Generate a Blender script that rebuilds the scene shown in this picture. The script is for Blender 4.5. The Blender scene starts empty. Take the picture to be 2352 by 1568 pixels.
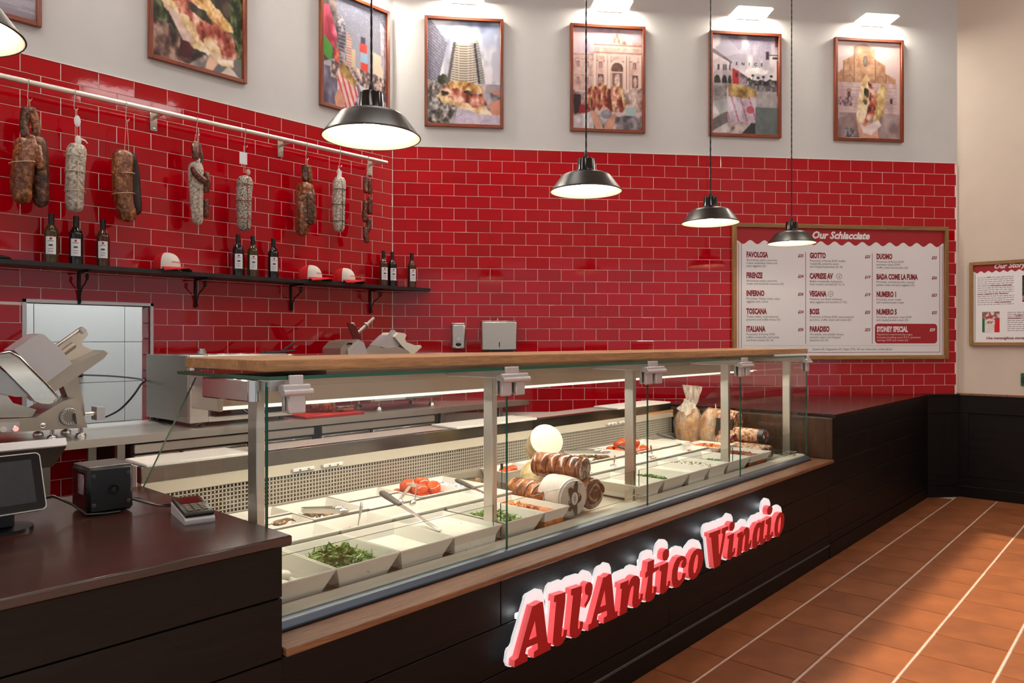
import bpy, bmesh, math, random
import numpy as np
from mathutils import Vector, Matrix
rnd = random.Random(7)
R = math.radians
col = bpy.context.scene.collection
sc = bpy.context.scene

# ------------------------------------------------------------------ camera
TH = R(42.1516)                       # heading of the lens, measured from the counter's direction (+x)
EYE = 1.423
cam_d = bpy.data.cameras.new('camera')
cam_d.sensor_width = 36.0
cam_d.lens = 25.854
cam_d.shift_y = -2.0 / 2352
cam_d.clip_start = 0.05
cam = bpy.data.objects.new('camera', cam_d)
cam.location = (0, 0, EYE)
cam.rotation_euler = (math.pi / 2, 0, TH - math.pi / 2)
col.objects.link(cam)
sc.camera = cam

# ------------------------------------------------------------------ world, sun, exposure
wd = bpy.data.worlds.new('daylight')
wd.use_nodes = True
bg = wd.node_tree.nodes['Background']
bg.inputs[0].default_value = (0.93, 0.96, 1.0, 1)
bg.inputs[1].default_value = 0.45
sc.world = wd

sun_d = bpy.data.lights.new('sun', 'SUN')
sun_d.energy = 6.0
sun_d.angle = R(0.8)
sun_d.color = (1.0, 0.86, 0.68)
sun = bpy.data.objects.new('sun', sun_d)
# the sun comes over the street side (-y), 34 degrees high; the shop-front lintel ends its patch on the floor
sun_dir = Vector((0.10, math.cos(R(34)), -math.sin(R(34)))).normalized()
sun.rotation_euler = sun_dir.to_track_quat('-Z', 'Y').to_euler()
sun.location = (2, -6, 6)
col.objects.link(sun)

sc.view_settings.view_transform = 'Standard'
sc.view_settings.look = 'None'
sc.view_settings.exposure = 0.2
sc.view_settings.gamma = 1.0
sc.view_settings.use_curve_mapping = False
sc.cycles.use_denoising = True
try:
    sc.cycles.denoiser = 'OPENIMAGEDENOISE'
    sc.cycles.denoising_input_passes = 'RGB_ALBEDO_NORMAL'
except Exception:
    pass
sc.cycles.max_bounces = 8
sc.cycles.diffuse_bounces = 3
sc.cycles.glossy_bounces = 4
sc.cycles.transmission_bounces = 4
sc.cycles.transparent_max_bounces = 24
sc.cycles.sample_clamp_indirect = 6.0
sc.cycles.caustics_reflective = False
sc.cycles.caustics_refractive = False

# ------------------------------------------------------------------ materials
def S(r, g=None, b=None):
    if g is None:
        h = r.lstrip('#'); r, g, b = (int(h[i:i + 2], 16) for i in (0, 2, 4))
    f = lambda c: (c / 255 / 12.92) if c / 255 <= 0.04045 else ((c / 255 + 0.055) / 1.055) ** 2.4
    return (f(r), f(g), f(b), 1.0)

MATS = {}
def base(name):
    m = bpy.data.materials.new(name); m.use_nodes = True
    nt = m.node_tree
    return m, nt, nt.nodes['Principled BSDF'], nt.nodes['Material Output']

def coords(nt, scale=(1, 1, 1), kind='Object', rot=(0, 0, 0)):
    tc = nt.nodes.new('ShaderNodeTexCoord'); mp = nt.nodes.new('ShaderNodeMapping')
    mp.inputs['Scale'].default_value = scale; mp.inputs['Rotation'].default_value = rot
    nt.links.new(tc.outputs[kind], mp.inputs['Vector'])
    return mp.outputs['Vector']

def noise(nt, vec, scale, detail=3, rough=0.55, dist=0.0):
    n = nt.nodes.new('ShaderNodeTexNoise')
    n.inputs['Scale'].default_value = scale; n.inputs['Detail'].default_value = detail
    n.inputs['Roughness'].default_value = rough; n.inputs['Distortion'].default_value = dist
    nt.links.new(vec, n.inputs['Vector'])
    return n.outputs['Fac']

def ramp(nt, fac, stops):
    r = nt.nodes.new('ShaderNodeValToRGB'); e = r.color_ramp.elements
    while len(e) < len(stops): e.new(0.5)
    for el, (p, c) in zip(e, stops): el.position = p; el.color = c
    nt.links.new(fac, r.inputs['Fac'])
    return r.outputs['Color']

def bumpit(nt, bs, fac, strength=0.3, dist=0.01):
    b = nt.nodes.new('ShaderNodeBump'); b.inputs['Strength'].default_value = strength
    b.inputs['Distance'].default_value = dist
    nt.links.new(fac, b.inputs['Height']); nt.links.new(b.outputs['Normal'], bs.inputs['Normal'])

def M(name, c, rough=0.5, metal=0.0, var=0.0, vs=8.0, stretch=(1, 1, 1), bump=0.0, bs_=60, emis=None, es=0.0,
      coat=0.0, spec=0.5, rnd_=0.0, sss=0.0, bd=0.004):
    if name in MATS: return MATS[name]
    m, nt, b, o = base(name)
    b.inputs['Base Color'].default_value = c
    b.inputs['Roughness'].default_value = rough
    b.inputs['Metallic'].default_value = metal
    b.inputs['Specular IOR Level'].default_value = spec
    b.inputs['Coat Weight'].default_value = coat
    b.inputs['Coat Roughness'].default_value = 0.05
    if sss: b.inputs['Subsurface Weight'].default_value = sss; b.inputs['Subsurface Radius'].default_value = (0.01, 0.004, 0.002)
    if emis: b.inputs['Emission Color'].default_value = emis; b.inputs['Emission Strength'].default_value = es
    if var or bump or rnd_:
        vec = coords(nt, stretch)
        if var:
            f = noise(nt, vec, vs, 4)
            lo = tuple(x * (1 - var) for x in c[:3]) + (1,); hi = tuple(min(1, x * (1 + var)) for x in c[:3]) + (1,)
            out = ramp(nt, f, [(0.3, lo), (0.7, hi)])
        else:
            rgb = nt.nodes.new('ShaderNodeRGB'); rgb.outputs[0].default_value = c; out = rgb.outputs[0]
        if rnd_:
            oi = nt.nodes.new('ShaderNodeObjectInfo'); mr = nt.nodes.new('ShaderNodeMapRange')
            mr.inputs['To Min'].default_value = 1 - rnd_; mr.inputs['To Max'].default_value = 1 + rnd_
            nt.links.new(oi.outputs['Random'], mr.inputs['Value'])
            hs = nt.nodes.new('ShaderNodeHueSaturation')
            nt.links.new(mr.outputs[0], hs.inputs['Value']); nt.links.new(out, hs.inputs['Color']); out = hs.outputs['Color']
        nt.links.new(out, b.inputs['Base Color'])
        if bump: bumpit(nt, b, noise(nt, vec, bs_, 4), bump, bd)
    MATS[name] = m
    return m

def WOOD(name, c1, c2, axis='x', scale=9.0, rough=0.45, coat=0.0, bump=0.15, stretch=14.0, spec=0.5, rnd_=0.12):
    if name in MATS: return MATS[name]
    m, nt, b, o = base(name)
    s = {'x': (1, stretch, stretch), 'y': (stretch, 1, stretch), 'z': (stretch, stretch, 1)}[axis]
    vec = coords(nt, s)
    f = noise(nt, vec, scale / 6, 6, 0.65, 0.9)
    f2 = noise(nt, vec, scale * 1.6, 3, 0.6, 0.2)
    mx = nt.nodes.new('ShaderNodeMath'); mx.operation = 'MULTIPLY_ADD'
    mx.inputs[1].default_value = 0.45
    nt.links.new(f2, mx.inputs[0])
    ad = nt.nodes.new('ShaderNodeMath'); ad.operation = 'MULTIPLY'; ad.inputs[1].default_value = 0.6
    nt.links.new(f, ad.inputs[0]); nt.links.new(ad.outputs[0], mx.inputs[2])
    out = ramp(nt, mx.outputs[0], [(0.36, c1), (0.66, c2)])
    oi = nt.nodes.new('ShaderNodeObjectInfo'); mr = nt.nodes.new('ShaderNodeMapRange')
    mr.inputs['To Min'].default_value = 1 - rnd_; mr.inputs['To Max'].default_value = 1 + rnd_
    nt.links.new(oi.outputs['Random'], mr.inputs['Value'])
    hs = nt.nodes.new('ShaderNodeHueSaturation')
    nt.links.new(mr.outputs[0], hs.inputs['Value']); nt.links.new(out, hs.inputs['Color'])
    nt.links.new(hs.outputs['Color'], b.inputs['Base Color'])
    b.inputs['Roughness'].default_value = rough; b.inputs['Coat Weight'].default_value = coat
    b.inputs['Coat Roughness'].default_value = 0.12; b.inputs['Specular IOR Level'].default_value = spec
    bumpit(nt, b, mx.outputs[0], bump, 0.003)
    MATS[name] = m
    return m

def STEEL(name, c, rough=0.28, axis='x', stretch=60.0, amt=0.12, aniso=0.0):
    if name in MATS: return MATS[name]
    m, nt, b, o = base(name)
    s = {'x': (1, stretch, stretch), 'y': (stretch, 1, stretch), 'z': (stretch, stretch, 1)}[axis]
    f = noise(nt, coords(nt, s), 6, 3)
    b.inputs['Base Color'].default_value = c; b.inputs['Metallic'].default_value = 1.0
    mr = nt.nodes.new('ShaderNodeMapRange'); mr.inputs['To Min'].default_value = rough - amt / 2; mr.inputs['To Max'].default_value = rough + amt
    nt.links.new(f, mr.inputs['Value']); nt.links.new(mr.outputs[0], b.inputs['Roughness'])
    MATS[name] = m
    return m

def SPECK(name, c1, c2, c3, scale=90.0, rough=0.55, bump=0.3, stretch=(1, 1, 1), pos=(0.42, 0.52, 0.62), coat=0.0, big=6.0, var=0.35):
    """mottled skin: fine two-tone grain over slow colour changes"""
    if name in MATS: return MATS[name]
    m, nt, b, o = base(name)
    vec = coords(nt, stretch)
    f = noise(nt, vec, scale, 5, 0.65, 0.4); g = noise(nt, vec, big, 3)
    out = ramp(nt, f, [(pos[0], c1), (pos[1], c2), (pos[2], c3)])
    dk = ramp(nt, g, [(0.35, (1 - var, 1 - var, 1 - var, 1)), (0.65, (1, 1, 1, 1))])
    mx = nt.nodes.new('ShaderNodeMix'); mx.data_type = 'RGBA'; mx.blend_type = 'MULTIPLY'
    mx.inputs['Factor'].default_value = 1.0
    nt.links.new(out, mx.inputs[6]); nt.links.new(dk, mx.inputs[7])
    nt.links.new(mx.outputs[2], b.inputs['Base Color'])
    b.inputs['Roughness'].default_value = rough; b.inputs['Coat Weight'].default_value = coat
    bumpit(nt, b, f, bump, 0.004)
    MATS[name] = m
    return m

def GLASS(name, tint=(0.965, 0.985, 0.975, 1), refl=1.0, rough=0.0):
    """clear pane: Fresnel mirror over a straight see-through body"""
    if name in MATS: return MATS[name]
    m, nt, b, o = base(name)
    nt.nodes.remove(b)
    tr = nt.nodes.new('ShaderNodeBsdfTransparent'); tr.inputs[0].default_value = tint
    gl = nt.nodes.new('ShaderNodeBsdfGlossy'); gl.inputs['Roughness'].default_value = rough
    lw = nt.nodes.new('ShaderNodeLayerWeight'); lw.inputs['Blend'].default_value = 0.5
    pw = nt.nodes.new('ShaderNodeMath'); pw.operation = 'POWER'; pw.inputs[1].default_value = 5.0
    mt = nt.nodes.new('ShaderNodeMath'); mt.operation = 'MULTIPLY_ADD'; mt.inputs[1].default_value = 0.96 * min(refl, 1.0); mt.inputs[2].default_value = 0.035 * refl
    mx = nt.nodes.new('ShaderNodeMixShader')
    nt.links.new(lw.outputs['Facing'], pw.inputs[0]); nt.links.new(pw.outputs[0], mt.inputs[0]); nt.links.new(mt.outputs[0], mx.inputs[0])
    nt.links.new(tr.outputs[0], mx.inputs[1]); nt.links.new(gl.outputs[0], mx.inputs[2])
    nt.links.new(mx.outputs[0], o.inputs['Surface'])
    MATS[name] = m
    return m

def EMIT(name, c, s):
    if name in MATS: return MATS[name]
    m, nt, b, o = base(name)
    b.inputs['Base Color'].default_value = (0.8, 0.8, 0.8, 1)
    b.inputs['Emission Color'].default_value = c; b.inputs['Emission Strength'].default_value = s
    MATS[name] = m
    return m

# ------------------------------------------------------------------ mesh building
class MB:
    def __init__(self): self.v = []; self.f = []; self.mi = []; self.cur = 0
    def add(self, vs, fs, T=None):
        n = len(self.v)
        if T is not None: vs = [tuple(T @ Vector(p)) for p in vs]
        self.v += [tuple(p) for p in vs]
        self.f += [tuple(i + n for i in f) for f in fs]
        self.mi += [self.cur] * len(fs)
        return self
    def box(self, x0, x1, y0, y1, z0, z1, c=0.0, T=None):
        if x1 < x0: x0, x1 = x1, x0
        if y1 < y0: y0, y1 = y1, y0
        if z1 < z0: z0, z1 = z1, z0
        if c <= 0:
            vs = [(x, y, z) for z in (z0, z1) for y in (y0, y1) for x in (x0, x1)]
            fs = [(0, 2, 3, 1), (4, 5, 7, 6), (0, 1, 5, 4), (2, 6, 7, 3), (0, 4, 6, 2), (1, 3, 7, 5)]
            return self.add(vs, fs, T)
        c = min(c, (x1 - x0) * .49, (y1 - y0) * .49, (z1 - z0) * .49)
        vs = []; ix = {}
        for sx in (0, 1):
            for sy in (0, 1):
                for sz in (0, 1):
                    X = (x0, x1)[sx]; Y = (y0, y1)[sy]; Z = (z0, z1)[sz]
                    dx = c if sx == 0 else -c; dy = c if sy == 0 else -c; dz = c if sz == 0 else -c
                    for a, p in enumerate(((X, Y + dy, Z + dz), (X + dx, Y, Z + dz), (X + dx, Y + dy, Z))):
                        ix[(sx, sy, sz, a)] = len(vs); vs.append(p)
        g = lambda *k: ix[k]
        fs = []
        for s in (0, 1):
            q = [g(s, 0, 0, 0), g(s, 1, 0, 0), g(s, 1, 1, 0), g(s, 0, 1, 0)]; fs.append(q if s else q[::-1])
            q = [g(0, s, 0, 1), g(0, s, 1, 1), g(1, s, 1, 1), g(1, s, 0, 1)]; fs.append(q if s else q[::-1])
            q = [g(0, 0, s, 2), g(1, 0, s, 2), g(1, 1, s, 2), g(0, 1, s, 2)]; fs.append(q if s else q[::-1])
        for a in (0, 1):
            for b in (0, 1):
                fs.append([g(a, b, 0, 0), g(a, b, 1, 0), g(a, b, 1, 1), g(a, b, 0, 1)])
                fs.append([g(a, 0, b, 0), g(a, 1, b, 0), g(a, 1, b, 2), g(a, 0, b, 2)])
                fs.append([g(0, a, b, 1), g(1, a, b, 1), g(1, a, b, 2), g(0, a, b, 2)])
        for a in (0, 1):
            for b in (0, 1):
                for d in (0, 1): fs.append([g(a, b, d, 0), g(a, b, d, 1), g(a, b, d, 2)])
        return self.add(vs, fs, T)
    def prism(self, poly, y0, y1, T=None, axis='y'):
        n = len(poly)
        put = {'y': lambda a, b, t: (a, t, b), 'x': lambda a, b, t: (t, a, b), 'z': lambda a, b, t: (a, b, t)}[axis]
        vs = [put(a, b, y0) for a, b in poly] + [put(a, b, y1) for a, b in poly]
        fs = [tuple(range(n)), tuple(range(2 * n - 1, n - 1, -1))] + [(i, i + n, (i + 1) % n + n, (i + 1) % n) for i in range(n)]
        return self.add(vs, fs, T)
    def lathe(self, prof, n=24, T=None, cap=True):
        vs = []; fs = []
        for r, z in prof:
            for k in range(n):
                a = 2 * math.pi * k / n; vs.append((r * math.cos(a), r * math.sin(a), z))
        m = len(prof)
        for i in range(m - 1):
            for k in range(n):
                fs.append((i * n + k, i * n + (k + 1) % n, (i + 1) * n + (k + 1) % n, (i + 1) * n + k))
        if cap:
            if prof[0][0] > 1e-6: fs.append(tuple(range(n - 1, -1, -1)))
            if prof[-1][0] > 1e-6: fs.append(tuple((m - 1) * n + k for k in range(n)))
        return self.add(vs, fs, T)
    def cyl(self, p0, p1, r0, r1=None, n=16, c=0.0):
        p0 = Vector(p0); p1 = Vector(p1); d = p1 - p0; L = d.length
        T = Matrix.Translation(p0) @ d.to_track_quat('Z', 'Y').to_matrix().to_4x4()
        r1 = r0 if r1 is None else r1
        pr = [(r0, 0), (r1, L)] if c <= 0 else [(r0 - c, 0), (r0, c), (r1, L - c), (r1 - c, L)]
        return self.lathe(pr, n, T)
    def ball(self, c, rx, ry=None, rz=None, n=16, m=10, T=None, warp=None):
        ry = rx if ry is None else ry; rz = rx if rz is None else rz
        vs = [(0, 0, -1)]; fs = []
        for i in range(1, m):
            t = -math.pi / 2 + math.pi * i / m
            for k in range(n):
                a = 2 * math.pi * k / n; vs.append((math.cos(t) * math.cos(a), math.cos(t) * math.sin(a), math.sin(t)))
        vs.append((0, 0, 1)); top = len(vs) - 1
        for k in range(n): fs.append((0, 1 + (k + 1) % n, 1 + k))
        for i in range(m - 2):
            for k in range(n):
                a = 1 + i * n; fs.append((a + k, a + (k + 1) % n, a + n + (k + 1) % n, a + n + k))
        a = 1 + (m - 2) * n
        for k in range(n): fs.append((a + k, a + (k + 1) % n, top))
        if warp: vs = [warp(*p) for p in vs]
        vs = [(c[0] + p[0] * rx, c[1] + p[1] * ry, c[2] + p[2] * rz) for p in vs]
        return self.add(vs, fs, T)
    def tube(self, pts, r, n=8, T=None, cap=True):
        pts = [Vector(p) for p in pts]; m = len(pts)
        rs = r if isinstance(r, (list, tuple)) else [r] * m
        vs = []; fs = []; up = Vector((0, 0, 1)); prev = None
        for i, p in enumerate(pts):
            d = (pts[min(i + 1, m - 1)] - pts[max(i - 1, 0)]).normalized()
            if prev is None:
                a = d.cross(up)
                if a.length < 1e-4: a = d.cross(Vector((1, 0, 0)))
            else:
                a = prev - d * prev.dot(d)
            a.normalize(); prev = a; b = d.cross(a)
            for k in range(n):
                t = 2 * math.pi * k / n
                vs.append(tuple(p + (a * math.cos(t) + b * math.sin(t)) * rs[i]))
        for i in range(m - 1):
            for k in range(n): fs.append((i * n + k, i * n + (k + 1) % n, (i + 1) * n + (k + 1) % n, (i + 1) * n + k))
        if cap: fs.append(tuple(range(n - 1, -1, -1))); fs.append(tuple((m - 1) * n + k for k in range(n)))
        return self.add(vs, fs, T)
    def sweep(self, pts, rfun, n=16, T=None):
        """round body along pts; rfun(t, ang) gives its radius"""
        pts = [Vector(p) for p in pts]; m = len(pts); vs = []; fs = []; prev = None
        for i, p in enumerate(pts):
            d = (pts[min(i + 1, m - 1)] - pts[max(i - 1, 0)]).normalized()
            a = d.cross(Vector((0, 1, 0.01))) if prev is None else prev - d * prev.dot(d)
            a.normalize(); prev = a; b = d.cross(a)
            for k in range(n):
                t = 2 * math.pi * k / n; r = rfun(i / (m - 1), t)
                vs.append(tuple(p + (a * math.cos(t) + b * math.sin(t)) * r))
        for i in range(m - 1):
            for k in range(n): fs.append((i * n + k, i * n + (k + 1) % n, (i + 1) * n + (k + 1) % n, (i + 1) * n + k))
        fs.append(tuple(range(n - 1, -1, -1))); fs.append(tuple((m - 1) * n + k for k in range(n)))
        return self.add(vs, fs, T)
    def quad(self, a, b, c, d, T=None): return self.add([a, b, c, d], [(0, 1, 2, 3)], T)

ORG = {}
def mesh_of(name, mb, mats, off=Vector((0, 0, 0)), smooth=True, ang=38):
    me = bpy.data.meshes.new(name)
    me.from_pydata([(x - off.x, y - off.y, z - off.z) for x, y, z in mb.v], [], mb.f)
    for m in (mats if isinstance(mats, (list, tuple)) else [mats]): me.materials.append(m)
    if any(mb.mi): me.polygons.foreach_set('material_index', mb.mi)
    bm = bmesh.new(); bm.from_mesh(me); bmesh.ops.recalc_face_normals(bm, faces=bm.faces); bm.to_mesh(me); bm.free()
    if smooth:
        me.polygons.foreach_set('use_smooth', [True] * len(me.polygons))
        me.set_sharp_from_angle(angle=R(ang))
    me.update()
    return me

def tag(o, label=None, cat=None, group=None, kind=None):
    if label: o['label'] = label
    if cat: o['category'] = cat
    if group: o['group'] = group
    if kind: o['kind'] = kind
    return o

def thing(name, label, cat, loc=(0, 0, 0), rz=0.0, group=None, kind=None):
    o = bpy.data.objects.new(name, None); col.objects.link(o)
    o.empty_display_size = 0.05
    o.location = loc; o.rotation_euler = (0, 0, rz); ORG[o.name] = Vector(loc)
    return tag(o, label, cat, group, kind)

def part(name, mb, mats, parent, local=False, smooth=True, kind=None, label=None, ang=38):
    """a mesh under its thing; mb is in world metres unless local"""
    off = Vector((0, 0, 0)) if local else ORG.get(parent.name, Vector((0, 0, 0)))
    o = bpy.data.objects.new(name, mesh_of(name, mb, mats, off, smooth, ang)); col.objects.link(o)
    o.parent = parent
    ORG[o.name] = off
    return tag(o, label, None, None, kind)

def solo(name, mb, mats, label=None, cat=None, group=None, kind=None, org=None, smooth=True, ang=38):
    """a thing that is a single mesh; its origin goes to the middle of its base"""
    if org is None:
        xs, ys, zs = zip(*mb.v)
        org = Vector(((min(xs) + max(xs)) / 2, (min(ys) + max(ys)) / 2, min(zs)))
    org = Vector(org)
    o = bpy.data.objects.new(name, mesh_of(name, mb, mats, org, smooth, ang)); col.objects.link(o)
    o.location = org; ORG[o.name] = org
    return tag(o, label, cat, group, kind)

def copy_tree(o, loc, rz=None, label=None, parent=None):
    c = o.copy(); col.objects.link(c)
    if parent is None:
        c.location = loc
        if rz is not None: c.rotation_euler = (0, 0, rz)
        if label: c['label'] = label
    else: c.parent = parent
    for ch in [x for x in col.objects if x.parent == o]: copy_tree(ch, None, parent=c)
    return c

def curve_mesh(loops, depth):
    """flat outlines (holes allowed) thickened to depth; returns verts, faces in x,y,z"""
    cu = bpy.data.curves.new('outline', 'CURVE'); cu.dimensions = '2D'; cu.fill_mode = 'BOTH'; cu.extrude = depth / 2
    for lp in loops:
        sp = cu.splines.new('POLY'); sp.points.add(len(lp) - 1); sp.use_cyclic_u = True
        for p, (x, y) in zip(sp.points, lp): p.co = (x, y, 0, 1)
    o = bpy.data.objects.new('outline', cu); col.objects.link(o)
    dg = bpy.context.evaluated_depsgraph_get(); me = bpy.data.meshes.new_from_object(o.evaluated_get(dg))
    vs = [tuple(v.co) for v in me.vertices]; fs = [tuple(p.vertices) for p in me.polygons]
    bpy.data.objects.remove(o); bpy.data.curves.remove(cu); bpy.data.meshes.remove(me)
    return vs, fs

TXT = []
def text_geo(items):
    """items: (string, x, y, size, align, xscale, bold, shear) -> verts, faces on the x,y plane"""
    obs = []
    for (s, x, y, size, al, xs, bold, sh) in items:
        cu = bpy.data.curves.new('t', 'FONT'); cu.body = s; cu.size = size; cu.align_x = al
        cu.offset = bold; cu.shear = sh; cu.resolution_u = 2
        o = bpy.data.objects.new('t', cu); col.objects.link(o); obs.append((o, cu, x, y, xs))
    dg = bpy.context.evaluated_depsgraph_get(); dg.update()
    V = []; F = []
    for o, cu, x, y, xs in obs:
        me = bpy.data.meshes.new_from_object(o.evaluated_get(dg)); n = len(V)
        V += [(v.co.x * xs + x, v.co.y + y, 0.0) for v in me.vertices]
        F += [tuple(i + n for i in p.vertices) for p in me.polygons]
        bpy.data.meshes.remove(me)
    for o, cu, *_ in obs: bpy.data.objects.remove(o); bpy.data.curves.remove(cu)
    return V, F

# ------------------------------------------------------------------ plan of the room
# x runs along the counter, y into the back wall, z up.  Three walls: left (tiled, y = YA), back (tiled, 41 degrees
# to it), right (x = XC).  Each has a frame: along the wall, into the wall, up.
YA = 4.8585
CA = Vector((3.8819, YA, 0)); XC = 7.7508
CB = Vector((XC, 1.5014, 0))
AB = math.atan2(CB.y - CA.y, CB.x - CA.x)
LB = (CB - CA).length
FA = Matrix.Translation((0, YA, 0))
FB = Matrix.Translation(CA) @ Matrix.Rotation(AB, 4, 'Z')
FC = Matrix.Translation(CB) @ Matrix.Rotation(-math.pi / 2, 4, 'Z')
ROT = {'A': 0.0, 'B': AB, 'C': -math.pi / 2}
FR = {'A': FA, 'B': FB, 'C': FC}
TOP = 3.047                              # top edge of the red tiles
def at(w, s, d, z): return FR[w] @ Vector((s, d, z))
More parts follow.
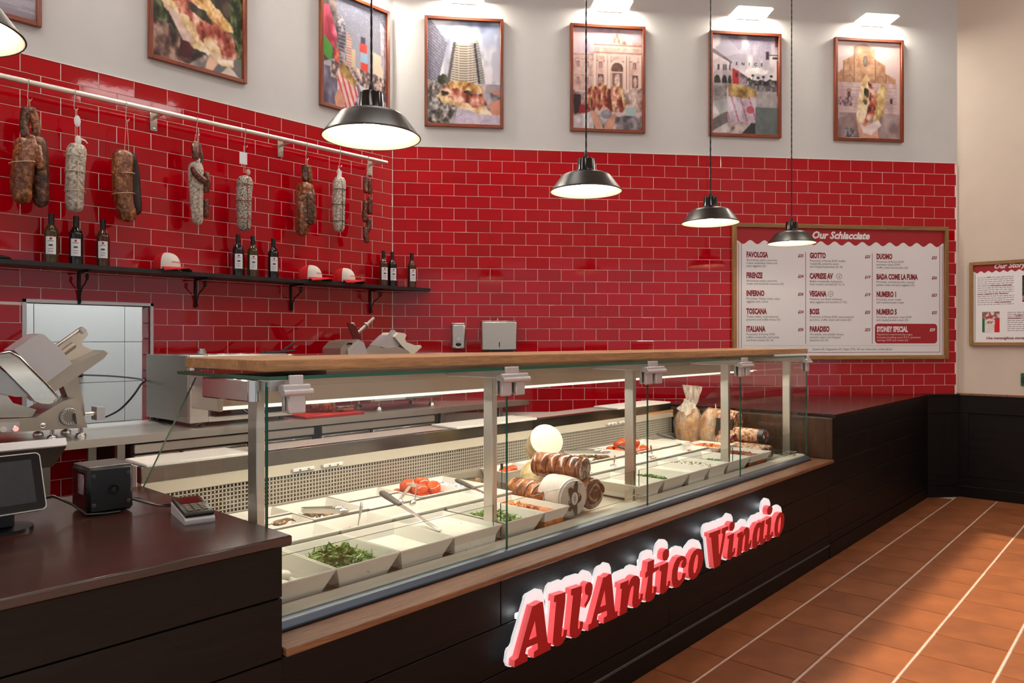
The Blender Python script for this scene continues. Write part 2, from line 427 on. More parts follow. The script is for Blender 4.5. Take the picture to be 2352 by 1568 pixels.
# outlines of the sign and slicers, metres (along the counter, up)
LETTERS = [('A',[[(1.792,0.3523),(1.7943,0.3741),(1.8121,0.378),(1.8836,0.5287),(1.8958,0.5274),(1.9249,0.5309),(1.9389,0.5284),(1.9641,0.3834),(1.9704,0.3764),(1.9825,0.3753),(1.98,0.3523),(1.8897,0.3518),(1.8912,0.372),(1.908,0.3747),(1.9117,0.3775),(1.9098,0.3959),(1.8537,0.3974),(1.8463,0.3803),(1.8596,0.3726),(1.8582,0.3522)],[(1.8964,0.4749),(1.9049,0.4211),(1.8656,0.4201)]]),('l',[[(1.9977,0.5124),(2.0009,0.5339),(2.0645,0.53),(2.0635,0.4981),(2.0418,0.3886),(2.0412,0.3795),(2.0468,0.3768),(2.0518,0.3836),(2.0551,0.3991),(2.0746,0.3945),(2.0685,0.3724),(2.0551,0.3578),(2.0352,0.3505),(2.0155,0.3518),(1.9993,0.3605),(1.9922,0.3728),(1.9944,0.3945),(2.0106,0.5083)]]),('l',[[(2.095,0.5118),(2.0974,0.5321),(2.1611,0.5289),(2.16,0.5047),(2.1371,0.39),(2.1378,0.3792),(2.1441,0.3764),(2.1484,0.3825),(2.1498,0.4012),(2.1696,0.3956),(2.1653,0.3755),(2.1547,0.3574),(2.1371,0.3498),(2.118,0.3503),(2.0974,0.3596),(2.0882,0.3707),(2.0882,0.3916),(2.1077,0.5065)]]),('apostrophe',[[(2.1793,0.5058),(2.1807,0.5201),(2.1889,0.5295),(2.2013,0.5322),(2.2151,0.528),(2.2263,0.5171),(2.2277,0.5019),(2.2221,0.4835),(2.2096,0.4637),(2.1821,0.4415),(2.1752,0.4556),(2.193,0.4696),(2.1999,0.481),(2.1985,0.4854),(2.1875,0.489),(2.1815,0.4955)]]),('A',[[(2.1985,0.3527),(2.2007,0.3755),(2.2179,0.3759),(2.2221,0.3829),(2.2947,0.5272),(2.3122,0.5255),(2.3328,0.5308),(2.3501,0.5267),(2.3717,0.387),(2.3762,0.3754),(2.3924,0.3745),(2.3899,0.3502),(2.2976,0.3515),(2.299,0.3738),(2.3166,0.3748),(2.3204,0.3797),(2.3186,0.3946),(2.2602,0.3971),(2.2539,0.3789),(2.2673,0.3735),(2.2659,0.3522)],[(2.304,0.4761),(2.3128,0.4198),(2.2759,0.4204)]]),('n',[[(2.4083,0.4567),(2.4114,0.4759),(2.4709,0.4754),(2.4662,0.4546),(2.4837,0.475),(2.4998,0.4818),(2.5192,0.4816),(2.5389,0.4734),(2.5521,0.4585),(2.5521,0.4424),(2.5422,0.3946),(2.5422,0.3821),(2.5481,0.3787),(2.5538,0.3845),(2.5554,0.3984),(2.5754,0.3951),(2.5688,0.3716),(2.5521,0.3561),(2.529,0.3498),(2.5127,0.3542),(2.4982,0.3634),(2.4949,0.3767),(2.4965,0.3922),(2.5056,0.4324),(2.5046,0.4424),(2.4982,0.4458),(2.4869,0.4389),(2.4773,0.4219),(2.463,0.3798),(2.4576,0.3515),(2.4037,0.3506),(2.4207,0.4519)]]),('t',[[(2.5907,0.4542),(2.5931,0.4755),(2.6027,0.4772),(2.6124,0.5151),(2.6615,0.5146),(2.658,0.4787),(2.7002,0.4783),(2.6992,0.4653),(2.6541,0.46),(2.6501,0.4544),(2.6452,0.3889),(2.6452,0.3784),(2.6516,0.3768),(2.6566,0.3834),(2.6575,0.4028),(2.6815,0.3969),(2.679,0.3777),(2.664,0.3592),(2.6417,0.3493),(2.6163,0.3497),(2.5979,0.3582),(2.5907,0.3704),(2.5931,0.3891),(2.6148,0.4549)]]),('i',[[(2.7032,0.4564),(2.7042,0.4774),(2.7755,0.4787),(2.7739,0.4589),(2.7598,0.403),(2.7582,0.3819),(2.7645,0.379),(2.7713,0.3867),(2.7728,0.3971),(2.7923,0.3951),(2.787,0.3748),(2.766,0.3584),(2.7298,0.3529),(2.7118,0.3601),(2.7052,0.3738),(2.7083,0.3942),(2.7185,0.4515)]]),('dot',[[(2.7272,0.5122),(2.7323,0.5297),(2.7504,0.5379),(2.7713,0.5349),(2.7834,0.5242),(2.7807,0.5032),(2.766,0.4889),(2.7452,0.4895),(2.7298,0.4983)]]),('c',[[(2.8029,0.4034),(2.8083,0.4347),(2.8243,0.461),(2.8514,0.4796),(2.8842,0.4813),(2.9148,0.4727),(2.9317,0.4565),(2.9323,0.4368),(2.9233,0.4248),(2.9037,0.4224),(2.8887,0.4286),(2.8854,0.4418),(2.8942,0.4523),(2.902,0.4575),(2.8926,0.4601),(2.876,0.4549),(2.8623,0.4387),(2.8524,0.4135),(2.8514,0.3918),(2.8595,0.3802),(2.8732,0.3769),(2.887,0.3819),(2.8981,0.4015),(2.9261,0.3963),(2.9176,0.376),(2.8953,0.3591),(2.8677,0.3507),(2.8405,0.352),(2.8163,0.3635),(2.8056,0.3811)]]),('o',[[(2.947,0.4026),(2.9544,0.4374),(2.9745,0.464),(3.0034,0.479),(3.0357,0.4816),(3.0685,0.471),(3.0854,0.4545),(3.0878,0.425),(3.0775,0.3955),(3.0565,0.3715),(3.0269,0.3556),(2.9947,0.3504),(2.9687,0.3595),(2.9516,0.3763)],[(2.9947,0.3972),(3.0005,0.4214),(3.0122,0.4444),(3.0239,0.4561),(3.0328,0.4548),(3.0375,0.4446),(3.0357,0.4193),(3.0269,0.3955),(3.0151,0.3811),(3.0064,0.3752),(2.9976,0.381)]]),('V',[[(3.1455,0.5106),(3.1455,0.5289),(3.2601,0.5266),(3.2573,0.5072),(3.2376,0.5048),(3.2421,0.4189),(3.2483,0.4093),(3.2828,0.498),(3.2691,0.507),(3.2736,0.527),(3.3428,0.5266),(3.3381,0.5084),(3.3149,0.5065),(3.2537,0.3561),(3.1933,0.3546),(3.1627,0.5051)]]),('i',[[(3.3307,0.4676),(3.3335,0.4797),(3.4025,0.4811),(3.3996,0.4581),(3.3853,0.3969),(3.3881,0.3898),(3.3948,0.3927),(3.3996,0.4067),(3.4159,0.4054),(3.4121,0.3826),(3.39,0.3659),(3.3616,0.3572),(3.3381,0.3666),(3.3288,0.3793),(3.3307,0.3957),(3.3494,0.4617)]]),('dot',[[(3.3494,0.5147),(3.355,0.5328),(3.3758,0.5405),(3.3996,0.5361),(3.4121,0.5222),(3.4063,0.504),(3.3853,0.4943),(3.3616,0.4976)]]),('n',[[(3.4353,0.4562),(3.4382,0.4699),(3.5023,0.4727),(3.4973,0.4518),(3.5173,0.4764),(3.5425,0.4827),(3.565,0.4776),(3.5783,0.4626),(3.5783,0.4404),(3.568,0.4025),(3.5711,0.3908),(3.5783,0.396),(3.5835,0.4083),(3.6042,0.4063),(3.5959,0.379),(3.5732,0.3615),(3.5425,0.3569),(3.5203,0.3661),(3.5143,0.3827),(3.5274,0.4283),(3.5274,0.4459),(3.5173,0.4479),(3.5023,0.429),(3.4844,0.3584),(3.4285,0.3575),(3.4509,0.4479)]]),('a',[[(3.6094,0.3896),(3.6146,0.4288),(3.6356,0.4607),(3.6674,0.4795),(3.7049,0.4795),(3.7234,0.4715),(3.7299,0.4795),(3.7629,0.479),(3.7596,0.4511),(3.7453,0.3986),(3.7486,0.3842),(3.7563,0.3804),(3.7651,0.3878),(3.7674,0.3989),(3.7874,0.395),(3.7818,0.373),(3.7541,0.3578),(3.7267,0.3556),(3.7082,0.3649),(3.7017,0.3776),(3.678,0.362),(3.6514,0.3531),(3.6251,0.3573),(3.6104,0.3715)],[(3.6674,0.3914),(3.6706,0.4224),(3.6834,0.4471),(3.6942,0.4542),(3.7017,0.4482),(3.6974,0.4172),(3.6866,0.3875),(3.6759,0.3806)]]),('i',[[(3.774,0.4576),(3.7762,0.4757),(3.8495,0.4821),(3.8472,0.4535),(3.8324,0.3908),(3.8347,0.3857),(3.8438,0.3886),(3.8495,0.3992),(3.8759,0.3965),(3.8667,0.3747),(3.8381,0.3593),(3.8098,0.3571),(3.7874,0.3672),(3.7851,0.3862),(3.8008,0.448)]]),('dot',[[(3.793,0.5167),(3.8008,0.5362),(3.8268,0.5435),(3.853,0.5377),(3.8667,0.5227),(3.8575,0.5032),(3.8324,0.4935),(3.8042,0.4994)]]),('o',[[(3.8875,0.4084),(3.8957,0.4399),(3.919,0.4688),(3.9545,0.4826),(3.9904,0.4812),(4.0182,0.4657),(4.0243,0.4356),(4.0146,0.3988),(3.9843,0.3708),(3.9485,0.3548),(3.9132,0.3585),(3.8922,0.3745)],[(3.9367,0.3895),(3.9402,0.4222),(3.9521,0.4486),(3.9664,0.4595),(3.9759,0.4539),(3.9759,0.4299),(3.9664,0.3982),(3.9545,0.3766),(3.9426,0.3765)]])]
PLATES = [[(2.132,0.3383),(2.159,0.3413),(2.177,0.3503),(2.189,0.3623),(2.198,0.3473),(2.213,0.3413),(2.276,0.3413),(2.294,0.3503),(2.312,0.3413),(2.393,0.3413),(2.396,0.3383),(2.411,0.3443),(2.417,0.3413),(2.468,0.3413),(2.483,0.3473),(2.492,0.3623),(2.513,0.3473),(2.54,0.3383),(2.573,0.3473),(2.588,0.3593),(2.612,0.3443),(2.63,0.3383),(2.654,0.3383),(2.69,0.3533),(2.699,0.3653),(2.711,0.3533),(2.741,0.3413),(2.786,0.3503),(2.807,0.3653),(2.816,0.3563),(2.852,0.3413),(2.888,0.3413),(2.921,0.3533),(2.945,0.3713),(2.963,0.3563),(2.999,0.3413),(3.023,0.3413),(3.047,0.3473),(3.083,0.3653),(3.107,0.3923),(3.122,0.4343),(3.122,0.4583),(3.116,0.4763),(3.095,0.5003),(3.053,0.5153),(3.02,0.5153),(2.978,0.4973),(2.96,0.4823),(2.933,0.5063),(2.915,0.5093),(2.903,0.5153),(2.864,0.5153),(2.849,0.5093),(2.822,0.4913),(2.813,0.4763),(2.807,0.4973),(2.816,0.5153),(2.819,0.5363),(2.813,0.5513),(2.792,0.5663),(2.759,0.5723),(2.732,0.5603),(2.723,0.5483),(2.717,0.5303),(2.717,0.5123),(2.714,0.5093),(2.696,0.5153),(2.693,0.5333),(2.687,0.5423),(2.663,0.5483),(2.624,0.5483),(2.609,0.5423),(2.6,0.5243),(2.597,0.5063),(2.588,0.5003),(2.582,0.4853),(2.564,0.5033),(2.552,0.5093),(2.534,0.5153),(2.507,0.5153),(2.489,0.5063),(2.48,0.5093),(2.423,0.5093),(2.414,0.5063),(2.405,0.5003),(2.396,0.4733),(2.393,0.4763),(2.384,0.5393),(2.372,0.5573),(2.357,0.5633),(2.345,0.5663),(2.33,0.5603),(2.306,0.5603),(2.291,0.5543),(2.264,0.5033),(2.261,0.5063),(2.261,0.5303),(2.255,0.5453),(2.24,0.5573),(2.219,0.5663),(2.207,0.5663),(2.189,0.5573),(2.171,0.5633),(2.111,0.5663),(2.087,0.5573),(2.069,0.5663),(2.024,0.5663),(2.015,0.5693),(1.997,0.5603),(1.988,0.5393),(1.988,0.5243),(1.997,0.5063),(1.994,0.4673),(1.988,0.4643),(1.982,0.4823),(1.976,0.5333),(1.964,0.5573),(1.94,0.5663),(1.886,0.5603),(1.877,0.5543),(1.874,0.5423),(1.847,0.4913),(1.847,0.4853),(1.82,0.4343),(1.814,0.4163),(1.805,0.4073),(1.793,0.4043),(1.787,0.3953),(1.781,0.3653),(1.79,0.3473),(1.805,0.3413),(1.868,0.3413),(1.886,0.3503),(1.904,0.3413),(1.991,0.3413),(2.009,0.3503),(2.027,0.3413),(2.054,0.3413),(2.078,0.3503),(2.09,0.3593),(2.096,0.3533)],[(3.6595,0.3421),(3.6925,0.3511),(3.7075,0.3601),(3.7375,0.3451),(3.7675,0.3481),(3.7915,0.3601),(3.8155,0.3481),(3.8515,0.3481),(3.8905,0.3691),(3.9085,0.3541),(3.9235,0.3481),(3.9385,0.3481),(3.9415,0.3451),(3.9745,0.3481),(4.0105,0.3661),(4.0465,0.4021),(4.0525,0.4291),(4.0585,0.4411),(4.0555,0.4711),(4.0465,0.4921),(4.0405,0.4981),(4.0015,0.5161),(3.9625,0.5161),(3.9445,0.5101),(3.9175,0.4981),(3.9055,0.4861),(3.8935,0.4711),(3.8785,0.4321),(3.8755,0.4441),(3.8815,0.4591),(3.8815,0.4801),(3.8845,0.4831),(3.8815,0.4951),(3.8965,0.5191),(3.8995,0.5371),(3.8935,0.5521),(3.8785,0.5671),(3.8395,0.5791),(3.8095,0.5701),(3.7945,0.5611),(3.7825,0.5311),(3.7885,0.5161),(3.7855,0.5071),(3.7735,0.5131),(3.7405,0.5131),(3.7375,0.5101),(3.6775,0.5131),(3.6355,0.4921),(3.6145,0.4621),(3.6055,0.4921),(3.5845,0.5101),(3.5635,0.5161),(3.5455,0.5161),(3.5245,0.5101),(3.5155,0.5041),(3.5095,0.5071),(3.4525,0.5041),(3.4375,0.4981),(3.4345,0.5041),(3.4465,0.5311),(3.4405,0.5491),(3.4255,0.5641),(3.3895,0.5761),(3.3535,0.5611),(3.2875,0.5611),(3.2845,0.5581),(3.2725,0.5581),(3.2695,0.5611),(3.1975,0.5611),(3.1945,0.5641),(3.1585,0.5641),(3.1495,0.5611),(3.1375,0.5491),(3.1345,0.5251),(3.1405,0.5101),(3.1585,0.4921),(3.1735,0.4051),(3.1885,0.3541),(3.2065,0.3451),(3.2635,0.3451),(3.2785,0.3511),(3.2905,0.3691),(3.3235,0.4561),(3.3325,0.4621),(3.3355,0.4591),(3.3265,0.4351),(3.3175,0.3931),(3.3265,0.3721),(3.3385,0.3601),(3.3505,0.3541),(3.3685,0.3481),(3.3805,0.3481),(3.4225,0.3631),(3.4285,0.3541),(3.4435,0.3481),(3.4945,0.3481),(3.5095,0.3541),(3.5155,0.3601),(3.5215,0.3601),(3.5545,0.3451),(3.5575,0.3481),(3.5755,0.3481),(3.6115,0.3631),(3.6295,0.3481),(3.6565,0.3451)]]
TR = {'s1_base':[(0.861,1.047),(1.054,1.04),(1.119,1.038),(1.145,1.059),(1.248,1.119),(1.296,1.129),(1.312,1.113),(1.353,0.972),(1.054,0.976),(0.861,0.976)],'s1_panel':[(0.927,1.029),(1.048,1.026),(1.046,0.98),(0.927,0.983)],'s1_arm':[(1.256,1.183),(1.337,1.248),(1.359,1.217),(1.388,1.076),(1.388,0.967),(1.349,0.971),(1.31,1.12),(1.29,1.181)],'s1_tray':[(1.215,1.161),(1.174,1.212),(1.283,1.297),(1.353,1.321),(1.449,1.372),(1.469,1.356),(1.449,1.328),(1.306,1.223)],'s1_hopper':[(1.256,1.348),(1.302,1.412),(1.384,1.475),(1.412,1.473),(1.423,1.458),(1.398,1.425),(1.392,1.407),(1.398,1.392),(1.449,1.37),(1.353,1.321),(1.283,1.303)],'s1_block':[(1.031,1.376),(1.116,1.445),(1.141,1.458),(1.159,1.454),(1.181,1.429),(1.235,1.378),(1.285,1.305),(1.17,1.212)],'s1_guard':[(0.93,1.345),(0.97,1.362),(1.007,1.369),(1.049,1.343),(1.109,1.272),(1.167,1.204),(1.22,1.134),(1.203,1.114),(1.181,1.105),(1.145,1.109),(1.116,1.123),(1.087,1.162),(1.004,1.263),(0.97,1.304),(0.93,1.329)],'s1_cover':[(0.903,1.298),(0.97,1.292),(1.004,1.263),(1.087,1.162),(1.102,1.145),(1.038,1.148),(0.97,1.17),(0.903,1.18)],'s1_deck':[(0.861,1.154),(0.97,1.168),(1.014,1.156),(1.038,1.116),(1.138,1.076),(1.119,1.04),(0.861,1.053)],'s1_dial':[(1.266,1.035)],'s1_knob':[(1.283,1.053),(1.314,1.06),(1.321,1.003),(1.29,0.997)],'s1_kn2':[(1.404,1.073),(1.445,1.07),(1.445,1.002),(1.404,1.003)],'s1_feet':[(1.2,0.971),(1.2,0.916),(1.331,0.972),(1.331,0.912)],'s1_bar':[(1.231,1.382),(1.357,1.481)],'s1_clamp':[(1.349,1.483),(1.363,1.496),(1.384,1.477),(1.368,1.459)],'s1_grip':[(1.248,1.357),(1.304,1.403)],'s1_btn':[(1.03,0.995),(0.98,0.997),(1.15,1.0)],'s2_motor':[(2.974,1.24),(2.981,1.369),(3.025,1.412),(3.092,1.43),(3.145,1.432),(3.04,1.362),(3.051,1.238)],'s2_face':[(3.033,1.362),(3.131,1.427),(3.169,1.412),(3.211,1.316),(3.169,1.285),(3.048,1.238)],'s2_guard':[(3.123,1.273),(3.231,1.379),(3.254,1.392),(3.302,1.391),(3.35,1.371),(3.424,1.367),(3.499,1.381),(3.593,1.35),(3.663,1.296),(3.698,1.234),(3.262,1.219)],'s2_push':[(3.338,1.385),(3.44,1.465),(3.465,1.465),(3.499,1.431),(3.55,1.384),(3.499,1.378),(3.424,1.365)],'s2_hop':[(3.478,1.451),(3.516,1.484),(3.576,1.479),(3.593,1.464),(3.577,1.434),(3.593,1.411),(3.703,1.38),(3.734,1.387),(3.745,1.373),(3.645,1.306),(3.593,1.35),(3.55,1.381)],'s2_rod':[(3.326,1.589),(3.18,1.478)],'s2_fence':[(3.107,1.543),(3.136,1.553),(3.196,1.434),(3.162,1.429)],'s2_plate':[(3.057,1.546),(3.08,1.551),(3.133,1.525),(3.179,1.431),(3.114,1.434)],'s2_teeth':[(3.47,1.467),(3.499,1.504),(3.524,1.484),(3.491,1.451)],'s2_feet':[(3.292,0.92),(3.808,0.92)]}
# ------------------------------------------------------------------ shared materials
plaster = M('plaster', S(206, 207, 207), 0.85, var=0.03, vs=3, bump=0.08, bs_=40)
grout = M('grout', S(246, 226, 220), 0.8)
red_tile = M('red_glazed_tile', S(184, 0, 20), 0.05, spec=0.55, rnd_=0.10, coat=0.0, bump=0.06, bs_=9, bd=0.006)
terracotta = M('terracotta', S(140, 82, 46), 0.5, var=0.22, vs=5, bump=0.1, bs_=50, rnd_=0.10, spec=0.4)
floor_grout = M('floor_grout', S(206, 178, 160), 0.85, var=0.1, vs=30)
dark_x = WOOD('dark_stained_oak', S(6, 4, 4), S(24, 15, 13), 'x', 10, 0.48, 0.0, 0.25, spec=0.22)
dark_y = WOOD('dark_stained_oak_y', S(6, 4, 4), S(24, 15, 13), 'y', 10, 0.48, 0.0, 0.25, spec=0.22)
dark_z = WOOD('dark_stained_oak_z', S(6, 4, 4), S(24, 15, 13), 'z', 10, 0.48, 0.0, 0.25, spec=0.22)
top_wood = WOOD('varnished_brown_top', S(24, 9, 5), S(70, 28, 15), 'x', 8, 0.26, 0.2, 0.25, spec=0.5)
ledge_wood = WOOD('brown_ledge_oak', S(92, 54, 34), S(160, 112, 78), 'x', 10, 0.38, 0.2, 0.15)
oak_x = WOOD('pale_oak', S(140, 100, 66), S(205, 158, 108), 'x', 12, 0.42, 0.0, 0.12)
oak_y = WOOD('pale_oak_y', S(140, 100, 66), S(205, 158, 108), 'y', 12, 0.42, 0.0, 0.12)
frame_wood = WOOD('mahogany_frame', S(84, 34, 14), S(150, 68, 30), 'z', 10, 0.35, 0.2, 0.08)
frame_oak = WOOD('menu_frame_oak', S(120, 86, 46), S(168, 128, 76), 'x', 10, 0.5, 0.0, 0.08)
steel = STEEL('brushed_steel', (0.82, 0.78, 0.72, 1), 0.4, 'x')
steel_z = STEEL('brushed_steel_z', (0.62, 0.60, 0.57, 1), 0.3, 'z')
steel_pol = STEEL('polished_steel', (0.72, 0.70, 0.67, 1), 0.14, 'x', 20, 0.08)
steel_dk = STEEL('dull_steel', (0.30, 0.28, 0.25, 1), 0.3, 'x', 8, 0.2)
cast = M('cast_aluminium', S(182, 172, 160), 0.34, 0.75, var=0.06, vs=6)
cast_lt = M('satin_aluminium', S(205, 202, 205), 0.4, 0.5)
alu_blue = M('anodised_sill', S(120, 128, 140), 0.3, 0.7)
cream = M('cream_enamel', S(238, 230, 212), 0.4)
white_pl = M('white_plastic', S(236, 232, 224), 0.45)
pan_white = M('white_melamine', S(240, 234, 222), 0.3, spec=0.45)
black_pl = M('black_plastic', S(14, 14, 15), 0.35)
black_gl = M('black_gloss', S(8, 8, 9), 0.12)
black_en = M('black_enamel', S(20, 17, 14), 0.34)
iron = M('wrought_iron', S(16, 15, 15), 0.45, 0.3, bump=0.3, bs_=80)
board_red = M('red_chopping_board', S(214, 40, 24), 0.45)
glass = GLASS('clear_glass')
glass_dark = GLASS('poster_glass', (1, 1, 1, 1), 0.25)
green_edge = M('green_glass_edge', S(24, 92, 70), 0.1, spec=0.6)
clear_pl = GLASS('clear_plastic', (0.96, 0.95, 0.93, 1), 1.6, 0.05)
white_print = M('white_print', S(236, 237, 240), 0.6)
red_print = M('red_print', S(168, 30, 40), 0.55)
dark_print = M('dark_print', S(70, 64, 66), 0.6)
maroon_print = M('maroon_print', S(134, 24, 40), 0.6)

# ------------------------------------------------------------------ floor
fl = MB().box(-5, 9.0, -3.2, 6.6, -0.06, -0.004)
floor = tag(solo('floor', fl, floor_grout, org=(0, 0, 0), smooth=False), 'grouted floor laid with square terracotta tiles', kind='structure')
PU, PV, U0, V0 = 0.3131, 0.3092, 3.087, 1.4965
def slab_mesh(name, w, h, t, c, mat):
    b = MB(); x, y = w / 2, h / 2
    b.add([(-x, -y, 0), (x, -y, 0), (x, y, 0), (-x, y, 0), (-x + c, -y + c, t), (x - c, -y + c, t), (x - c, y - c, t), (-x + c, y - c, t)],
          [(4, 5, 6, 7), (0, 1, 5, 4), (1, 2, 6, 5), (2, 3, 7, 6), (3, 0, 4, 7)])
    return mesh_of(name, b, mat, smooth=False)
FTM = {}
def floor_tile(u0, u1, v0, v1):
    k = (round(u1 - u0, 3), round(v1 - v0, 3))
    if k not in FTM: FTM[k] = slab_mesh('floor_tile', k[0], k[1], 0.006, 0.002, terracotta)
    o = bpy.data.objects.new('floor_tile', FTM[k]); col.objects.link(o); o.parent = floor
    o.location = ((u0 + u1) / 2, (v0 + v1) / 2, -0.006 + rnd.uniform(-0.0004, 0.0004))
    o.rotation_euler = (rnd.uniform(-.002, .002), rnd.uniform(-.002, .002), 0)
for i in range(-7, 15):
    for j in range(-7, 2):
        u0 = U0 + i * PU + 0.0032; u1 = min(U0 + (i + 1) * PU - 0.0032, XC - 0.004)
        v0 = V0 + (j - 1) * PV + 0.0062; v1 = V0 + j * PV - 0.0062
        if j == 1: v1 = 1.70
        if u1 - u0 < 0.03 or (v0 > 1.4 and u0 > 7.4): continue
        if j == 1 and u1 > 7.4: u1 = 7.55
        floor_tile(u0, u1, v0, v1)

# ------------------------------------------------------------------ tiled walls
WX0, WX1, WZ0, WZ1 = 1.246, 1.925, 0.90, 1.640        # pass-through opening in the left wall
wa = MB()
wa.box(-3.0, CA.x + 0.0, YA, YA + 0.11, TOP, 5.0)
for (a, b, z0, z1) in ((-3.0, WX0, 0, TOP), (WX1, CA.x, 0, TOP), (WX0, WX1, 0, WZ0), (WX0, WX1, WZ1, TOP)):
    wa.box(a, b, YA, YA + 0.11, z0, z1)
wall_left = tag(solo('wall_left', wa, plaster, org=(0, YA, 0), smooth=False), 'pale plaster wall with red glazed tiles on its lower part', kind='structure')
wall_back = MB().box(-0.05, LB + 0.2, 0.0, 0.12, 0, 5.0)
wall_back = solo('wall_back', wall_back, plaster, org=(0, 0, 0), smooth=False); wall_back.matrix_world = FB
tag(wall_back, 'pale plaster wall with red glazed tiles beside the menu board', kind='structure')
wc = MB().box(-0.10, 5.2, 0.0, 0.12, 0, 5.0)
wall_right = solo('wall_right', wc, M('plaster_warm', S(214, 202, 188), 0.85, var=0.03, vs=3, bump=0.06, bs_=40), org=(0, 0, 0), smooth=False); wall_right.matrix_world = FC
tag(wall_right, 'plain beige plaster wall above dark wainscot', kind='structure')

GA = MB()
for (a, b, z0, z1) in ((-0.6, WX0 - 0.002, 0, TOP), (WX1 + 0.002, CA.x, 0, TOP), (WX0 - 0.002, WX1 + 0.002, 0, WZ0), (WX0 - 0.002, WX1 + 0.002, WZ1, TOP)):
    GA.box(a, b, -0.006, 0.0, z0, z1)
part('grout_bed', GA, grout, wall_left, local=True, smooth=False)
GB = MB().box(0, 5.105, -0.006, 0.0, 0, TOP)
part('grout_bed', GB, grout, wall_back, local=True, smooth=False)
# white bead along the top and the outer end of the tiling
part('edge_bead', MB().box(-0.6, CA.x, -0.013, 0, TOP - 0.002, TOP + 0.004), grout, wall_left, local=True, smooth=False)
part('edge_bead', MB().box(0, 5.112, -0.013, 0, TOP - 0.002, TOP + 0.004).box(5.105, 5.113, -0.013, 0, 0.9, TOP), grout, wall_back, local=True, smooth=False)

PITCH_Z = 0.1015
def project(p):
    r = p.x * math.sin(TH) - p.y * math.cos(TH); f = p.x * math.cos(TH) + p.y * math.sin(TH)
    return 1176 + 1689.1 * r / f, 782 - 1689.1 * (p.z - EYE) / f, f
def tile_geo(w, h, t=0.0085, c=0.0016):
    x, z = w / 2, h / 2
    vs = [(-x, 0, -z), (x, 0, -z), (x, 0, z), (-x, 0, z), (-x, -t + c, -z), (x, -t + c, -z), (x, -t + c, z), (-x, -t + c, z),
          (-x + c, -t, -z + c), (x - c, -t, -z + c), (x - c, -t, z - c), (-x + c, -t, z - c)]
    fs = [(8, 9, 10, 11)]
    for a in (0, 4):
        for k in range(4): fs.append((a + k, a + (k + 1) % 4, a + 4 + (k + 1) % 4, a + 4 + k))
    return vs, fs
TM = {}
def lay(w, wall, cells):
    best = []
    for (s0, s1, z0, z1) in cells:
        p = at(w, (s0 + s1) / 2, 0, (z0 + z1) / 2); x, y, f = project(p)
        q0 = project(at(w, s0, 0, z0)); q1 = project(at(w, s1, 0, z1))
        area = abs(q1[0] - q0[0]) * abs(q1[1] - q0[1])
        if not (-30 < x < 2380 and -30 < y < 1180): area = 0
        best.append((area, s0, s1, z0, z1))
    best.sort(reverse=True)
    rest = MB()
    for k, (a, s0, s1, z0, z1) in enumerate(best):
        sz = (round(s1 - s0, 3), round(z1 - z0, 3))
        loc = Vector(((s0 + s1) / 2, 0, (z0 + z1) / 2)); tilt = Matrix.Rotation(rnd.gauss(0, .0055), 4, 'X') @ Matrix.Rotation(rnd.gauss(0, .005), 4, 'Z')
        if k < 300 and a > 0:
            if sz not in TM:
                b = MB(); b.add(*tile_geo(*sz)); TM[sz] = mesh_of('wall_tile', b, red_tile, smooth=False)
            o = bpy.data.objects.new('wall_tile', TM[sz]); col.objects.link(o); o.parent = wall
            o.matrix_local = Matrix.Translation(loc) @ tilt
        else:
            rest.add(*tile_geo(*sz), Matrix.Translation(loc) @ tilt)
    part('tile_field', rest, red_tile, wall, local=True, smooth=False, kind='stuff')
def cells_for(s_min, s_max, pitch, nrow, from_end, g=0.0040):
    out = []
    for r in range(nrow):
        z1 = TOP - r * PITCH_Z - 0.002; z0 = TOP - (r + 1) * PITCH_Z + 0.0016
        off = 0 if r % 2 == 0 else pitch / 2
        k = -2
        while True:
            if from_end: b1 = s_max - k * pitch + off; b0 = b1 - pitch
            else: b0 = s_min + k * pitch - off; b1 = b0 + pitch
            k += 1
            if (from_end and b1 < s_min) or (not from_end and b0 > s_max): break
            a0 = max(b0 + g / 2, s_min); a1 = min(b1 - g / 2, s_max)
            if a1 - a0 > 0.012: out.append((a0, a1, z0, z1))
    return out
cA = []
for (s0, s1, z0, z1) in cells_for(-0.45, CA.x - 0.009, 0.2044, 29, True):
    if z1 <= WZ0 or z0 >= WZ1 or s1 <= WX0 or s0 >= WX1: cA.append((s0, s1, z0, z1)); continue
    # tiles cut around the opening
    if z0 < WZ1 < z1 and s0 < WX1 and s1 > WX0:
        cA.append((s0, s1, WZ1 + 0.002, z1))
    if s0 < WX0 - 0.015 and z1 <= WZ1 + .06: cA.append((s0, WX0 - 0.004, z0, min(z1, WZ1)))
    if s1 > WX1 + 0.015 and z1 <= WZ1 + .06: cA.append((WX1 + 0.004, s1, z0, min(z1, WZ1)))
lay('A', wall_left, cA)
lay('B', wall_back, cells_for(0.002, 5.104, 0.2037, 22, False))

# ceiling, and the street side behind the lens
ceil = MB().box(-5, 9.0, -3.2, 6.6, 5.0, 5.1)
tag(solo('ceiling', ceil, M('ceiling_paint', S(225, 222, 216), 0.9), org=(0, 0, 5.0), smooth=False), 'plain white ceiling', kind='structure')
wf = MB()
wf.box(-5, 9.0, -3.2, -3.05, 3.0 - .13, 5.0); wf.box(5.9, 9.0, -3.2, -3.05, 0, 3.0)
tag(solo('wall_front', wf, plaster, org=(2, -3.1, 0), smooth=False), 'shop front wall above the open street side', kind='structure')

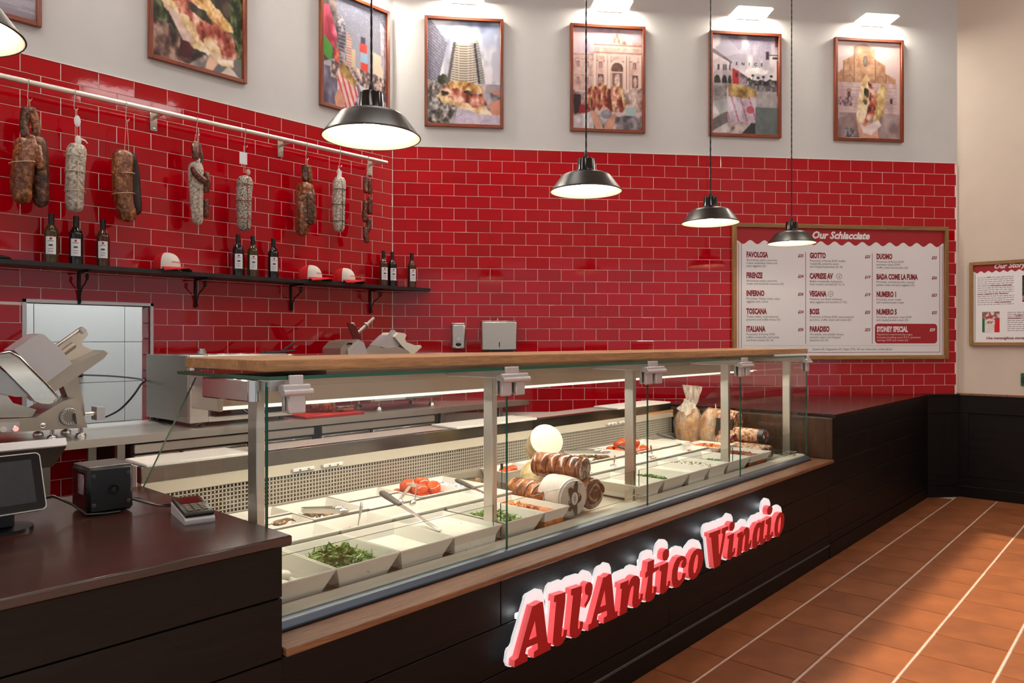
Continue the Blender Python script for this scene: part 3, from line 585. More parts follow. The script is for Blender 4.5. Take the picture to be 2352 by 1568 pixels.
# pass-through: steel trim, red tiled reveal, white tiled kitchen beyond
t = thing('window_1', 'pass-through hatch with steel trim in the tiled wall, white kitchen beyond', None, (1.585, YA, WZ0), kind='structure')
part('steel_trim', MB().box(WX0 - .022, WX0, YA - .014, YA + .004, WZ0, WZ1 + .022, .002).box(WX1, WX1 + .02, YA - .014, YA + .004, WZ0, WZ1 + .022, .002)
     .box(WX0 - .022, WX1 + .02, YA - .014, YA + .004, WZ1, WZ1 + .022, .002), cast_lt, t)
part('reveal', MB().box(WX1, WX1 + .004, YA, YA + .11, WZ0, WZ1).box(WX0 - .004, WX0, YA, YA + .11, WZ0, WZ1).box(WX0, WX1, YA, YA + .11, WZ1, WZ1 + .003), grout, t, smooth=False)
for r in range(8):
    z1 = WZ1 - .004 - r * PITCH_Z
    b = MB().box(WX1 - .006, WX1, YA + .004, YA + .105, max(z1 - .098, WZ0), z1, .0012)
    part('reveal_tile', b, red_tile, t, smooth=False)
kw = MB().box(-0.4, 4.4, 6.05, 6.15, 0, 3.0).box(-0.5, -0.4, YA + .11, 6.15, 0, 3.0).box(-.5, 4.4, YA + .11, 6.15, 3.0, 3.05)
k = tag(solo('wall_kitchen', kw, M('kitchen_joint', S(60, 64, 66), 0.7), org=(2, 6.1, 0), smooth=False), 'white tiled kitchen wall seen through the hatch', kind='structure')
wt = M('white_kitchen_tile', S(224, 228, 228), 0.25, rnd_=.02)
for i in range(6):
    for j in range(9):
        x0 = 1.62 - .61 * 2 + .61 * i - .02; z0 = .19 + .305 * j - .3
        part('kitchen_tile', MB().box(x0, x0 + .606, 6.042, 6.05, max(z0, 0), z0 + .301, .001), wt, k, smooth=False)
part('door_jamb', MB().box(1.02, 1.17, 5.6, 5.75, 0, 2.2).box(1.17, 1.30, 5.75, 5.85, 0, 2.2), M('grey_green_jamb', S(146, 142, 128), .5), k, smooth=False)
kl = thing('kitchen_ceiling_light', 'flat ceiling light in the kitchen behind the hatch', 'light', (1.9, 5.55, 2.97))
part('housing', MB().box(1.5, 2.3, 5.4, 5.7, 2.98, 3.0), white_pl, kl)
part('diffuser', MB().box(1.52, 2.28, 5.42, 5.68, 2.972, 2.98), EMIT('kitchen_light', (1, .99, .97, 1), 40.0), kl)
sk = MB().box(1.845, 1.915, 6.02, 6.042, 1.12, 1.26, .012)
s = thing('socket_plate', 'cream double socket on the white kitchen wall', 'socket', (1.88, 6.04, 1.12))
part('plate', sk, cream, s); part('plug', MB().cyl((1.885, 6.03, 1.17), (1.885, 5.99, 1.17), .018), black_pl, s)

# wainscot along the right wall, with the short angled return beside the counter
wn = thing('trim_1', 'dark wooden wainscot with cap and base below the beige wall', None, (XC, .4, 0), kind='structure')
cp = Matrix(FC)
for nm, d0, d1, z0, z1, mt_ in (('cap', -.030, 0, .925, .944, ledge_wood), ('top_rail', -.022, 0, .765, .925, dark_y), ('panel', -.010, 0, .185, .765, dark_y),
                                ('bottom_rail', -.020, 0, .100, .185, dark_y), ('base_board', -.026, 0, 0, .095, dark_y)):
    b = MB().box(.0, 5.0, d0, d1, z0, z1, .002, T=cp); part(nm, b, mt_, wn)
for s0 in (-0.0, 1.5, 3.0): part('stile', MB().box(s0, s0 + .09, -.019, 0, .185, .765, .002, T=cp), dark_z, wn)
rt = thing('trim_2', 'short dark wooden return between counter and wainscot', None, tuple(at('B', LB - .15, 0, 0)), kind='structure')
for nm, d1, z0, z1 in (('cap', -.05, .915, .935), ('top_rail', -.040, .765, .915), ('panel', -.030, .185, .765), ('bottom_rail', -.036, .1, .185), ('base_board', -.044, 0, .098)):
    part(nm, MB().box(LB - .345, LB - .012, d1, -.016, z0, z1, .002, T=FB), dark_z if nm == 'panel' else dark_x, rt)
# ------------------------------------------------------------------ counters
ROWS = [.915, .777, .625, .468, .311, .154, .097]
def plank(t, x0, x1, z0, z1, y=1.665, mat=dark_x):
    part('plank', MB().box(x0 + .001, x1 - .001, y, y + .02, z0 + .0015, z1 - .0015, .0022), mat, t)

sales = thing('sales_counter', 'dark wooden till counter with glossy brown top at the left', 'counter', (.2, 2.1, 0))
part('top', MB().box(-.9, 1.000, 1.648, 2.583, .910, .935, .004), top_wood, sales)
part('carcass', MB().box(-.88, .982, 1.690, 2.56, 0, .91), dark_x, sales)
for a, b in zip(ROWS[:-1], ROWS[1:]): plank(sales, -.88, .984, b, a, 1.668)
part('kickboard', MB().box(-.88, .984, 1.682, 1.695, 0, .09, .001), dark_x, sales)

base_c = thing('display_counter', 'long dark plank counter front below the glass case', 'counter', (3.0, 2.2, 0))
part('ledge', MB().box(.988, 4.955, 1.656, 1.83, .628, .648, .003), ledge_wood, base_c)
part('carcass', MB().box(.986, 4.94, 1.702, 2.95, 0.0, .622), M('dark_carcass', S(22, 18, 16), .6), base_c)
for a, b in zip(ROWS[2:-1], ROWS[3:]):
    cuts = {.625: [.986, 1.80, 4.20, 4.935], .468: [.986, 4.28, 4.935], .311: [.986, 2.9, 4.28, 4.935], .154: [.986, 2.9, 4.935]}[a]
    for x0, x1 in zip(cuts[:-1], cuts[1:]): plank(base_c, x0, x1, b, a, 1.680)
part('cable_strip', MB().box(.986, 4.935, 1.678, 1.70, .084, .097, .002), M('grey_strip', S(70, 72, 72), .4), base_c)
part('kickboard', MB().box(.986, 4.935, 1.683, 1.70, 0, .084, .001), dark_x, base_c)

far = thing('corner_counter', 'dark plank counter with glossy top running into the far corner', 'counter', (6.2, 2.2, 0))
xa = lambda y: CA.x + (YA - y) * (CB.x - CA.x) / (YA - CB.y)      # where the back wall stands at depth y
part('top', MB().prism([(5.06, 1.682), (xa(1.682) - .06, 1.682), (xa(3.05) - .03, 3.05), (5.06, 3.05)], .912, .932, axis='z'), top_wood, far)
part('carcass', MB().prism([(4.985, 1.71), (xa(1.71) - .08, 1.71), (xa(3.0) - .06, 3.0), (4.985, 3.0)], 0, .912, axis='z'), M('dark_carcass', S(22, 18, 16), .6), far, smooth=False)
part('side_panel', MB().box(4.965, 4.984, 1.70, 3.0, .648, .912, .002), WOOD('brown_side_panel', S(52, 30, 18), S(96, 62, 38), 'z', 10, .45, 0, .15), far)
part('corner_post', MB().box(4.955, 4.985, 1.678, 1.712, .648, .912, .002), WOOD('brown_side_panel', S(52, 30, 18), S(96, 62, 38), 'z', 10, .45, 0, .15), far)
for a, b in zip(ROWS[:-1], ROWS[1:]):
    plank(far, 4.945 if a < .63 else 4.985, 6.35 if a in (.915, .625, .311) else 5.75, b, a, 1.682)
    plank(far, 6.35 if a in (.915, .625, .311) else 5.75, 7.49, b, a, 1.682)
part('kickboard', MB().box(4.945, 7.50, 1.680, 1.70, 0, .094, .002), dark_x, far)
part('seam_strip', MB().box(4.936, 4.945, 1.686, 1.70, 0, .626), M('black_seam', S(10, 12, 13), .5), far, smooth=False)

# ------------------------------------------------------------------ sign on the counter front
sg = thing('shop_sign', 'red cut-out letters on glowing white backing across the dark counter front', 'sign', (2.9, 1.65, .38))
back_m = EMIT('sign_backing', (.93, .97, 1.0, 1), 0.45)
red_face = M('sign_red_face', S(190, 14, 30), .4, emis=S(196, 22, 40), es=.0)
red_side_lit = M('sign_red_side_lit', S(226, 70, 80), .4, emis=S(255, 110, 110), es=.38)  # backlight on the letter edges, put into their colour and emission
for pl in PLATES:
    vs, fs = curve_mesh([pl], .012)
    part('backing_plate', MB().add([(x, 1.645 - z, y) for x, y, z in vs], fs), back_m, sg, smooth=False)
LETTER_NAMES = {'A': 'letter_a_capital', 'apostrophe': 'apostrophe', 'V': 'letter_v_capital', 'dot': 'letter_dot'}
for nm, loops in LETTERS:
    vs, fs = curve_mesh(loops, .026)
    b = MB().add([(x, 1.625 - z, y) for x, y, z in vs], fs)
    o = part(LETTER_NAMES.get(nm, 'letter_' + nm), b, [red_face, red_side_lit], sg, smooth=False)
    me = o.data
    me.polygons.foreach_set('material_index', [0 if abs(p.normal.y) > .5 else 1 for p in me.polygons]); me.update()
for x in (1.95, 2.5, 3.1, 3.55, 3.9):
    part('stand_off', MB().cyl((x, 1.68, .42), (x, 1.645, .42), .008), cast_lt, sg)
# the lamps that give the backing its halo sit behind the plates
halo = EMIT('sign_halo', (.9, .95, 1.0, 1), 9.0)
def plate_top(x):
    zs = []
    for pl in PLATES:
        for (xa_, za), (xb, zb) in zip(pl, pl[1:] + pl[:1]):
            if min(xa_, xb) <= x < max(xa_, xb): zs.append(za + (zb - za) * (x - xa_) / (xb - xa_))
    return max(zs)
for x in (1.87, 2.03, 2.13, 2.33, 2.47, 2.63, 2.80, 2.99, 3.20, 3.42, 3.62, 3.74, 3.88, 4.05):
    z = plate_top(x)
    part('halo_lamp', MB().box(x - .02, x + .02, 1.656, 1.664, z - .052, z - .034, .002), halo, sg)

# ------------------------------------------------------------------ glass display case
X0, X1, YG = 1.006, 4.835, 1.785
case = thing('glass_display_case', 'long glass counter display case with oak top and lit interior', 'display case', (2.9, 2.2, .648))
sill = [(1.768, .648), (1.768, .660), (1.776, .672), (1.800, .676), (1.803, .690), (1.858, .690), (1.862, .655), (1.862, .648)]
part('sill', MB().prism(sill[:4] + [(1.800, .648)], X0, X1, axis='x'), alu_blue, case)
part('sill_cap', MB().prism([(1.800, .648), (1.800, .678), (1.812, .684), (1.860, .684), (1.860, .648)], X0, X1, axis='x'), cream, case)
part('sill_gasket', MB().box(X0, X1, 1.760, 1.770, .6485, .654), black_pl, case)
zr = lambda y: .74 + .05 * (y - 1.84)
zd = lambda y: zr(y) - .084
deck = MB().add([(X0, 1.86, zd(1.86)), (X1, 1.86, zd(1.86)), (X1, 2.66, zd(2.66)), (X0, 2.66, zd(2.66)),
                 (X0, 1.86, .6485), (X1, 1.86, .6485), (X1, 2.66, .6485), (X0, 2.66, .6485)],
                [(0, 1, 2, 3), (4, 7, 6, 5), (0, 4, 5, 1), (1, 5, 6, 2), (2, 6, 7, 3), (3, 7, 4, 0)])
part('deck', deck, M('white_steel_deck', S(226, 218, 200), .35, .2), case, smooth=False)
# punched front strip and square-punched rear grille
b = MB()
for k in range(int((X1 - X0) / .012)): b.box(X0 + .012 * k, X0 + .012 * k + .006, 1.8625, 1.874, zd(1.87), zd(1.87) + .0015)
part('front_vent', b, M('vent_steel', S(120, 110, 98), .4, .5), case, smooth=False)
b = MB(); gx0, gx1, gz0, gz1, gy = 1.03, 4.60, .776, .885, 2.645
nz = 7; pz = (gz1 - gz0) / nz
for k in range(nz + 1): b.box(gx0, gx1, gy, gy + .0015, gz0 + k * pz - .0022, gz0 + k * pz + .0022)
nx = int((gx1 - gx0) / .0148)
for k in range(nx + 1): b.box(gx0 + k * .0148 - .0023, gx0 + k * .0148 + .0023, gy, gy + .0015, gz0, gz1)
part('rear_grille', b, M('grille_enamel', S(214, 206, 190), .5, .15), case, smooth=False)
part('grille_shade', MB().box(gx0, gx1, gy + .03, gy + .034, gz0 - .02, gz1), M('recess_shade_brown', S(120, 104, 84), .5, .4), case, smooth=False)  # brown sheet standing in for the shadow behind the grille
part('grille_sill', MB().box(X0, 4.62, 2.632, 2.66, zd(2.66), .772, .002), M('satin_slope', S(176, 164, 146), .5, .25), case)
part('rear_slope', MB().add([(X0 + .02, 2.640, .886), (4.62, 2.640, .886), (4.62, 2.662, .930), (X0 + .02, 2.662, .930)], [(0, 1, 2, 3)]), M('satin_slope', S(176, 164, 146), .5, .25), case, smooth=False)
part('rear_upstand', MB().box(X0 + .02, 4.62, 2.660, 2.70, .925, .984, .002), STEEL('dark_mirror_steel', (.20, .175, .15, 1), .16, 'x', 5, .12), case)
part('rear_worktop', MB().box(X0 + .02, 4.62, 2.70, 2.86, .6485, .984, .002), steel, case)
part('end_grille', MB().box(4.62, 4.64, 2.2, 2.70, .70, .90, .002), M('dark_grille', S(70, 60, 48), .4, .5), case)
part('end_grille_rail', MB().box(4.30, 4.64, 2.655, 2.675, .895, .935, .002), oak_x, case)
for k, x in enumerate((1.60, 1.74, 3.80, 3.93)):
    h = part('hinge_plate', MB().box(x, x + .10, 2.632, 2.645, .893, .908, .003), white_pl, case)
    part('hinge_pin', MB().cyl((x + .03, 2.63, .9), (x + .03, 2.628, .9), .004).cyl((x + .07, 2.63, .9), (x + .07, 2.628, .9), .004), steel_dk, h)
# glass: four front panes, two ends, low inner screens, roof pane; the cut edges show green
def pane(name, x0, x1, y0, y1, z0, z1, parent=case):
    b = MB().box(x0, x1, y0, y1, z0, z1)
    o = part(name, b, [glass, green_edge], parent, smooth=False); me = o.data
    th = min(x1 - x0, y1 - y0, z1 - z0)
    ax = [x1 - x0, y1 - y0, z1 - z0].index(th)
    me.polygons.foreach_set('material_index', [0 if abs(p.normal[ax]) > .5 else 1 for p in me.polygons]); me.update()
    return o
JX = [X0 + .002, 1.947, 2.893, 3.850, X1 - .002]
for a, b_ in zip(JX[:-1], JX[1:]): pane('front_pane', a + .002, b_ - .002, YG, YG + .006, .664, 1.300)
pane('roof_pane', X0 - .004, X1 + .004, YG - .012, 2.32, 1.318, 1.328)
for x in (X0, X1 - .006):
    vs = [(YG + .008, .66), (YG + .008, 1.312), (2.205, 1.312), (2.60, .925), (2.60, .78), (2.60, .66)]
    b = MB().prism(vs, x, x + .006, axis='x'); o = part('end_pane', b, [glass, green_edge], case, smooth=False)
    o.data.polygons.foreach_set('material_index', [0 if abs(p.normal.x) > .5 else 1 for p in o.data.polygons]); o.data.update()
PX = [1.033, 1.978, 2.930, 3.912, 4.800]
for a, b_ in zip(PX[:-1], PX[1:]): pane('low_screen', a + .034, b_ - .006, 1.876, 1.881, .69, .815)
for x in PX:
    part('post', MB().box(x, x + .026, 1.888, 1.936, zd(1.9), 1.30, .002), STEEL('post_steel', (.66, .62, .57, 1), .3, 'z'), case)
    part('roof_arm', MB().box(x - .01, x + .036, 1.80, 2.28, 1.285, 1.316, .002), cast_lt, case)
# light trunk under the roof
trunk = [(2.12, 1.312), (2.12, 1.270), (2.135, 1.224), (2.145, 1.222), (2.30, 1.222), (2.31, 1.23), (2.31, 1.312)]
part('light_trunk', MB().prism(trunk, X0 + .05, X1 - .04, axis='x'), M('trunk_grey', S(196, 190, 178), .35, .3), case, ang=20)
led = EMIT('case_led', (1.0, .92, .78, 1), 17.0)
part('light_strip', MB().box(X0 + .06, X1 - .05, 2.15, 2.23, 1.2165, 1.2205), led, case, smooth=False)
part('light_lens', MB().box(X0 + .04, X1 - .035, 2.134, 2.142, 1.2125, 1.2235, .002), EMIT('lens_glow', (1, .95, .85, 1), .9), case, smooth=False)
part('light_end_cap', MB().box(X0 + .035, X0 + .05, 2.125, 2.31, 1.21, 1.30, .003), cream, case)
part('roof_liner', MB().box(X0 + .03, X1 - .03, 1.95, 2.28, 1.3125, 1.3165), M('liner_grey', S(96, 96, 92), .35, .5), case, smooth=False)
part('end_box', MB().box(X0 - .012, X0 + .02, 1.86, 2.135, 1.256, 1.316, .004).cyl((X0 + .004, 1.86, 1.258), (X0 + .004, 1.86, 1.315), .016, n=20), steel_pol, case)
part('oak_top', MB().box(1.012, 4.875, 1.797, 2.285, 1.3395, 1.371, .002), oak_x, case)
part('top_spacer', MB().box(1.3, 4.7, 1.95, 2.2, 1.328, 1.3395), M('trunk_grey', S(196, 190, 178), .35, .3), case, smooth=False)
def clip(x0, x1, both=True):
    h = part('pane_hinge', MB().box(x0, x1, 1.758, 1.790, 1.280, 1.306, .004).box(x0 + .02, x0 + .02 + (x1 - x0) * .5, 1.762, 1.772, 1.300, 1.330, .002), cast_lt, case)
    part('hinge_barrel', MB().cyl((x0 - .002, 1.760, 1.284), (x1 + .002, 1.760, 1.284), .010, n=16), cast_lt, h)
    w = (x1 - x0)
    for a, c in (((x0 + .006, x0 + w * .42), (x0 + w * .58, x1 - .008)) if both else ((x0 + .02, x1 - .01),)):
        part('pane_clamp', MB().box(a, c, 1.768, 1.783, 1.225, 1.282, .004), cast_lt, h)
        part('clamp_back', MB().box(a, c, 1.793, 1.806, 1.228, 1.290, .004), cast_lt, h)
clip(1.040, 1.125, False); clip(1.895, 2.035); clip(2.845, 3.00); clip(3.80, 3.945); clip(4.755, 4.832, False)
part('maker_badge', MB().box(X0 + .005, X0 + .03, 1.763, 1.768, .664, .690, .002), black_gl, case)
V, F = text_geo([('OBANC', 0, .006, .0075, 'LEFT', 1, 0, 0), ('refrigeration', 0, .0, .0045, 'LEFT', 1, 0, 0)])
part('badge_text', MB().add([(X0 + .006 + x, 1.7625, .672 + y) for x, y, z in V], F), white_print, case, smooth=False)
for x in (2.905, 4.70):
    a = thing('acrylic_block', 'clear acrylic block at the foot of the %s case post' % ('third' if x < 4 else 'last'), 'block', (x, 1.86, .684), group=None)
    b = MB()
    for (xa_, xb, ya, yb, za, zb) in ((0, .05, 0, .003, 0, .028), (0, .05, .042, .045, 0, .028), (0, .003, .003, .042, 0, .028), (.047, .05, .003, .042, 0, .028), (.003, .047, .003, .042, .025, .028)):
        b.box(x - .025 + xa_, x - .025 + xb, 1.815 + ya, 1.815 + yb, .685 + za, .685 + zb)
    part('shell', b, clear_pl, a, smooth=False)
    part('rim', MB().box(x - .026, x + .026, 1.814, 1.817, .710, .713).box(x - .026, x + .026, 1.858, 1.861, .710, .713).box(x - .026, x - .023, 1.814, 1.861, .710, .713).box(x + .023, x + .026, 1.814, 1.861, .710, .713), white_pl, a, smooth=False)
for k, (a, b_, w) in enumerate(((1.035, 1.415, 'left'), (2.51, 3.12, 'middle'), (3.92, 4.57, 'right'))):
    solo('cutting_board', MB().box(a, b_, 2.635, 2.83, .984, .996, .003), white_pl, 'white plastic cutting board on the case rear ledge, %s of three' % w, 'cutting board', 'white boards along the rear ledge')
# ------------------------------------------------------------------ white pans and what is in them
def pan(label, u0, u1, v0, v1, depth=.074):
    z = zr((v0 + v1) / 2); b = MB(); u0 += .0015; u1 -= .0015; v0 += .0015; v1 -= .0015
    def ring(i, zz): return [(u0 + i, v0 + i, zz), (u1 - i, v0 + i, zz), (u1 - i, v1 - i, zz), (u0 + i, v1 - i, zz)]
    ins = min(.034, (u1 - u0) * .2, (v1 - v0) * .2)
    rings = [ring(ins, z - depth), ring(.002, z - .006), ring(.0, z - .003), ring(.001, z), ring(.005, z), ring(.0065, z - .003), ring(ins + .003, z - depth + .005)]
    vs = [p for r in rings for p in r]; fs = [(3, 2, 1, 0)]
    for i in range(len(rings) - 1):
        for k in range(4): fs.append((i * 4 + k, i * 4 + (k + 1) % 4, i * 4 + 4 + (k + 1) % 4, i * 4 + 4 + k))
    n = (len(rings) - 1) * 4; fs.append((n, n + 1, n + 2, n + 3))
    return solo('food_pan', b.add(vs, fs), pan_white, label, 'pan', 'white square food pans in the case')

def inner(u0, u1, v0, v1, h, depth=.074):
    """the pan's clear width at height h above its floor"""
    t = min(.034, (u1 - u0) * .2, (v1 - v0) * .2); i = t + .004 - (t - .006) * h / (depth - .005)
    return u0 + i, u1 - i, v0 + i, v1 - i, zr((v0 + v1) / 2) - depth + .006

def bed(r, h, name, mat, label, cat, lump=.006, n=14, dome=.0, kind='stuff', seed=1, freq=40):
    """a lumpy fill reaching height h in pan rectangle r"""
    u0, u1, v0, v1, zb = inner(*r, h); g = random.Random(seed); ph = [g.uniform(0, 6.28) for _ in range(6)]
    b = MB(); vs = []; fs = []
    for j in range(n + 1):
        for i in range(n + 1):
            x = u0 + (u1 - u0) * i / n; y = v0 + (v1 - v0) * j / n
            e = min(i, n - i, j, n - j) / (n / 2)
            w = math.sin(x * freq * 1.3 + ph[0]) * math.sin(y * freq + ph[1]) + .6 * math.sin(x * freq * 2.7 + y * 31 + ph[2]) + g.uniform(-.4, .4)
            vs.append((x, y, zb + h + (lump * w * .5 + dome * math.sin(min(1, e) * math.pi / 2)) * (0 if e == 0 else 1)))
    for j in range(n):
        for i in range(n): a = j * (n + 1) + i; fs.append((a, a + 1, a + n + 2, a + n + 1))
    m = len(vs); vs += [(u0 + .004, v0 + .004, zb), (u1 - .004, v0 + .004, zb), (u1 - .004, v1 - .004, zb), (u0 + .004, v1 - .004, zb)]
    c = [0, n, (n + 1) * (n + 1) - 1, n * (n + 1)]
    e0 = list(range(0, n + 1)); e1 = [k * (n + 1) + n for k in range(n + 1)]; e2 = [n * (n + 1) + n - k for k in range(n + 1)]; e3 = [(n - k) * (n + 1) for k in range(n + 1)]
    fs += [tuple(e0[::-1] + [m, m + 1]), tuple(e1[::-1] + [m + 1, m + 2]), tuple(e2[::-1] + [m + 2, m + 3]), tuple(e3[::-1] + [m + 3, m]), (m, m + 3, m + 2, m + 1)]
    return b.add(vs, fs)

def crumbs(b, r, h, n, size, seed, mound=.01, spread=.8, flat=.5, cx=.5, cy=.5):
    """n small irregular bits heaped on a mound"""
    u0, u1, v0, v1, zb = inner(*r, h); g = random.Random(seed)
    for _ in range(n):
        a = g.uniform(0, 6.283); q = math.sqrt(g.random()) * spread
        x = u0 + (u1 - u0) * (cx + .5 * q * math.cos(a)); y = v0 + (v1 - v0) * (cy + .5 * q * math.sin(a))
        x = min(max(x, u0 + size), u1 - size); y = min(max(y, v0 + size), v1 - size)
        z = zb + h + mound * (1 - q * q) + g.uniform(-.2, .6) * size
        s = size * g.uniform(.6, 1.4)
        T = Matrix.Translation((x, y, z)) @ Matrix.Rotation(g.uniform(0, 6.28), 4, 'Z') @ Matrix.Rotation(g.uniform(-.7, .7), 4, 'X') @ Matrix.Rotation(g.uniform(-.7, .7), 4, 'Y')
        b.add([(-s, -s * .6, 0), (s * .9, -s * .5, 0), (s, s * .6, 0), (-s * .8, s * .5, 0), (0, 0, s * flat)], [(0, 1, 4), (1, 2, 4), (2, 3, 4), (3, 0, 4), (3, 2, 1, 0)], T)
    return b

def leaves(r, h, n, L, W, seed, mound=.03, spread=.95, curl=.5):
    u0, u1, v0, v1, zb = inner(*r, h); g = random.Random(seed); b = MB()
    for _ in range(n):
        a = g.uniform(0, 6.283); q = math.sqrt(g.random()) * spread
        x = (u0 + u1) / 2 + (u1 - u0) * .5 * q * math.cos(a) * .92; y = (v0 + v1) / 2 + (v1 - v0) * .5 * q * math.sin(a) * .92
        z = zb + h * .4 + mound * (1 - q * q) * g.uniform(.35, 1.0) + g.uniform(0, .008)
        l = L * g.uniform(.6, 1.3); w = W * g.uniform(.5, 1.3); up = g.uniform(-.25, .45)
        if g.random() < .05: up = g.uniform(.7, 1.2)
        T = Matrix.Translation((x, y, z)) @ Matrix.Rotation(g.uniform(0, 6.283), 4, 'Z') @ Matrix.Rotation(-up, 4, 'Y') @ Matrix.Rotation(g.uniform(-.8, .8), 4, 'X')
        k = curl * g.uniform(-1, 1) * l
        b.add([(-l / 2, 0, 0), (-l * .1, w * .5, k * .25), (-l * .1, -w * .5, k * .25), (l * .25, w * .6, k * .2), (l * .25, -w * .6, k * .2), (l / 2, 0, -k * .2), (-l * .1, 0, k * .25 - w * .25), (l * .25, 0, k * .2 - w * .25)],
              [(0, 6, 1), (0, 2, 6), (1, 6, 7, 3), (6, 2, 4, 7), (3, 7, 5), (7, 4, 5)], T)
    return b

rocket_m = SPECK('rocket_green', S(74, 120, 30), S(126, 170, 66), S(204, 220, 158), 60, .5, .1, var=.2)
herb_m = SPECK('pale_herb', S(70, 104, 52), S(132, 160, 96), S(200, 210, 170), 80, .55, .1, var=.2)
blue_m = M('pale_blue_bits', S(196, 208, 226), .5)
cream_m = M('white_cream', S(240, 236, 224), .4, var=.03, vs=30, bump=.2, bs_=60)
cheese_m = M('white_curd', S(244, 240, 226), .45, bump=.2, bs_=40)
speck_m = SPECK('speckled_cream', S(90, 84, 70), S(236, 230, 214), S(244, 240, 228), 70, .5, .15, pos=(.30, .36, .5), var=.05)
seed_m = SPECK('brown_seed', S(72, 46, 22), S(138, 98, 56), S(196, 160, 110), 240, .6, .2)
redspice_m = SPECK('red_spice', S(92, 28, 14), S(150, 62, 36), S(186, 96, 60), 240, .7, .2)
mush_m = SPECK('grilled_mushroom', S(62, 36, 16), S(134, 92, 48), S(196, 158, 108), 50, .45, .3, coat=.2)
orange_m = SPECK('orange_dice', S(176, 62, 10), S(222, 106, 28), S(236, 150, 70), 90, .4, .2, coat=.3)
paste_m = SPECK('orange_paste', S(200, 88, 22), S(226, 128, 50), S(236, 168, 96), 60, .4, .4, coat=.3)
flake_m = SPECK('red_flakes', S(110, 34, 10), S(176, 78, 26), S(214, 130, 60), 120, .55, .2)
tom_m = SPECK('tomato_skin', S(206, 66, 12), S(228, 98, 32), S(240, 148, 82), 7, .18, .02, var=.15, coat=.4)
blackbit_m = M('dark_bits', S(70, 56, 40), .6)
handle_m = M('dark_handle', S(66, 60, 54), .42)
spoon_m = STEEL('cutlery_steel', (.66, .63, .58, 1), .22, 'x', 10, .1)
clear_m = GLASS('clear_scoop', (.97, .96, .94, 1), 2.5, .08)

A1, A2, A3, A4, A5, A6, A7 = 1.030, 1.264, 1.505, 1.741, 2.003, 2.229, 2.392
r1 = (1.842, 2.166); r2 = (2.170, 2.333); r3 = (2.337, 2.628); r3a = (2.337, 2.48); r3b = (2.484, 2.628)
def P(a, b, r): return (a, b, r[0], r[1])
def lay_pan(label, rect): pan(label, *rect); return rect
def stuffing(name, mb, mat, label, cat='food'): return solo(name, mb, mat, label, cat, kind='stuff')

# front row, from the till end
p = lay_pan('white pan of mozzarella pieces, frontmost at the till end', P(A1, A2, r1))
g = random.Random(5); b = bed(p, .012, '', None, '', '', .004)
for _ in range(9):
    u0, u1, v0, v1, zb = inner(*p, .02)
    b.ball((g.uniform(u0 + .03, u1 - .03), g.uniform(v0 + .03, v1 - .03), zb + .024), .028, .026, .016, 12, 8)
stuffing('mozzarella_pieces', b, cheese_m, 'white mozzarella pieces in the frontmost pan')
p = lay_pan('white pan heaped with bright rocket beside the till counter', P(A2, A3, r1))
stuffing('rocket_leaves', leaves(p, .05, 620, .062, .010, 3, .052), rocket_m, 'large heap of bright green rocket near the till counter', 'salad')
p = lay_pan('white pan of smooth cream, right of the big rocket pan', P(A3, A4, r1))
stuffing('white_cream_fill', bed(p, .030, '', None, '', '', .004, seed=3), cream_m, 'smooth white cream right of the big rocket heap')
p = lay_pan('white pan of speckled cream below the long knife', P(A4, A5 - .018, r1))
stuffing('speckled_cream_fill', bed(p, .052, '', None, '', '', .008, seed=4), speck_m, 'speckled white cream below the long knife')
p = lay_pan('white pan of rocket behind the second case post', P(A5, A6, r1))
stuffing('rocket_leaves', leaves(p, .05, 380, .055, .010, 8, .040, .85), rocket_m, 'rocket heap behind the second case post', 'salad')
p = lay_pan('narrow white pan of orange paste beside the wrapped roast', P(A6, A7, r1))
b = bed(p, .046, '', None, '', '', .008, seed=6, freq=60); crumbs(b, p, .046, 40, .008, 4, .008, .7, .5, .4, .6)
stuffing('orange_paste_fill', b, paste_m, 'orange paste in the pan beside the wrapped roast')
# middle row
p = lay_pan('small white pan of greens on blue ice, behind the big rocket', P(A2, A3, r2))
stuffing('salad_greens', leaves(p, .02, 110, .035, .012, 12, .02, .8), rocket_m, 'few small green leaves behind the big rocket heap', 'salad')
stuffing('blue_ice_bits', crumbs(MB(), p, .02, 160, .005, 5, .012, .7, .8, .5, .7), blue_m, 'pale blue ice bits behind the small greens', 'ice')
p = lay_pan('small white pan of brown seed mix with a spoon', P(A3, A4, r2))
b = bed(p, .026, '', None, '', '', .006, seed=8, freq=60); crumbs(b, p, .026, 420, .004, 6, .010, .98)
stuffing('seed_mix', b, seed_m, 'brown seed mix under the leaning spoon')
p = lay_pan('small white pan of herb cream under the long knife handle', P(A4, A5, r2))
b = bed(p, .036, '', None, '', '', .006, seed=9)
stuffing('herb_cream_fill', b, speck_m, 'herb-specked cream under the long knife handle')
p = lay_pan('small white pan of dark red spice', P(A5, A6, r2))
b = bed(p, .020, '', None, '', '', .004, seed=10); crumbs(b, p, .020, 380, .004, 7, .014, .95)
stuffing('red_spice_fill', b, redspice_m, 'dark red spice in front of the tomatoes')
p = lay_pan('small white pan with the grey-handled spatula, left of the roasts', P(A6, A7 + .012, r2))
stuffing('white_cream_fill', bed(p, .040, '', None, '', '', .004, seed=11), cream_m, 'white cream under the spatula left of the roasts')
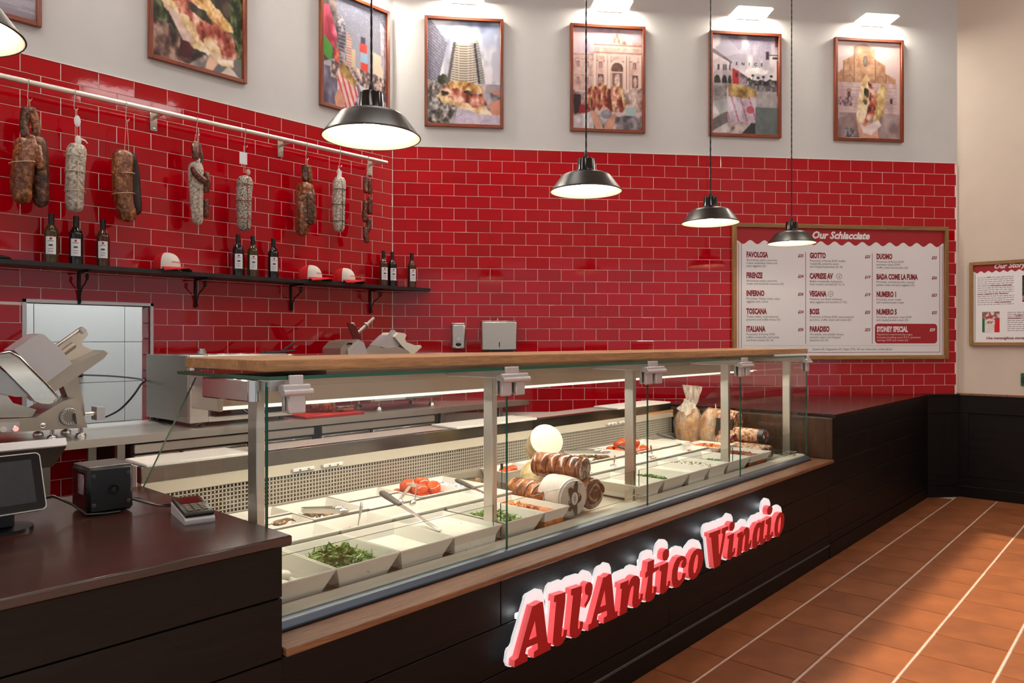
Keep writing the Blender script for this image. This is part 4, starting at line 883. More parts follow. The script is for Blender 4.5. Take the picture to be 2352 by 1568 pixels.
# back row
p = lay_pan('small white pan with a serving fork at the till end', P(A2, A3, r3a))
b = crumbs(bed(p, .016, '', None, '', '', .005, seed=13), p, .016, 60, .007, 9, .008, .9)
stuffing('pickled_bits', b, mush_m, 'few brown bits under the serving fork')
p = lay_pan('small white pan of orange dice in the back corner by the till', P(A2, A3, r3b))
b = crumbs(bed(p, .020, '', None, '', '', .005, seed=14), p, .022, 130, .009, 10, .016, .9, .9)
stuffing('orange_dice_fill', b, orange_m, 'orange diced peppers in the back corner by the till')
p = lay_pan('white pan with a second fork at the far till corner', P(A1, A2, r3))
b = bed(p, .016, '', None, '', '', .005, seed=41)
stuffing('pale_sauce', b, cream_m, 'pale sauce in the far till corner pan')
p = lay_pan('deep white pan of grilled mushrooms with tongs', P(A3, A4 + .012, r3))
def slices(r, h, n, s, seed, mound=.012, spread=.85):
    u0, u1, v0, v1, zb = inner(*r, h); g = random.Random(seed); b = MB()
    for _ in range(n):
        a = g.uniform(0, 6.283); q = math.sqrt(g.random()) * spread
        x = (u0 + u1) / 2 + (u1 - u0) * .5 * q * math.cos(a); y = (v0 + v1) / 2 + (v1 - v0) * .5 * q * math.sin(a)
        T = Matrix.Translation((x, y, zb + h + mound * (1 - q * q) + g.uniform(0, .006))) @ Matrix.Rotation(g.uniform(0, 6.28), 4, 'Z') @ Matrix.Rotation(g.uniform(-1, 1), 4, 'X')
        k = s * g.uniform(.6, 1.3); vs = []; m = 8
        for t in (0, .004):
            for i in range(m):
                aa = 2 * math.pi * i / m; rr = k * (1 + .25 * math.sin(3 * aa + g.uniform(0, 1)))
                vs.append((rr * math.cos(aa), rr * .7 * math.sin(aa), t + .25 * rr * math.cos(aa) ** 2))
        b.add(vs, [tuple(range(m - 1, -1, -1)), tuple(range(m, 2 * m))] + [(i, (i + 1) % m, m + (i + 1) % m, m + i) for i in range(m)], T)
    return b
b = slices(p, .012, 70, .017, 21, .028); b.v += []
stuffing('grilled_mushrooms', b, mush_m, 'pile of grilled mushroom slices under the tongs', 'mushrooms')
p = lay_pan('white pan with clear scoops, behind the seed mix', P(A4 + .012, A5 + .012, r3b))
SC = p
p = lay_pan('small white pan of cream in front of the scoop pan', P(A4 + .012, A5 + .012, r3a))
stuffing('white_cream_fill', bed(p, .040, '', None, '', '', .004, seed=15), cream_m, 'white cream in front of the clear scoops')
p = lay_pan('white pan heaped with tomatoes', P(A5 + .016, A6 + .014, r3)); TOM = p
p = lay_pan('white pan of crushed ice right of the tomatoes', P(A6 + .018, A7 + .012, r3))
b = crumbs(bed(p, .046, '', None, '', '', .005, seed=16), p, .046, 120, .006, 17, .004, 1.1, .8)
stuffing('crushed_ice', b, M('ice_white', S(222, 228, 238), .3), 'crushed ice right of the heaped tomatoes', 'ice')
for a in (0, 1):
    u0, u1, v0, v1, zb = inner(*SC, .03); x = u0 + .05 + a * .10
    o = thing('clear_scoop', 'clear plastic scoop, %s one in the scoop pan' % ('left' if a == 0 else 'right'), 'scoop', (x, (v0 + v1) / 2, zb))
    part('bowl', MB().ball((x, (v0 + v1) / 2, zb + .028), .042, .030, .024, 16, 8), clear_m, o)
    part('rim', MB().tube([(x + .043 * math.cos(k * .3927), (v0 + v1) / 2 + .031 * math.sin(k * .3927), zb + .03) for k in range(17)], .0016, 6), M('scoop_rim', S(190, 180, 160), .3), o)

# tomatoes, one by one
def tomato(x, y, z, r, seed, label, group):
    g = random.Random(seed); b = MB()
    wv = lambda a, b_, c: (a * (1 + .03 * math.sin(5 * math.atan2(b_, a))), b_ * (1 + .03 * math.sin(5 * math.atan2(b_, a))), c * (.86 if c < 0 else .86 - .22 * max(0, c - .75) / .25))
    b.ball((0, 0, 0), r, r, r, 20, 12, warp=wv)
    T = Matrix.Translation((x, y, z)) @ Matrix.Rotation(g.uniform(-.7, .7), 4, 'X') @ Matrix.Rotation(g.uniform(-.7, .7), 4, 'Y')
    b.v = [tuple(T @ Vector(v)) for v in b.v]
    return solo('tomato', b, tom_m, label, 'tomato', group)
u0, u1, v0, v1, zb = inner(*TOM, .03); cx, cy = (u0 + u1) / 2, (v0 + v1) / 2
TL = [(-.055, -.085, .032, .034), (.0, -.095, .03, .031), (.055, -.09, .03, .031), (-.065, -.02, .034, .033), (.005, -.03, .034, .034), (.065, -.02, .03, .032),
      (-.06, .05, .034, .034), (.005, .04, .034, .034), (.062, .055, .032, .033), (-.03, .105, .03, .031), (.04, .108, .03, .031),
      (-.035, -.045, .074, .035), (.04, -.05, .070, .034), (-.04, .03, .082, .036), (.028, .015, .084, .037), (.075, -.11, .03, .026), (-.005, .075, .074, .033)]
for k, (dx, dy, dz, r) in enumerate(TL):
    tomato(cx + dx, cy + dy, zb + dz, r, 50 + k, 'ripe orange-red tomato in the heap behind the red spice', 'tomatoes in the left heap')

# ------------------------------------------------------------------ right-hand pans
B1 = [2.916, 3.140, 3.390, 3.608, 3.828, 4.114, 4.404]
labs = ['wide white pan of pale cream beside the rolled roasts', 'white pan of chopped rocket behind the third post', 'white pan of plain cream right of the chopped rocket', 'white pan of seed-strewn cream near the fourth post', 'white pan of grey-green herbs near the fourth post', 'white pan of red flakes beside the cut salami']
for k in range(6):
    p = lay_pan(labs[k], (B1[k], B1[k + 1], r1[0], r1[1]))
    if k == 0: stuffing('white_cream_fill', bed(p, .040, '', None, '', '', .004, seed=30), cream_m, 'pale cream beside the rolled roasts')
    if k == 1: stuffing('rocket_leaves', leaves(p, .05, 330, .034, .010, 31, .030, .85), rocket_m, 'chopped rocket behind the third post', 'salad')
    if k == 2: stuffing('white_cream_fill', bed(p, .044, '', None, '', '', .005, seed=32), cream_m, 'plain cream right of the chopped rocket')
    if k == 3:
        stuffing('white_cream_fill', bed(p, .050, '', None, '', '', .004, seed=33), cream_m, 'seed-strewn cream near the fourth post')
        stuffing('scattered_seeds', crumbs(MB(), p, .052, 150, .0042, 34, .004, .9), seed_m, 'brown seeds strewn over the cream', 'seeds')
    if k == 4: stuffing('herb_mix', leaves(p, .056, 300, .022, .010, 35, .022, .8), herb_m, 'grey-green herb mix near the fourth post', 'salad')
    if k == 5:
        b = crumbs(bed(p, .046, '', None, '', '', .005, seed=36), p, .046, 200, .007, 36, .014, .85)
        stuffing('red_flake_fill', b, flake_m, 'red flakes beside the cut salami')
B2 = [2.916, 3.200, 3.46, 3.72, 3.98, 4.22]
labs = ['small white pan with a few dark capers', 'small white pan of cream left of the slanted knives', 'small white pan holding the nearer black knife', 'small white pan of cream behind the seed pan', 'small white pan with a dab of red sauce']
for k in range(5):
    p = lay_pan(labs[k], (B2[k], B2[k + 1], r2[0], r2[1]))
    stuffing('white_cream_fill', bed(p, .040, '', None, '', '', .005, seed=60 + k), cream_m, ['cream around the dark capers', 'cream left of the slanted knives', 'cream under the nearer black knife', 'cream behind the seed pan', 'cream around the red sauce dab'][k])
    if k == 0: stuffing('dark_capers', crumbs(MB(), p, .042, 16, .006, 61, .002, .6), blackbit_m, 'few dark capers on cream', 'capers')
    if k == 4: stuffing('red_sauce_dab', crumbs(MB(), p, .042, 26, .009, 62, .002, .4), flake_m, 'dab of red sauce on cream', 'sauce')
p = lay_pan('wide white pan of mushrooms with steel tongs in the back row', (3.20, 3.645, r3[0], r3[1]))
stuffing('grilled_mushrooms', slices(p, .030, 60, .018, 71, .014, .9), mush_m, 'mushroom slices under the steel tongs at the back', 'mushrooms'); MU2 = p
p = lay_pan('white pan of cream behind the rolled roasts', (2.916, 3.196, r3[0], r3[1]))
stuffing('white_cream_fill', bed(p, .050, '', None, '', '', .004, seed=72), cream_m, 'cream behind the rolled roasts')
p = lay_pan('white pan of tomatoes in front of the rear grille', (3.649, 3.95, r3[0], r3[1]))
u0, u1, v0, v1, zb = inner(*p, .03); cx, cy = (u0 + u1) / 2, (v0 + v1) / 2; k = 0
for dz, rows_ in ((.046, ((-.09, -.06), (-.02, -.07), (.05, -.06), (.1, -.05), (-.09, .01), (-.02, .0), (.05, .01), (-.07, .08), (.0, .08), (.07, .08))), (.088, ((-.06, .03), (.01, .05), (.05, -.01)))):
    for dx, dy in rows_:
        tomato(cx + dx, cy + dy, zb + dz, .035, 90 + k, 'tomato in the pan before the rear grille', 'tomatoes in the right pan'); k += 1
p = lay_pan('white pan holding a knife and pale sauce left of the hams', (3.954, 4.20, r3[0], r3[1]))
stuffing('white_cream_fill', bed(p, .048, '', None, '', '', .004, seed=73), cream_m, 'pale sauce left of the wrapped hams')
p = lay_pan('white pan of orange paste before the wrapped hams', (4.224, 4.47, 2.10, 2.36))
b = bed(p, .050, '', None, '', '', .010, seed=74, freq=70); crumbs(b, p, .05, 60, .009, 75, .014, .7)
stuffing('orange_paste_fill', b, paste_m, 'orange paste before the wrapped hams')
p = lay_pan('white pan with two tomatoes behind the cream cheese', (2.66, 2.90, 2.45, 2.628))
u0, u1, v0, v1, zb = inner(*p, .03)
for k, (dx, dy) in enumerate(((.05, .05), (.11, .06))): tomato(u0 + dx, v0 + dy, zb + .05, .034, 120 + k, '%s of the two tomatoes beside the cream cheese' % ('left' if k == 0 else 'right'), 'two tomatoes beside the cheese')
# steel tray of dried slices behind the roasts
tr = thing('steel_tray', 'shallow steel tray of dried mushroom slices behind the second post', 'tray', (2.53, 2.46, zd(2.46)))
part('pan', MB().box(2.41, 2.65, 2.34, 2.62, zd(2.34) + .012, zd(2.34) + .016).box(2.41, 2.65, 2.34, 2.344, zd(2.34) + .012, zd(2.34) + .04).box(2.41, 2.65, 2.616, 2.62, zd(2.34) + .012, zd(2.34) + .06)
     .box(2.41, 2.414, 2.34, 2.62, zd(2.34) + .012, zd(2.34) + .045).box(2.646, 2.65, 2.34, 2.62, zd(2.34) + .012, zd(2.34) + .045), spoon_m, tr)
part('foot', MB().box(2.42, 2.64, 2.36, 2.60, zd(2.36), zd(2.34) + .012), spoon_m, tr)
stuffing('dried_slices', slices((2.39, 2.67, 2.33, 2.63), .022, 70, .016, 77, .008, .75), mush_m, 'dried mushroom slices in the steel tray', 'mushrooms')

# ------------------------------------------------------------------ tools in the pans
def knife(label, tip, butt, w=.020, name='serving_knife'):
    tip = Vector(tip); butt = Vector(butt); d = butt - tip; L = d.length; d.normalize()
    o = thing(name, label, 'knife', tuple(tip))
    q = d.to_track_quat('X', 'Z').to_matrix().to_4x4(); T = Matrix.Translation(tip) @ q
    hl = min(.115, L * .55)
    part('blade', MB().box(0, L - hl + .01, -.011, .011, -.001, .001, .0008, T=T), spoon_m, o)
    part('handle', MB().add(*_handle(L - hl, L, w), T=T), handle_m, o)
    return o
def _handle(x0, x1, w):
    b = MB(); n = 12; prof = [(0, .55), (.04, .75), (.3, .85), (.7, 1.0), (.92, .95), (1, .5)]
    vs = []; fs = []
    for t, s in prof:
        for k in range(n):
            a = 2 * math.pi * k / n; vs.append((x0 + (x1 - x0) * t, w * .62 * s * math.cos(a), w * .45 * s * math.sin(a)))
    for i in range(len(prof) - 1):
        for k in range(n): fs.append((i * n + k, i * n + (k + 1) % n, (i + 1) * n + (k + 1) % n, (i + 1) * n + k))
    fs.append(tuple(range(n - 1, -1, -1))); fs.append(tuple(range(len(vs) - n, len(vs))))
    return vs, fs
knife('long serving knife with brown handle, resting across the herb cream', (1.80, 1.98, .735), (1.775, 2.295, .835), .026)
knife('black-handled spatula leaning left of the roasts', (2.30, 2.16, .74), (2.275, 2.40, .80), .022)
knife('nearer of two black-handled knives in the right pans', (3.64, 2.16, .745), (3.50, 2.36, .825), .024)
knife('farther of two black-handled knives, before the hams', (4.26, 2.25, .755), (4.06, 2.44, .835), .024)
def spoon(label, bowl, end):
    bowl = Vector(bowl); end = Vector(end); m = bowl.lerp(end, .5) + Vector((0, 0, -.006))
    o = thing('spoon', label, 'spoon', tuple(bowl))
    part('handle', MB().tube([bowl, bowl.lerp(m, .5), m, m.lerp(end, .6), end], [.002, .0025, .003, .006, .004], 8), spoon_m, o)
    part('bowl', MB().ball(tuple(bowl), .02, .02, .007, 12, 8), spoon_m, o)
spoon('steel spoon standing in the brown seed mix', (1.625, 2.24, .722), (1.69, 2.30, .81))
spoon('thin steel spoon leaning in the right-hand cream', (3.70, 2.25, .75), (3.84, 2.35, .79))
spoon('thin steel spoon crossing the caper pan', (3.30, 2.25, .75), (3.43, 2.33, .78))
def tongs(label, a, b_, drop=.0):
    """spring tongs lying from hinge a to tips b_"""
    a = Vector(a); b_ = Vector(b_); d = (b_ - a); L = d.length; T = Matrix.Translation(a) @ d.to_track_quat('X', 'Z').to_matrix().to_4x4()
    o = thing('tongs', label, 'tongs', tuple(a))
    for s in (-1, 1):
        part('arm', MB().add([(0, s * .012, -.009), (L * .75, s * .030, -.009), (L * .75, s * .030, .009), (0, s * .012, .009), (0, s * .0135, -.009), (L * .75, s * .0315, -.009), (L * .75, s * .0315, .009), (0, s * .0135, .009)],
             [(0, 1, 2, 3), (7, 6, 5, 4), (0, 4, 5, 1), (3, 2, 6, 7), (0, 3, 7, 4), (1, 5, 6, 2)], T), spoon_m, o, smooth=False)
        part('tip', MB().ball((L * .86, s * .026, 0), L * .13, .014, .012, 12, 8, T=T), spoon_m, o)
    part('spring', MB().box(-.002, .002, -.013, .013, -.009, .009, .001, T=T), spoon_m, o)
tongs('steel tongs resting on the grilled mushrooms', (1.50, 2.405, .795), (1.665, 2.36, .775))
tongs('steel tongs on the back-row mushrooms', (3.22, 2.53, .805), (3.50, 2.42, .79))
tongs('small tongs leaning over the herb cream', (1.955, 2.31, .835), (1.86, 2.25, .775))
def fork(label, x, y, z, rz):
    o = thing('serving_fork', label, 'fork', (x, y, z), rz)
    part('handle', MB().tube([(-.16, 0, .01), (-.06, 0, .02), (0, 0, .018)], [.006, .004, .003], 8), spoon_m, o, local=True)
    part('head', MB().ball((.028, 0, .016), .032, .020, .010, 14, 8), mush_m, o, local=True)
    for k in (-1, 0, 1): part('prong', MB().tube([(.045, k * .012, .02), (.070, k * .013, .022), (.088, k * .013, .010)], [.0035, .003, .0015], 6), mush_m, o, local=True)
fork('serving fork lying behind the first post', 1.375, 2.395, .752, .1)
fork('serving fork in the far till corner', 1.19, 2.50, .758, .3)

# ------------------------------------------------------------------ roasts, cheese and salami
crust = SPECK('roast_crust', S(70, 26, 8), S(170, 88, 32), S(222, 150, 80), 26, .28, .5, coat=.5, pos=(.36, .5, .68), big=9, var=.5)
meat_cut = SPECK('rolled_meat_cut', S(112, 74, 58), S(196, 160, 138), S(226, 204, 186), 34, .4, .2, var=.25)
wrapm = M('white_wrap', S(228, 220, 210), .35, var=.05, vs=30, bump=.5, bs_=35, coat=.3)
cheese_skin = SPECK('cheese_rind', S(196, 164, 108), S(226, 202, 152), S(236, 216, 172), 16, .5, .1, var=.15)
cheese_face = SPECK('cheese_face', S(150, 128, 96), S(226, 212, 188), S(232, 220, 198), 60, .5, .05, pos=(.26, .31, .5), var=.03)
string_m = M('cotton_string', S(218, 196, 164), .8)
def roll(label, a, b_, r, skin, cut, n_ties=0, name='rolled_roast', bulge=.04, spiral=False, end='both', tie=None):
    a = Vector(a); b_ = Vector(b_); d = b_ - a; L = d.length
    o = thing(name, label, 'meat', tuple((a + b_) / 2 - Vector((0, 0, r))))
    T = Matrix.Translation(a) @ d.to_track_quat('Z', 'Y').to_matrix().to_4x4()
    n = 32; m = 25; vs = []; fs = []
    for i in range(m):
        t = i / (m - 1); rr = r * (1 - .55 * max(0, (abs(t - .5) - .44) / .06) ** 2 * .25)
        if n_ties:
            ph = (t * (n_ties)) % 1; rr *= 1 - .10 * math.exp(-((ph - .5) / .14) ** 2)
        for k in range(n):
            an = 2 * math.pi * k / n; q = rr * (1 + bulge * math.sin(3 * an + 2.2 * t * 3) + .5 * bulge * math.sin(7 * an + 9 * t))
            vs.append((q * math.cos(an), q * math.sin(an), L * t))
    for i in range(m - 1):
        for k in range(n): fs.append((i * n + k, i * n + (k + 1) % n, (i + 1) * n + (k + 1) % n, (i + 1) * n + k))
    part('skin', MB().add(vs, fs, T), skin, o)
    for zc, sg in ((0, -1), (L, 1)):
        pr = [(r * .93, zc - sg * .004), (r * .90, zc + sg * .003), (r * .5, zc + sg * .005), (0.0, zc + sg * .006)]
        part('cut_face', MB().lathe(pr, n, T, cap=False), cut, o)
        if spiral:
            pts = [(r * .82 * (1 - k / 46) * math.cos(k * .32), r * .82 * (1 - k / 46) * math.sin(k * .32), zc + sg * .007) for k in range(42)]
            part('spiral', MB().tube(pts, [r * .055 * (1.3 + math.sin(k * 1.1)) for k in range(42)], 6, T=T), M('meat_seam', S(74, 48, 38), .5), o)
    for k in range(n_ties):
        zc = L * (k + .5) / n_ties
        part('tie', MB().tube([(r * .935 * math.cos(q * .2617), r * .935 * math.sin(q * .2617), zc) for q in range(25)], .0022, 6, T=T), tie or M('roast_string', S(96, 58, 30), .7), o)
    return o
roll('dark glazed rolled roast on top of the stack', (2.60, 2.20, .856), (2.645, 1.955, .850), .056, crust, meat_cut, 5)
roll('golden rolled roast at the bottom left of the stack', (2.50, 2.24, .742), (2.455, 1.985, .738), .062, crust, meat_cut, 5, bulge=.06, spiral=True)
roll('rolled bacon with spiral cut face, right of the wrapped roast', (2.66, 2.13, .755), (2.64, 1.905, .750), .070, crust, meat_cut, 3, spiral=True, bulge=.03)
w = roll('white-wrapped roast with dark floral label', (2.495, 2.03, .762), (2.475, 1.892, .758), .084, wrapm, wrapm, 0, bulge=.015)
fl_m = M('label_dark', S(52, 52, 46), .45)
d = (Vector((2.475, 1.892, .758)) - Vector((2.495, 2.03, .762))).normalized()
Tl = Matrix.Translation(Vector((2.475, 1.892, .758)) + d * .008) @ d.to_track_quat('Z', 'Y').to_matrix().to_4x4()
lp = [((.044 + .014 * math.cos(5 * k * .157)) * math.cos(k * .157) * .72, (.048 + .014 * math.cos(5 * k * .157)) * math.sin(k * .157) * 1.25) for k in range(40)]
vs, fs = curve_mesh([lp], .0015); part('label_patch', MB().add(vs, fs, Tl), fl_m, w, smooth=False)
part('label_oval', MB().prism([(.019 * math.cos(k * .3142), .027 * math.sin(k * .3142)) for k in range(20)], .0008, .0018, T=Tl, axis='z'), white_print, w, smooth=False)
part('label_emblem', MB().box(-.001, .001, -.016, .016, .0018, .0022, T=Tl).box(-.009, .009, .004, .006, .0018, .0022, T=Tl).box(-.007, .007, -.006, -.004, .0018, .0022, T=Tl), fl_m, w, smooth=False)
for sx in (-1, 1): part('label_medal', MB().prism([(sx * .027 + .006 * math.cos(k * .5236), sx * .012 + .007 * math.sin(k * .5236)) for k in range(12)], .0008, .0017, T=Tl, axis='z'), M('brass_dot', S(170, 140, 90), .4), w, smooth=False)
# big cheese drum tilted on a smaller round one
def drum(label, c, nrm, r, L):
    c = Vector(c); nrm = Vector(nrm).normalized(); T = Matrix.Translation(c) @ nrm.to_track_quat('Z', 'Y').to_matrix().to_4x4()
    o = thing('cheese_drum', label, 'cheese', tuple(c - Vector((0, 0, r))))
    part('rind', MB().lathe([(r * .60, -L), (r * .84, -L * .96), (r * .95, -L * .75), (r * .99, -L * .3), (r, -.004)], 40, T, cap=True), cheese_skin, o)
    part('face', MB().lathe([(r, -.004), (r * .985, 0), (.0, .001)], 40, T, cap=False), cheese_face, o)
drum('large pale cheese drum tilted on its side above the roasts', (2.735, 2.250, .945), (-.50, -.80, .52), .082, .135)
o = thing('cheese_ball', 'smooth cream cheese ball under the tilted drum', 'cheese', (2.69, 2.27, zd(2.3)))
part('body', MB().ball((2.685, 2.285, .765), .072, .075, .085, 28, 18), cheese_skin, o)
part('net_knot', MB().ball((2.66, 2.235, .82), .012, .01, .01, 10, 6), cheese_skin, o)
pr_ = thing('price_stake', 'thin black card holder standing behind the roasts', 'holder', (2.60, 2.42, .70))
part('stem', MB().cyl((2.60, 2.42, .70), (2.60, 2.42, .80), .002), black_pl, pr_)
part('foot', MB().lathe([(.022, .70), (.022, .704), (.006, .71)], 16, Matrix.Translation((2.60, 2.42, 0))), black_pl, pr_)
part('clip', MB().box(2.592, 2.608, 2.417, 2.423, .80, .83, .001), black_pl, pr_)

# hams in film and salami at the far end
ham = SPECK('ham_skin', S(150, 80, 34), S(212, 150, 90), S(236, 204, 158), 14, .35, .15, coat=.5, pos=(.34, .5, .66), big=7, var=.3)
film = GLASS('plastic_film', (.93, .92, .90, 1), 3.2, .12)
def cloudy(name, c, k):
    m, nt, b, o = base(name); b.inputs['Base Color'].default_value = c; b.inputs['Roughness'].default_value = .25; b.inputs['Coat Weight'].default_value = .5
    tr_ = nt.nodes.new('ShaderNodeBsdfTransparent'); mx = nt.nodes.new('ShaderNodeMixShader')
    f = noise(nt, coords(nt, (1, 1, .4)), 34, 4, .6, .6); mr = nt.nodes.new('ShaderNodeMapRange'); mr.inputs['From Min'].default_value = .3; mr.inputs['From Max'].default_value = .7; mr.inputs['To Min'].default_value = k - .3; mr.inputs['To Max'].default_value = k + .3
    nt.links.new(f, mr.inputs['Value']); nt.links.new(mr.outputs[0], mx.inputs[0]); nt.links.new(tr_.outputs[0], mx.inputs[1]); nt.links.new(b.outputs[0], mx.inputs[2]); nt.links.new(mx.outputs[0], o.inputs['Surface'])
    bumpit(nt, b, f, .6, .006); return m
film_c = cloudy('cloudy_film', S(226, 214, 198), .45)
film_w = M('cloudy_film_solid', S(222, 214, 204), .3, bump=.6, bs_=40, coat=.4)
bag = M('bunched_film', S(214, 204, 190), .25, var=.25, vs=40, bump=.8, bs_=50, coat=.5)
def ham_thing(label, x, y, z, H, r, lean, seed, tall):
    g = random.Random(seed); o = thing('wrapped_ham', label, 'ham', (x, y, z))
    pts = [(x + lean * (k / 12) * H, y + .02 * math.sin(k / 3), z + H * k / 12) for k in range(13)]
    rf = lambda t, a: max(.006, r * (.86 + .16 * math.sin(min(1, t * 1.5) * math.pi * .7)) * (1 if t < .62 else max(.34, 1 - ((t - .62) / .38) ** 1.6 * .62)) * (1 + .05 * math.sin(2 * a + 3 * t)))
    part('body', MB().sweep(pts, rf, 24), ham, o)
    rf2 = lambda t, a: rf(t, a) + .006 + .004 * math.sin(5 * a + 11 * t) + .003 * math.sin(13 * a - 7 * t)
    part('film', MB().sweep(pts, rf2, 40), cloudy('clinging_film_%d' % seed, S(232, 222, 206), .22), o)
    top = Vector(pts[-1])
    if tall:
        pts2 = [top + Vector((.004 * k, .0, .022 * k - .02)) for k in range(8)]
        part('film_neck', MB().sweep(pts2, lambda t, a: .022 + .040 * t + .014 * math.sin(3 * a + 4 * t) * t + .005 * math.sin(9 * a), 40), film_c, o)
        part('film_twist', MB().sweep([top + Vector((.002 * k, 0, .014 * k - .05)) for k in range(7)], lambda t, a: .026 - .010 * math.sin(t * 3.1) + .006 * math.sin(6 * a + 5 * t), 30), bag, o)
        pts3 = [top + Vector((-.016 * k - .01, -.004 * k, .010 * k - .05)) for k in range(6)]
        part('film_ear', MB().sweep(pts3, lambda t, a: .022 + .030 * t + .012 * math.sin(4 * a) * t + .004 * math.sin(9 * a), 40), film_c, o)
    else:
        part('film_knot', MB().ball(tuple(top - Vector((-.006, 0, .025))), .030, .026, .024, 24, 12, warp=lambda x, y, z: (x * (1 + .15 * math.sin(9 * z + 4 * y)), y, z * (1 + .12 * math.sin(11 * x)))), bag, o)
        part('film_tail', MB().tube([top + Vector((.03, 0, -.02)), top + Vector((.05, 0, .0)), top + Vector((.045, 0, .03))], [.006, .004, .002], 6), white_pl, o)
    if tall: part('label_card', MB().prism([(x + .045, z + .02), (x + .085, z + .05), (x + .075, z + .17), (x + .05, z + .19), (x + .03, z + .10)], y - .075, y - .073), white_print, o, smooth=False)
    return o
ham_thing('tall film-wrapped ham with knotted top at the far end', 4.61, 2.50, zd(2.5), .285, .088, -.12, 1, True)
ham_thing('shorter film-wrapped ham beside the salami', 4.645, 2.37, zd(2.4), .275, .066, -.02, 2, False)
sal = SPECK('mottled_salami', S(112, 54, 26), S(190, 128, 88), S(238, 208, 176), 46, .5, .25, pos=(.38, .48, .6), big=8, var=.15)
sal_cut = SPECK('salami_cut', S(90, 24, 20), S(142, 58, 50), S(226, 196, 184), 60, .45, .1, pos=(.44, .54, .62), var=.15)
roll('large mottled salami on top of the far pile', (4.74, 2.42, .875), (4.735, 2.215, .868), .078, sal, sal, 0, 'salami', .02)
roll('large mottled salami below the top one, beside the ham', (4.69, 2.33, .745), (4.62, 2.17, .745), .068, sal, sal_cut, 0, 'salami', .02)
s_ = roll('long mottled salami with dark banded label at its cut end', (4.66, 2.30, .800), (4.655, 1.985, .797), .046, sal, sal_cut, 0, 'salami', .015)
part('band', MB().cyl((4.655, 2.025, .7975), (4.655, 1.99, .797), .0485, n=28), M('label_black', S(28, 28, 26), .4), s_)
part('band_seal', MB().ball((4.625, 1.985, .80), .014, .004, .018, 12, 8), white_print, s_)
roll('left of two cut salami lying low at the far end', (4.52, 2.20, .715), (4.52, 1.935, .712), .040, sal, sal_cut, 0, 'salami', .015)
roll('right of two cut salami lying low at the far end', (4.605, 2.20, .715), (4.605, 1.93, .712), .040, sal, sal_cut, 0, 'salami', .015)
solo('pan_tray', MB().box(4.30, 4.42, 2.40, 2.62, zd(2.4), .755, .004), pan_white, 'small closed white box left of the hams', 'box')
# ------------------------------------------------------------------ steel workbench along the left wall
wb = thing('steel_workbench', 'long brushed steel workbench with drawers along the tiled wall', 'workbench', (2.4, 4.45, 0))
part('worktop', MB().prism([(-.8, 4.10), (4.745, 4.10), (CA.x + .04, 4.846), (-.8, 4.846)], .878, .920, axis='z'), STEEL('bench_steel', (.80, .76, .70, 1), .34, 'x', 40, .12), wb, smooth=False)
part('under_frame', MB().prism([(1.55, 4.16), (3.75, 4.16), (3.75, 4.80), (1.55, 4.80)], .12, .862, axis='z'), M('bench_dark', S(40, 36, 32), .5, .4), wb, smooth=False)
def drawer(x0, x1, z0, z1, pull=True):
    o = part('drawer', MB().box(x0, x1, 4.128, 4.16, z0, z1, .003), steel, wb)
    if pull: part('grip', MB().box(x0 + .01, x1 - .01, 4.118, 4.130, z1 - .014, z1 - .002, .003), steel_pol, o)
drawer(1.56, 2.66, .818, .866, False); drawer(2.72, 3.70, .818, .866, False)
drawer(1.56, 1.80, .60, .806); drawer(1.82, 2.20, .60, .806); drawer(2.28, 2.64, .60, .806); drawer(2.72, 3.10, .60, .806); drawer(3.13, 3.70, .60, .806)
for x in (2.16, 2.26):
    k = part('lock', MB().cyl((x, 4.128, .775), (x, 4.112, .775), .012, n=16), steel_pol, wb)
    part('lock_core', MB().cyl((x, 4.112, .775), (x, 4.110, .775), .006, n=12), black_pl, k)
part('grille', MB().box(1.60, 1.78, 4.118, 4.128, .70, .79, .002), steel_dk, wb)
for x in (-.5, 1.50, 3.80, 4.45): part('leg', MB().box(x - .02, x + .02, 4.15, 4.19, 0, .878, .002), steel_z, wb)
for x in (1.15, 1.36): part('brace', MB().box(x - .02, x + .02, 4.15, 4.19, 0, .878, .002), steel_dk, wb)

# ------------------------------------------------------------------ oven
ov = thing('bench_oven', 'stainless bench oven with red digits and black glass door', 'oven', (2.22, 4.5, .92))
ox0, ox1, oy0, oy1, oz0, oz1 = 1.895, 2.560, 4.215, 4.835, .945, 1.337
part('shell', MB().box(ox0, ox1, oy0 + .03, oy1, oz0, oz1, .003), STEEL('oven_side', (.52, .50, .47, 1), .38, 'y', 20, .15), ov)
part('front_frame', MB().box(ox0, ox0 + .11, oy0, oy0 + .03, oz0, oz1, .004).box(ox1 - .03, ox1, oy0, oy0 + .03, oz0, oz1, .004).box(ox0 + .11, ox1 - .03, oy0, oy0 + .03, oz1 - .06, oz1, .003).box(ox0 + .11, ox1 - .03, oy0, oy0 + .03, oz0, oz0 + .03, .003), steel, ov)
dr = part('door', MB().box(ox0 + .14, ox1 - .035, oy0 - .012, oy0 + .02, oz0 + .03, oz1 - .062, .003), black_gl, ov)
part('door_handle', MB().cyl((ox0 + .16, oy0 - .04, oz1 - .045), (ox1 - .05, oy0 - .04, oz1 - .045), .010, n=16).box(ox0 + .18, ox0 + .20, oy0 - .04, oy0, oz1 - .05, oz1 - .04).box(ox1 - .09, ox1 - .07, oy0 - .04, oy0, oz1 - .05, oz1 - .04), black_pl, dr)
cp = part('control_panel', MB().box(ox0 + .025, ox0 + .135, oy0 - .004, oy0, oz0 + .12, oz1 - .055, .001), black_gl, ov)
dm = EMIT('red_digits', (1, .05, .04, 1), 3.5)
V, F = text_geo([('160', 0, 0, .038, 'LEFT', 1, .0006, 0)])
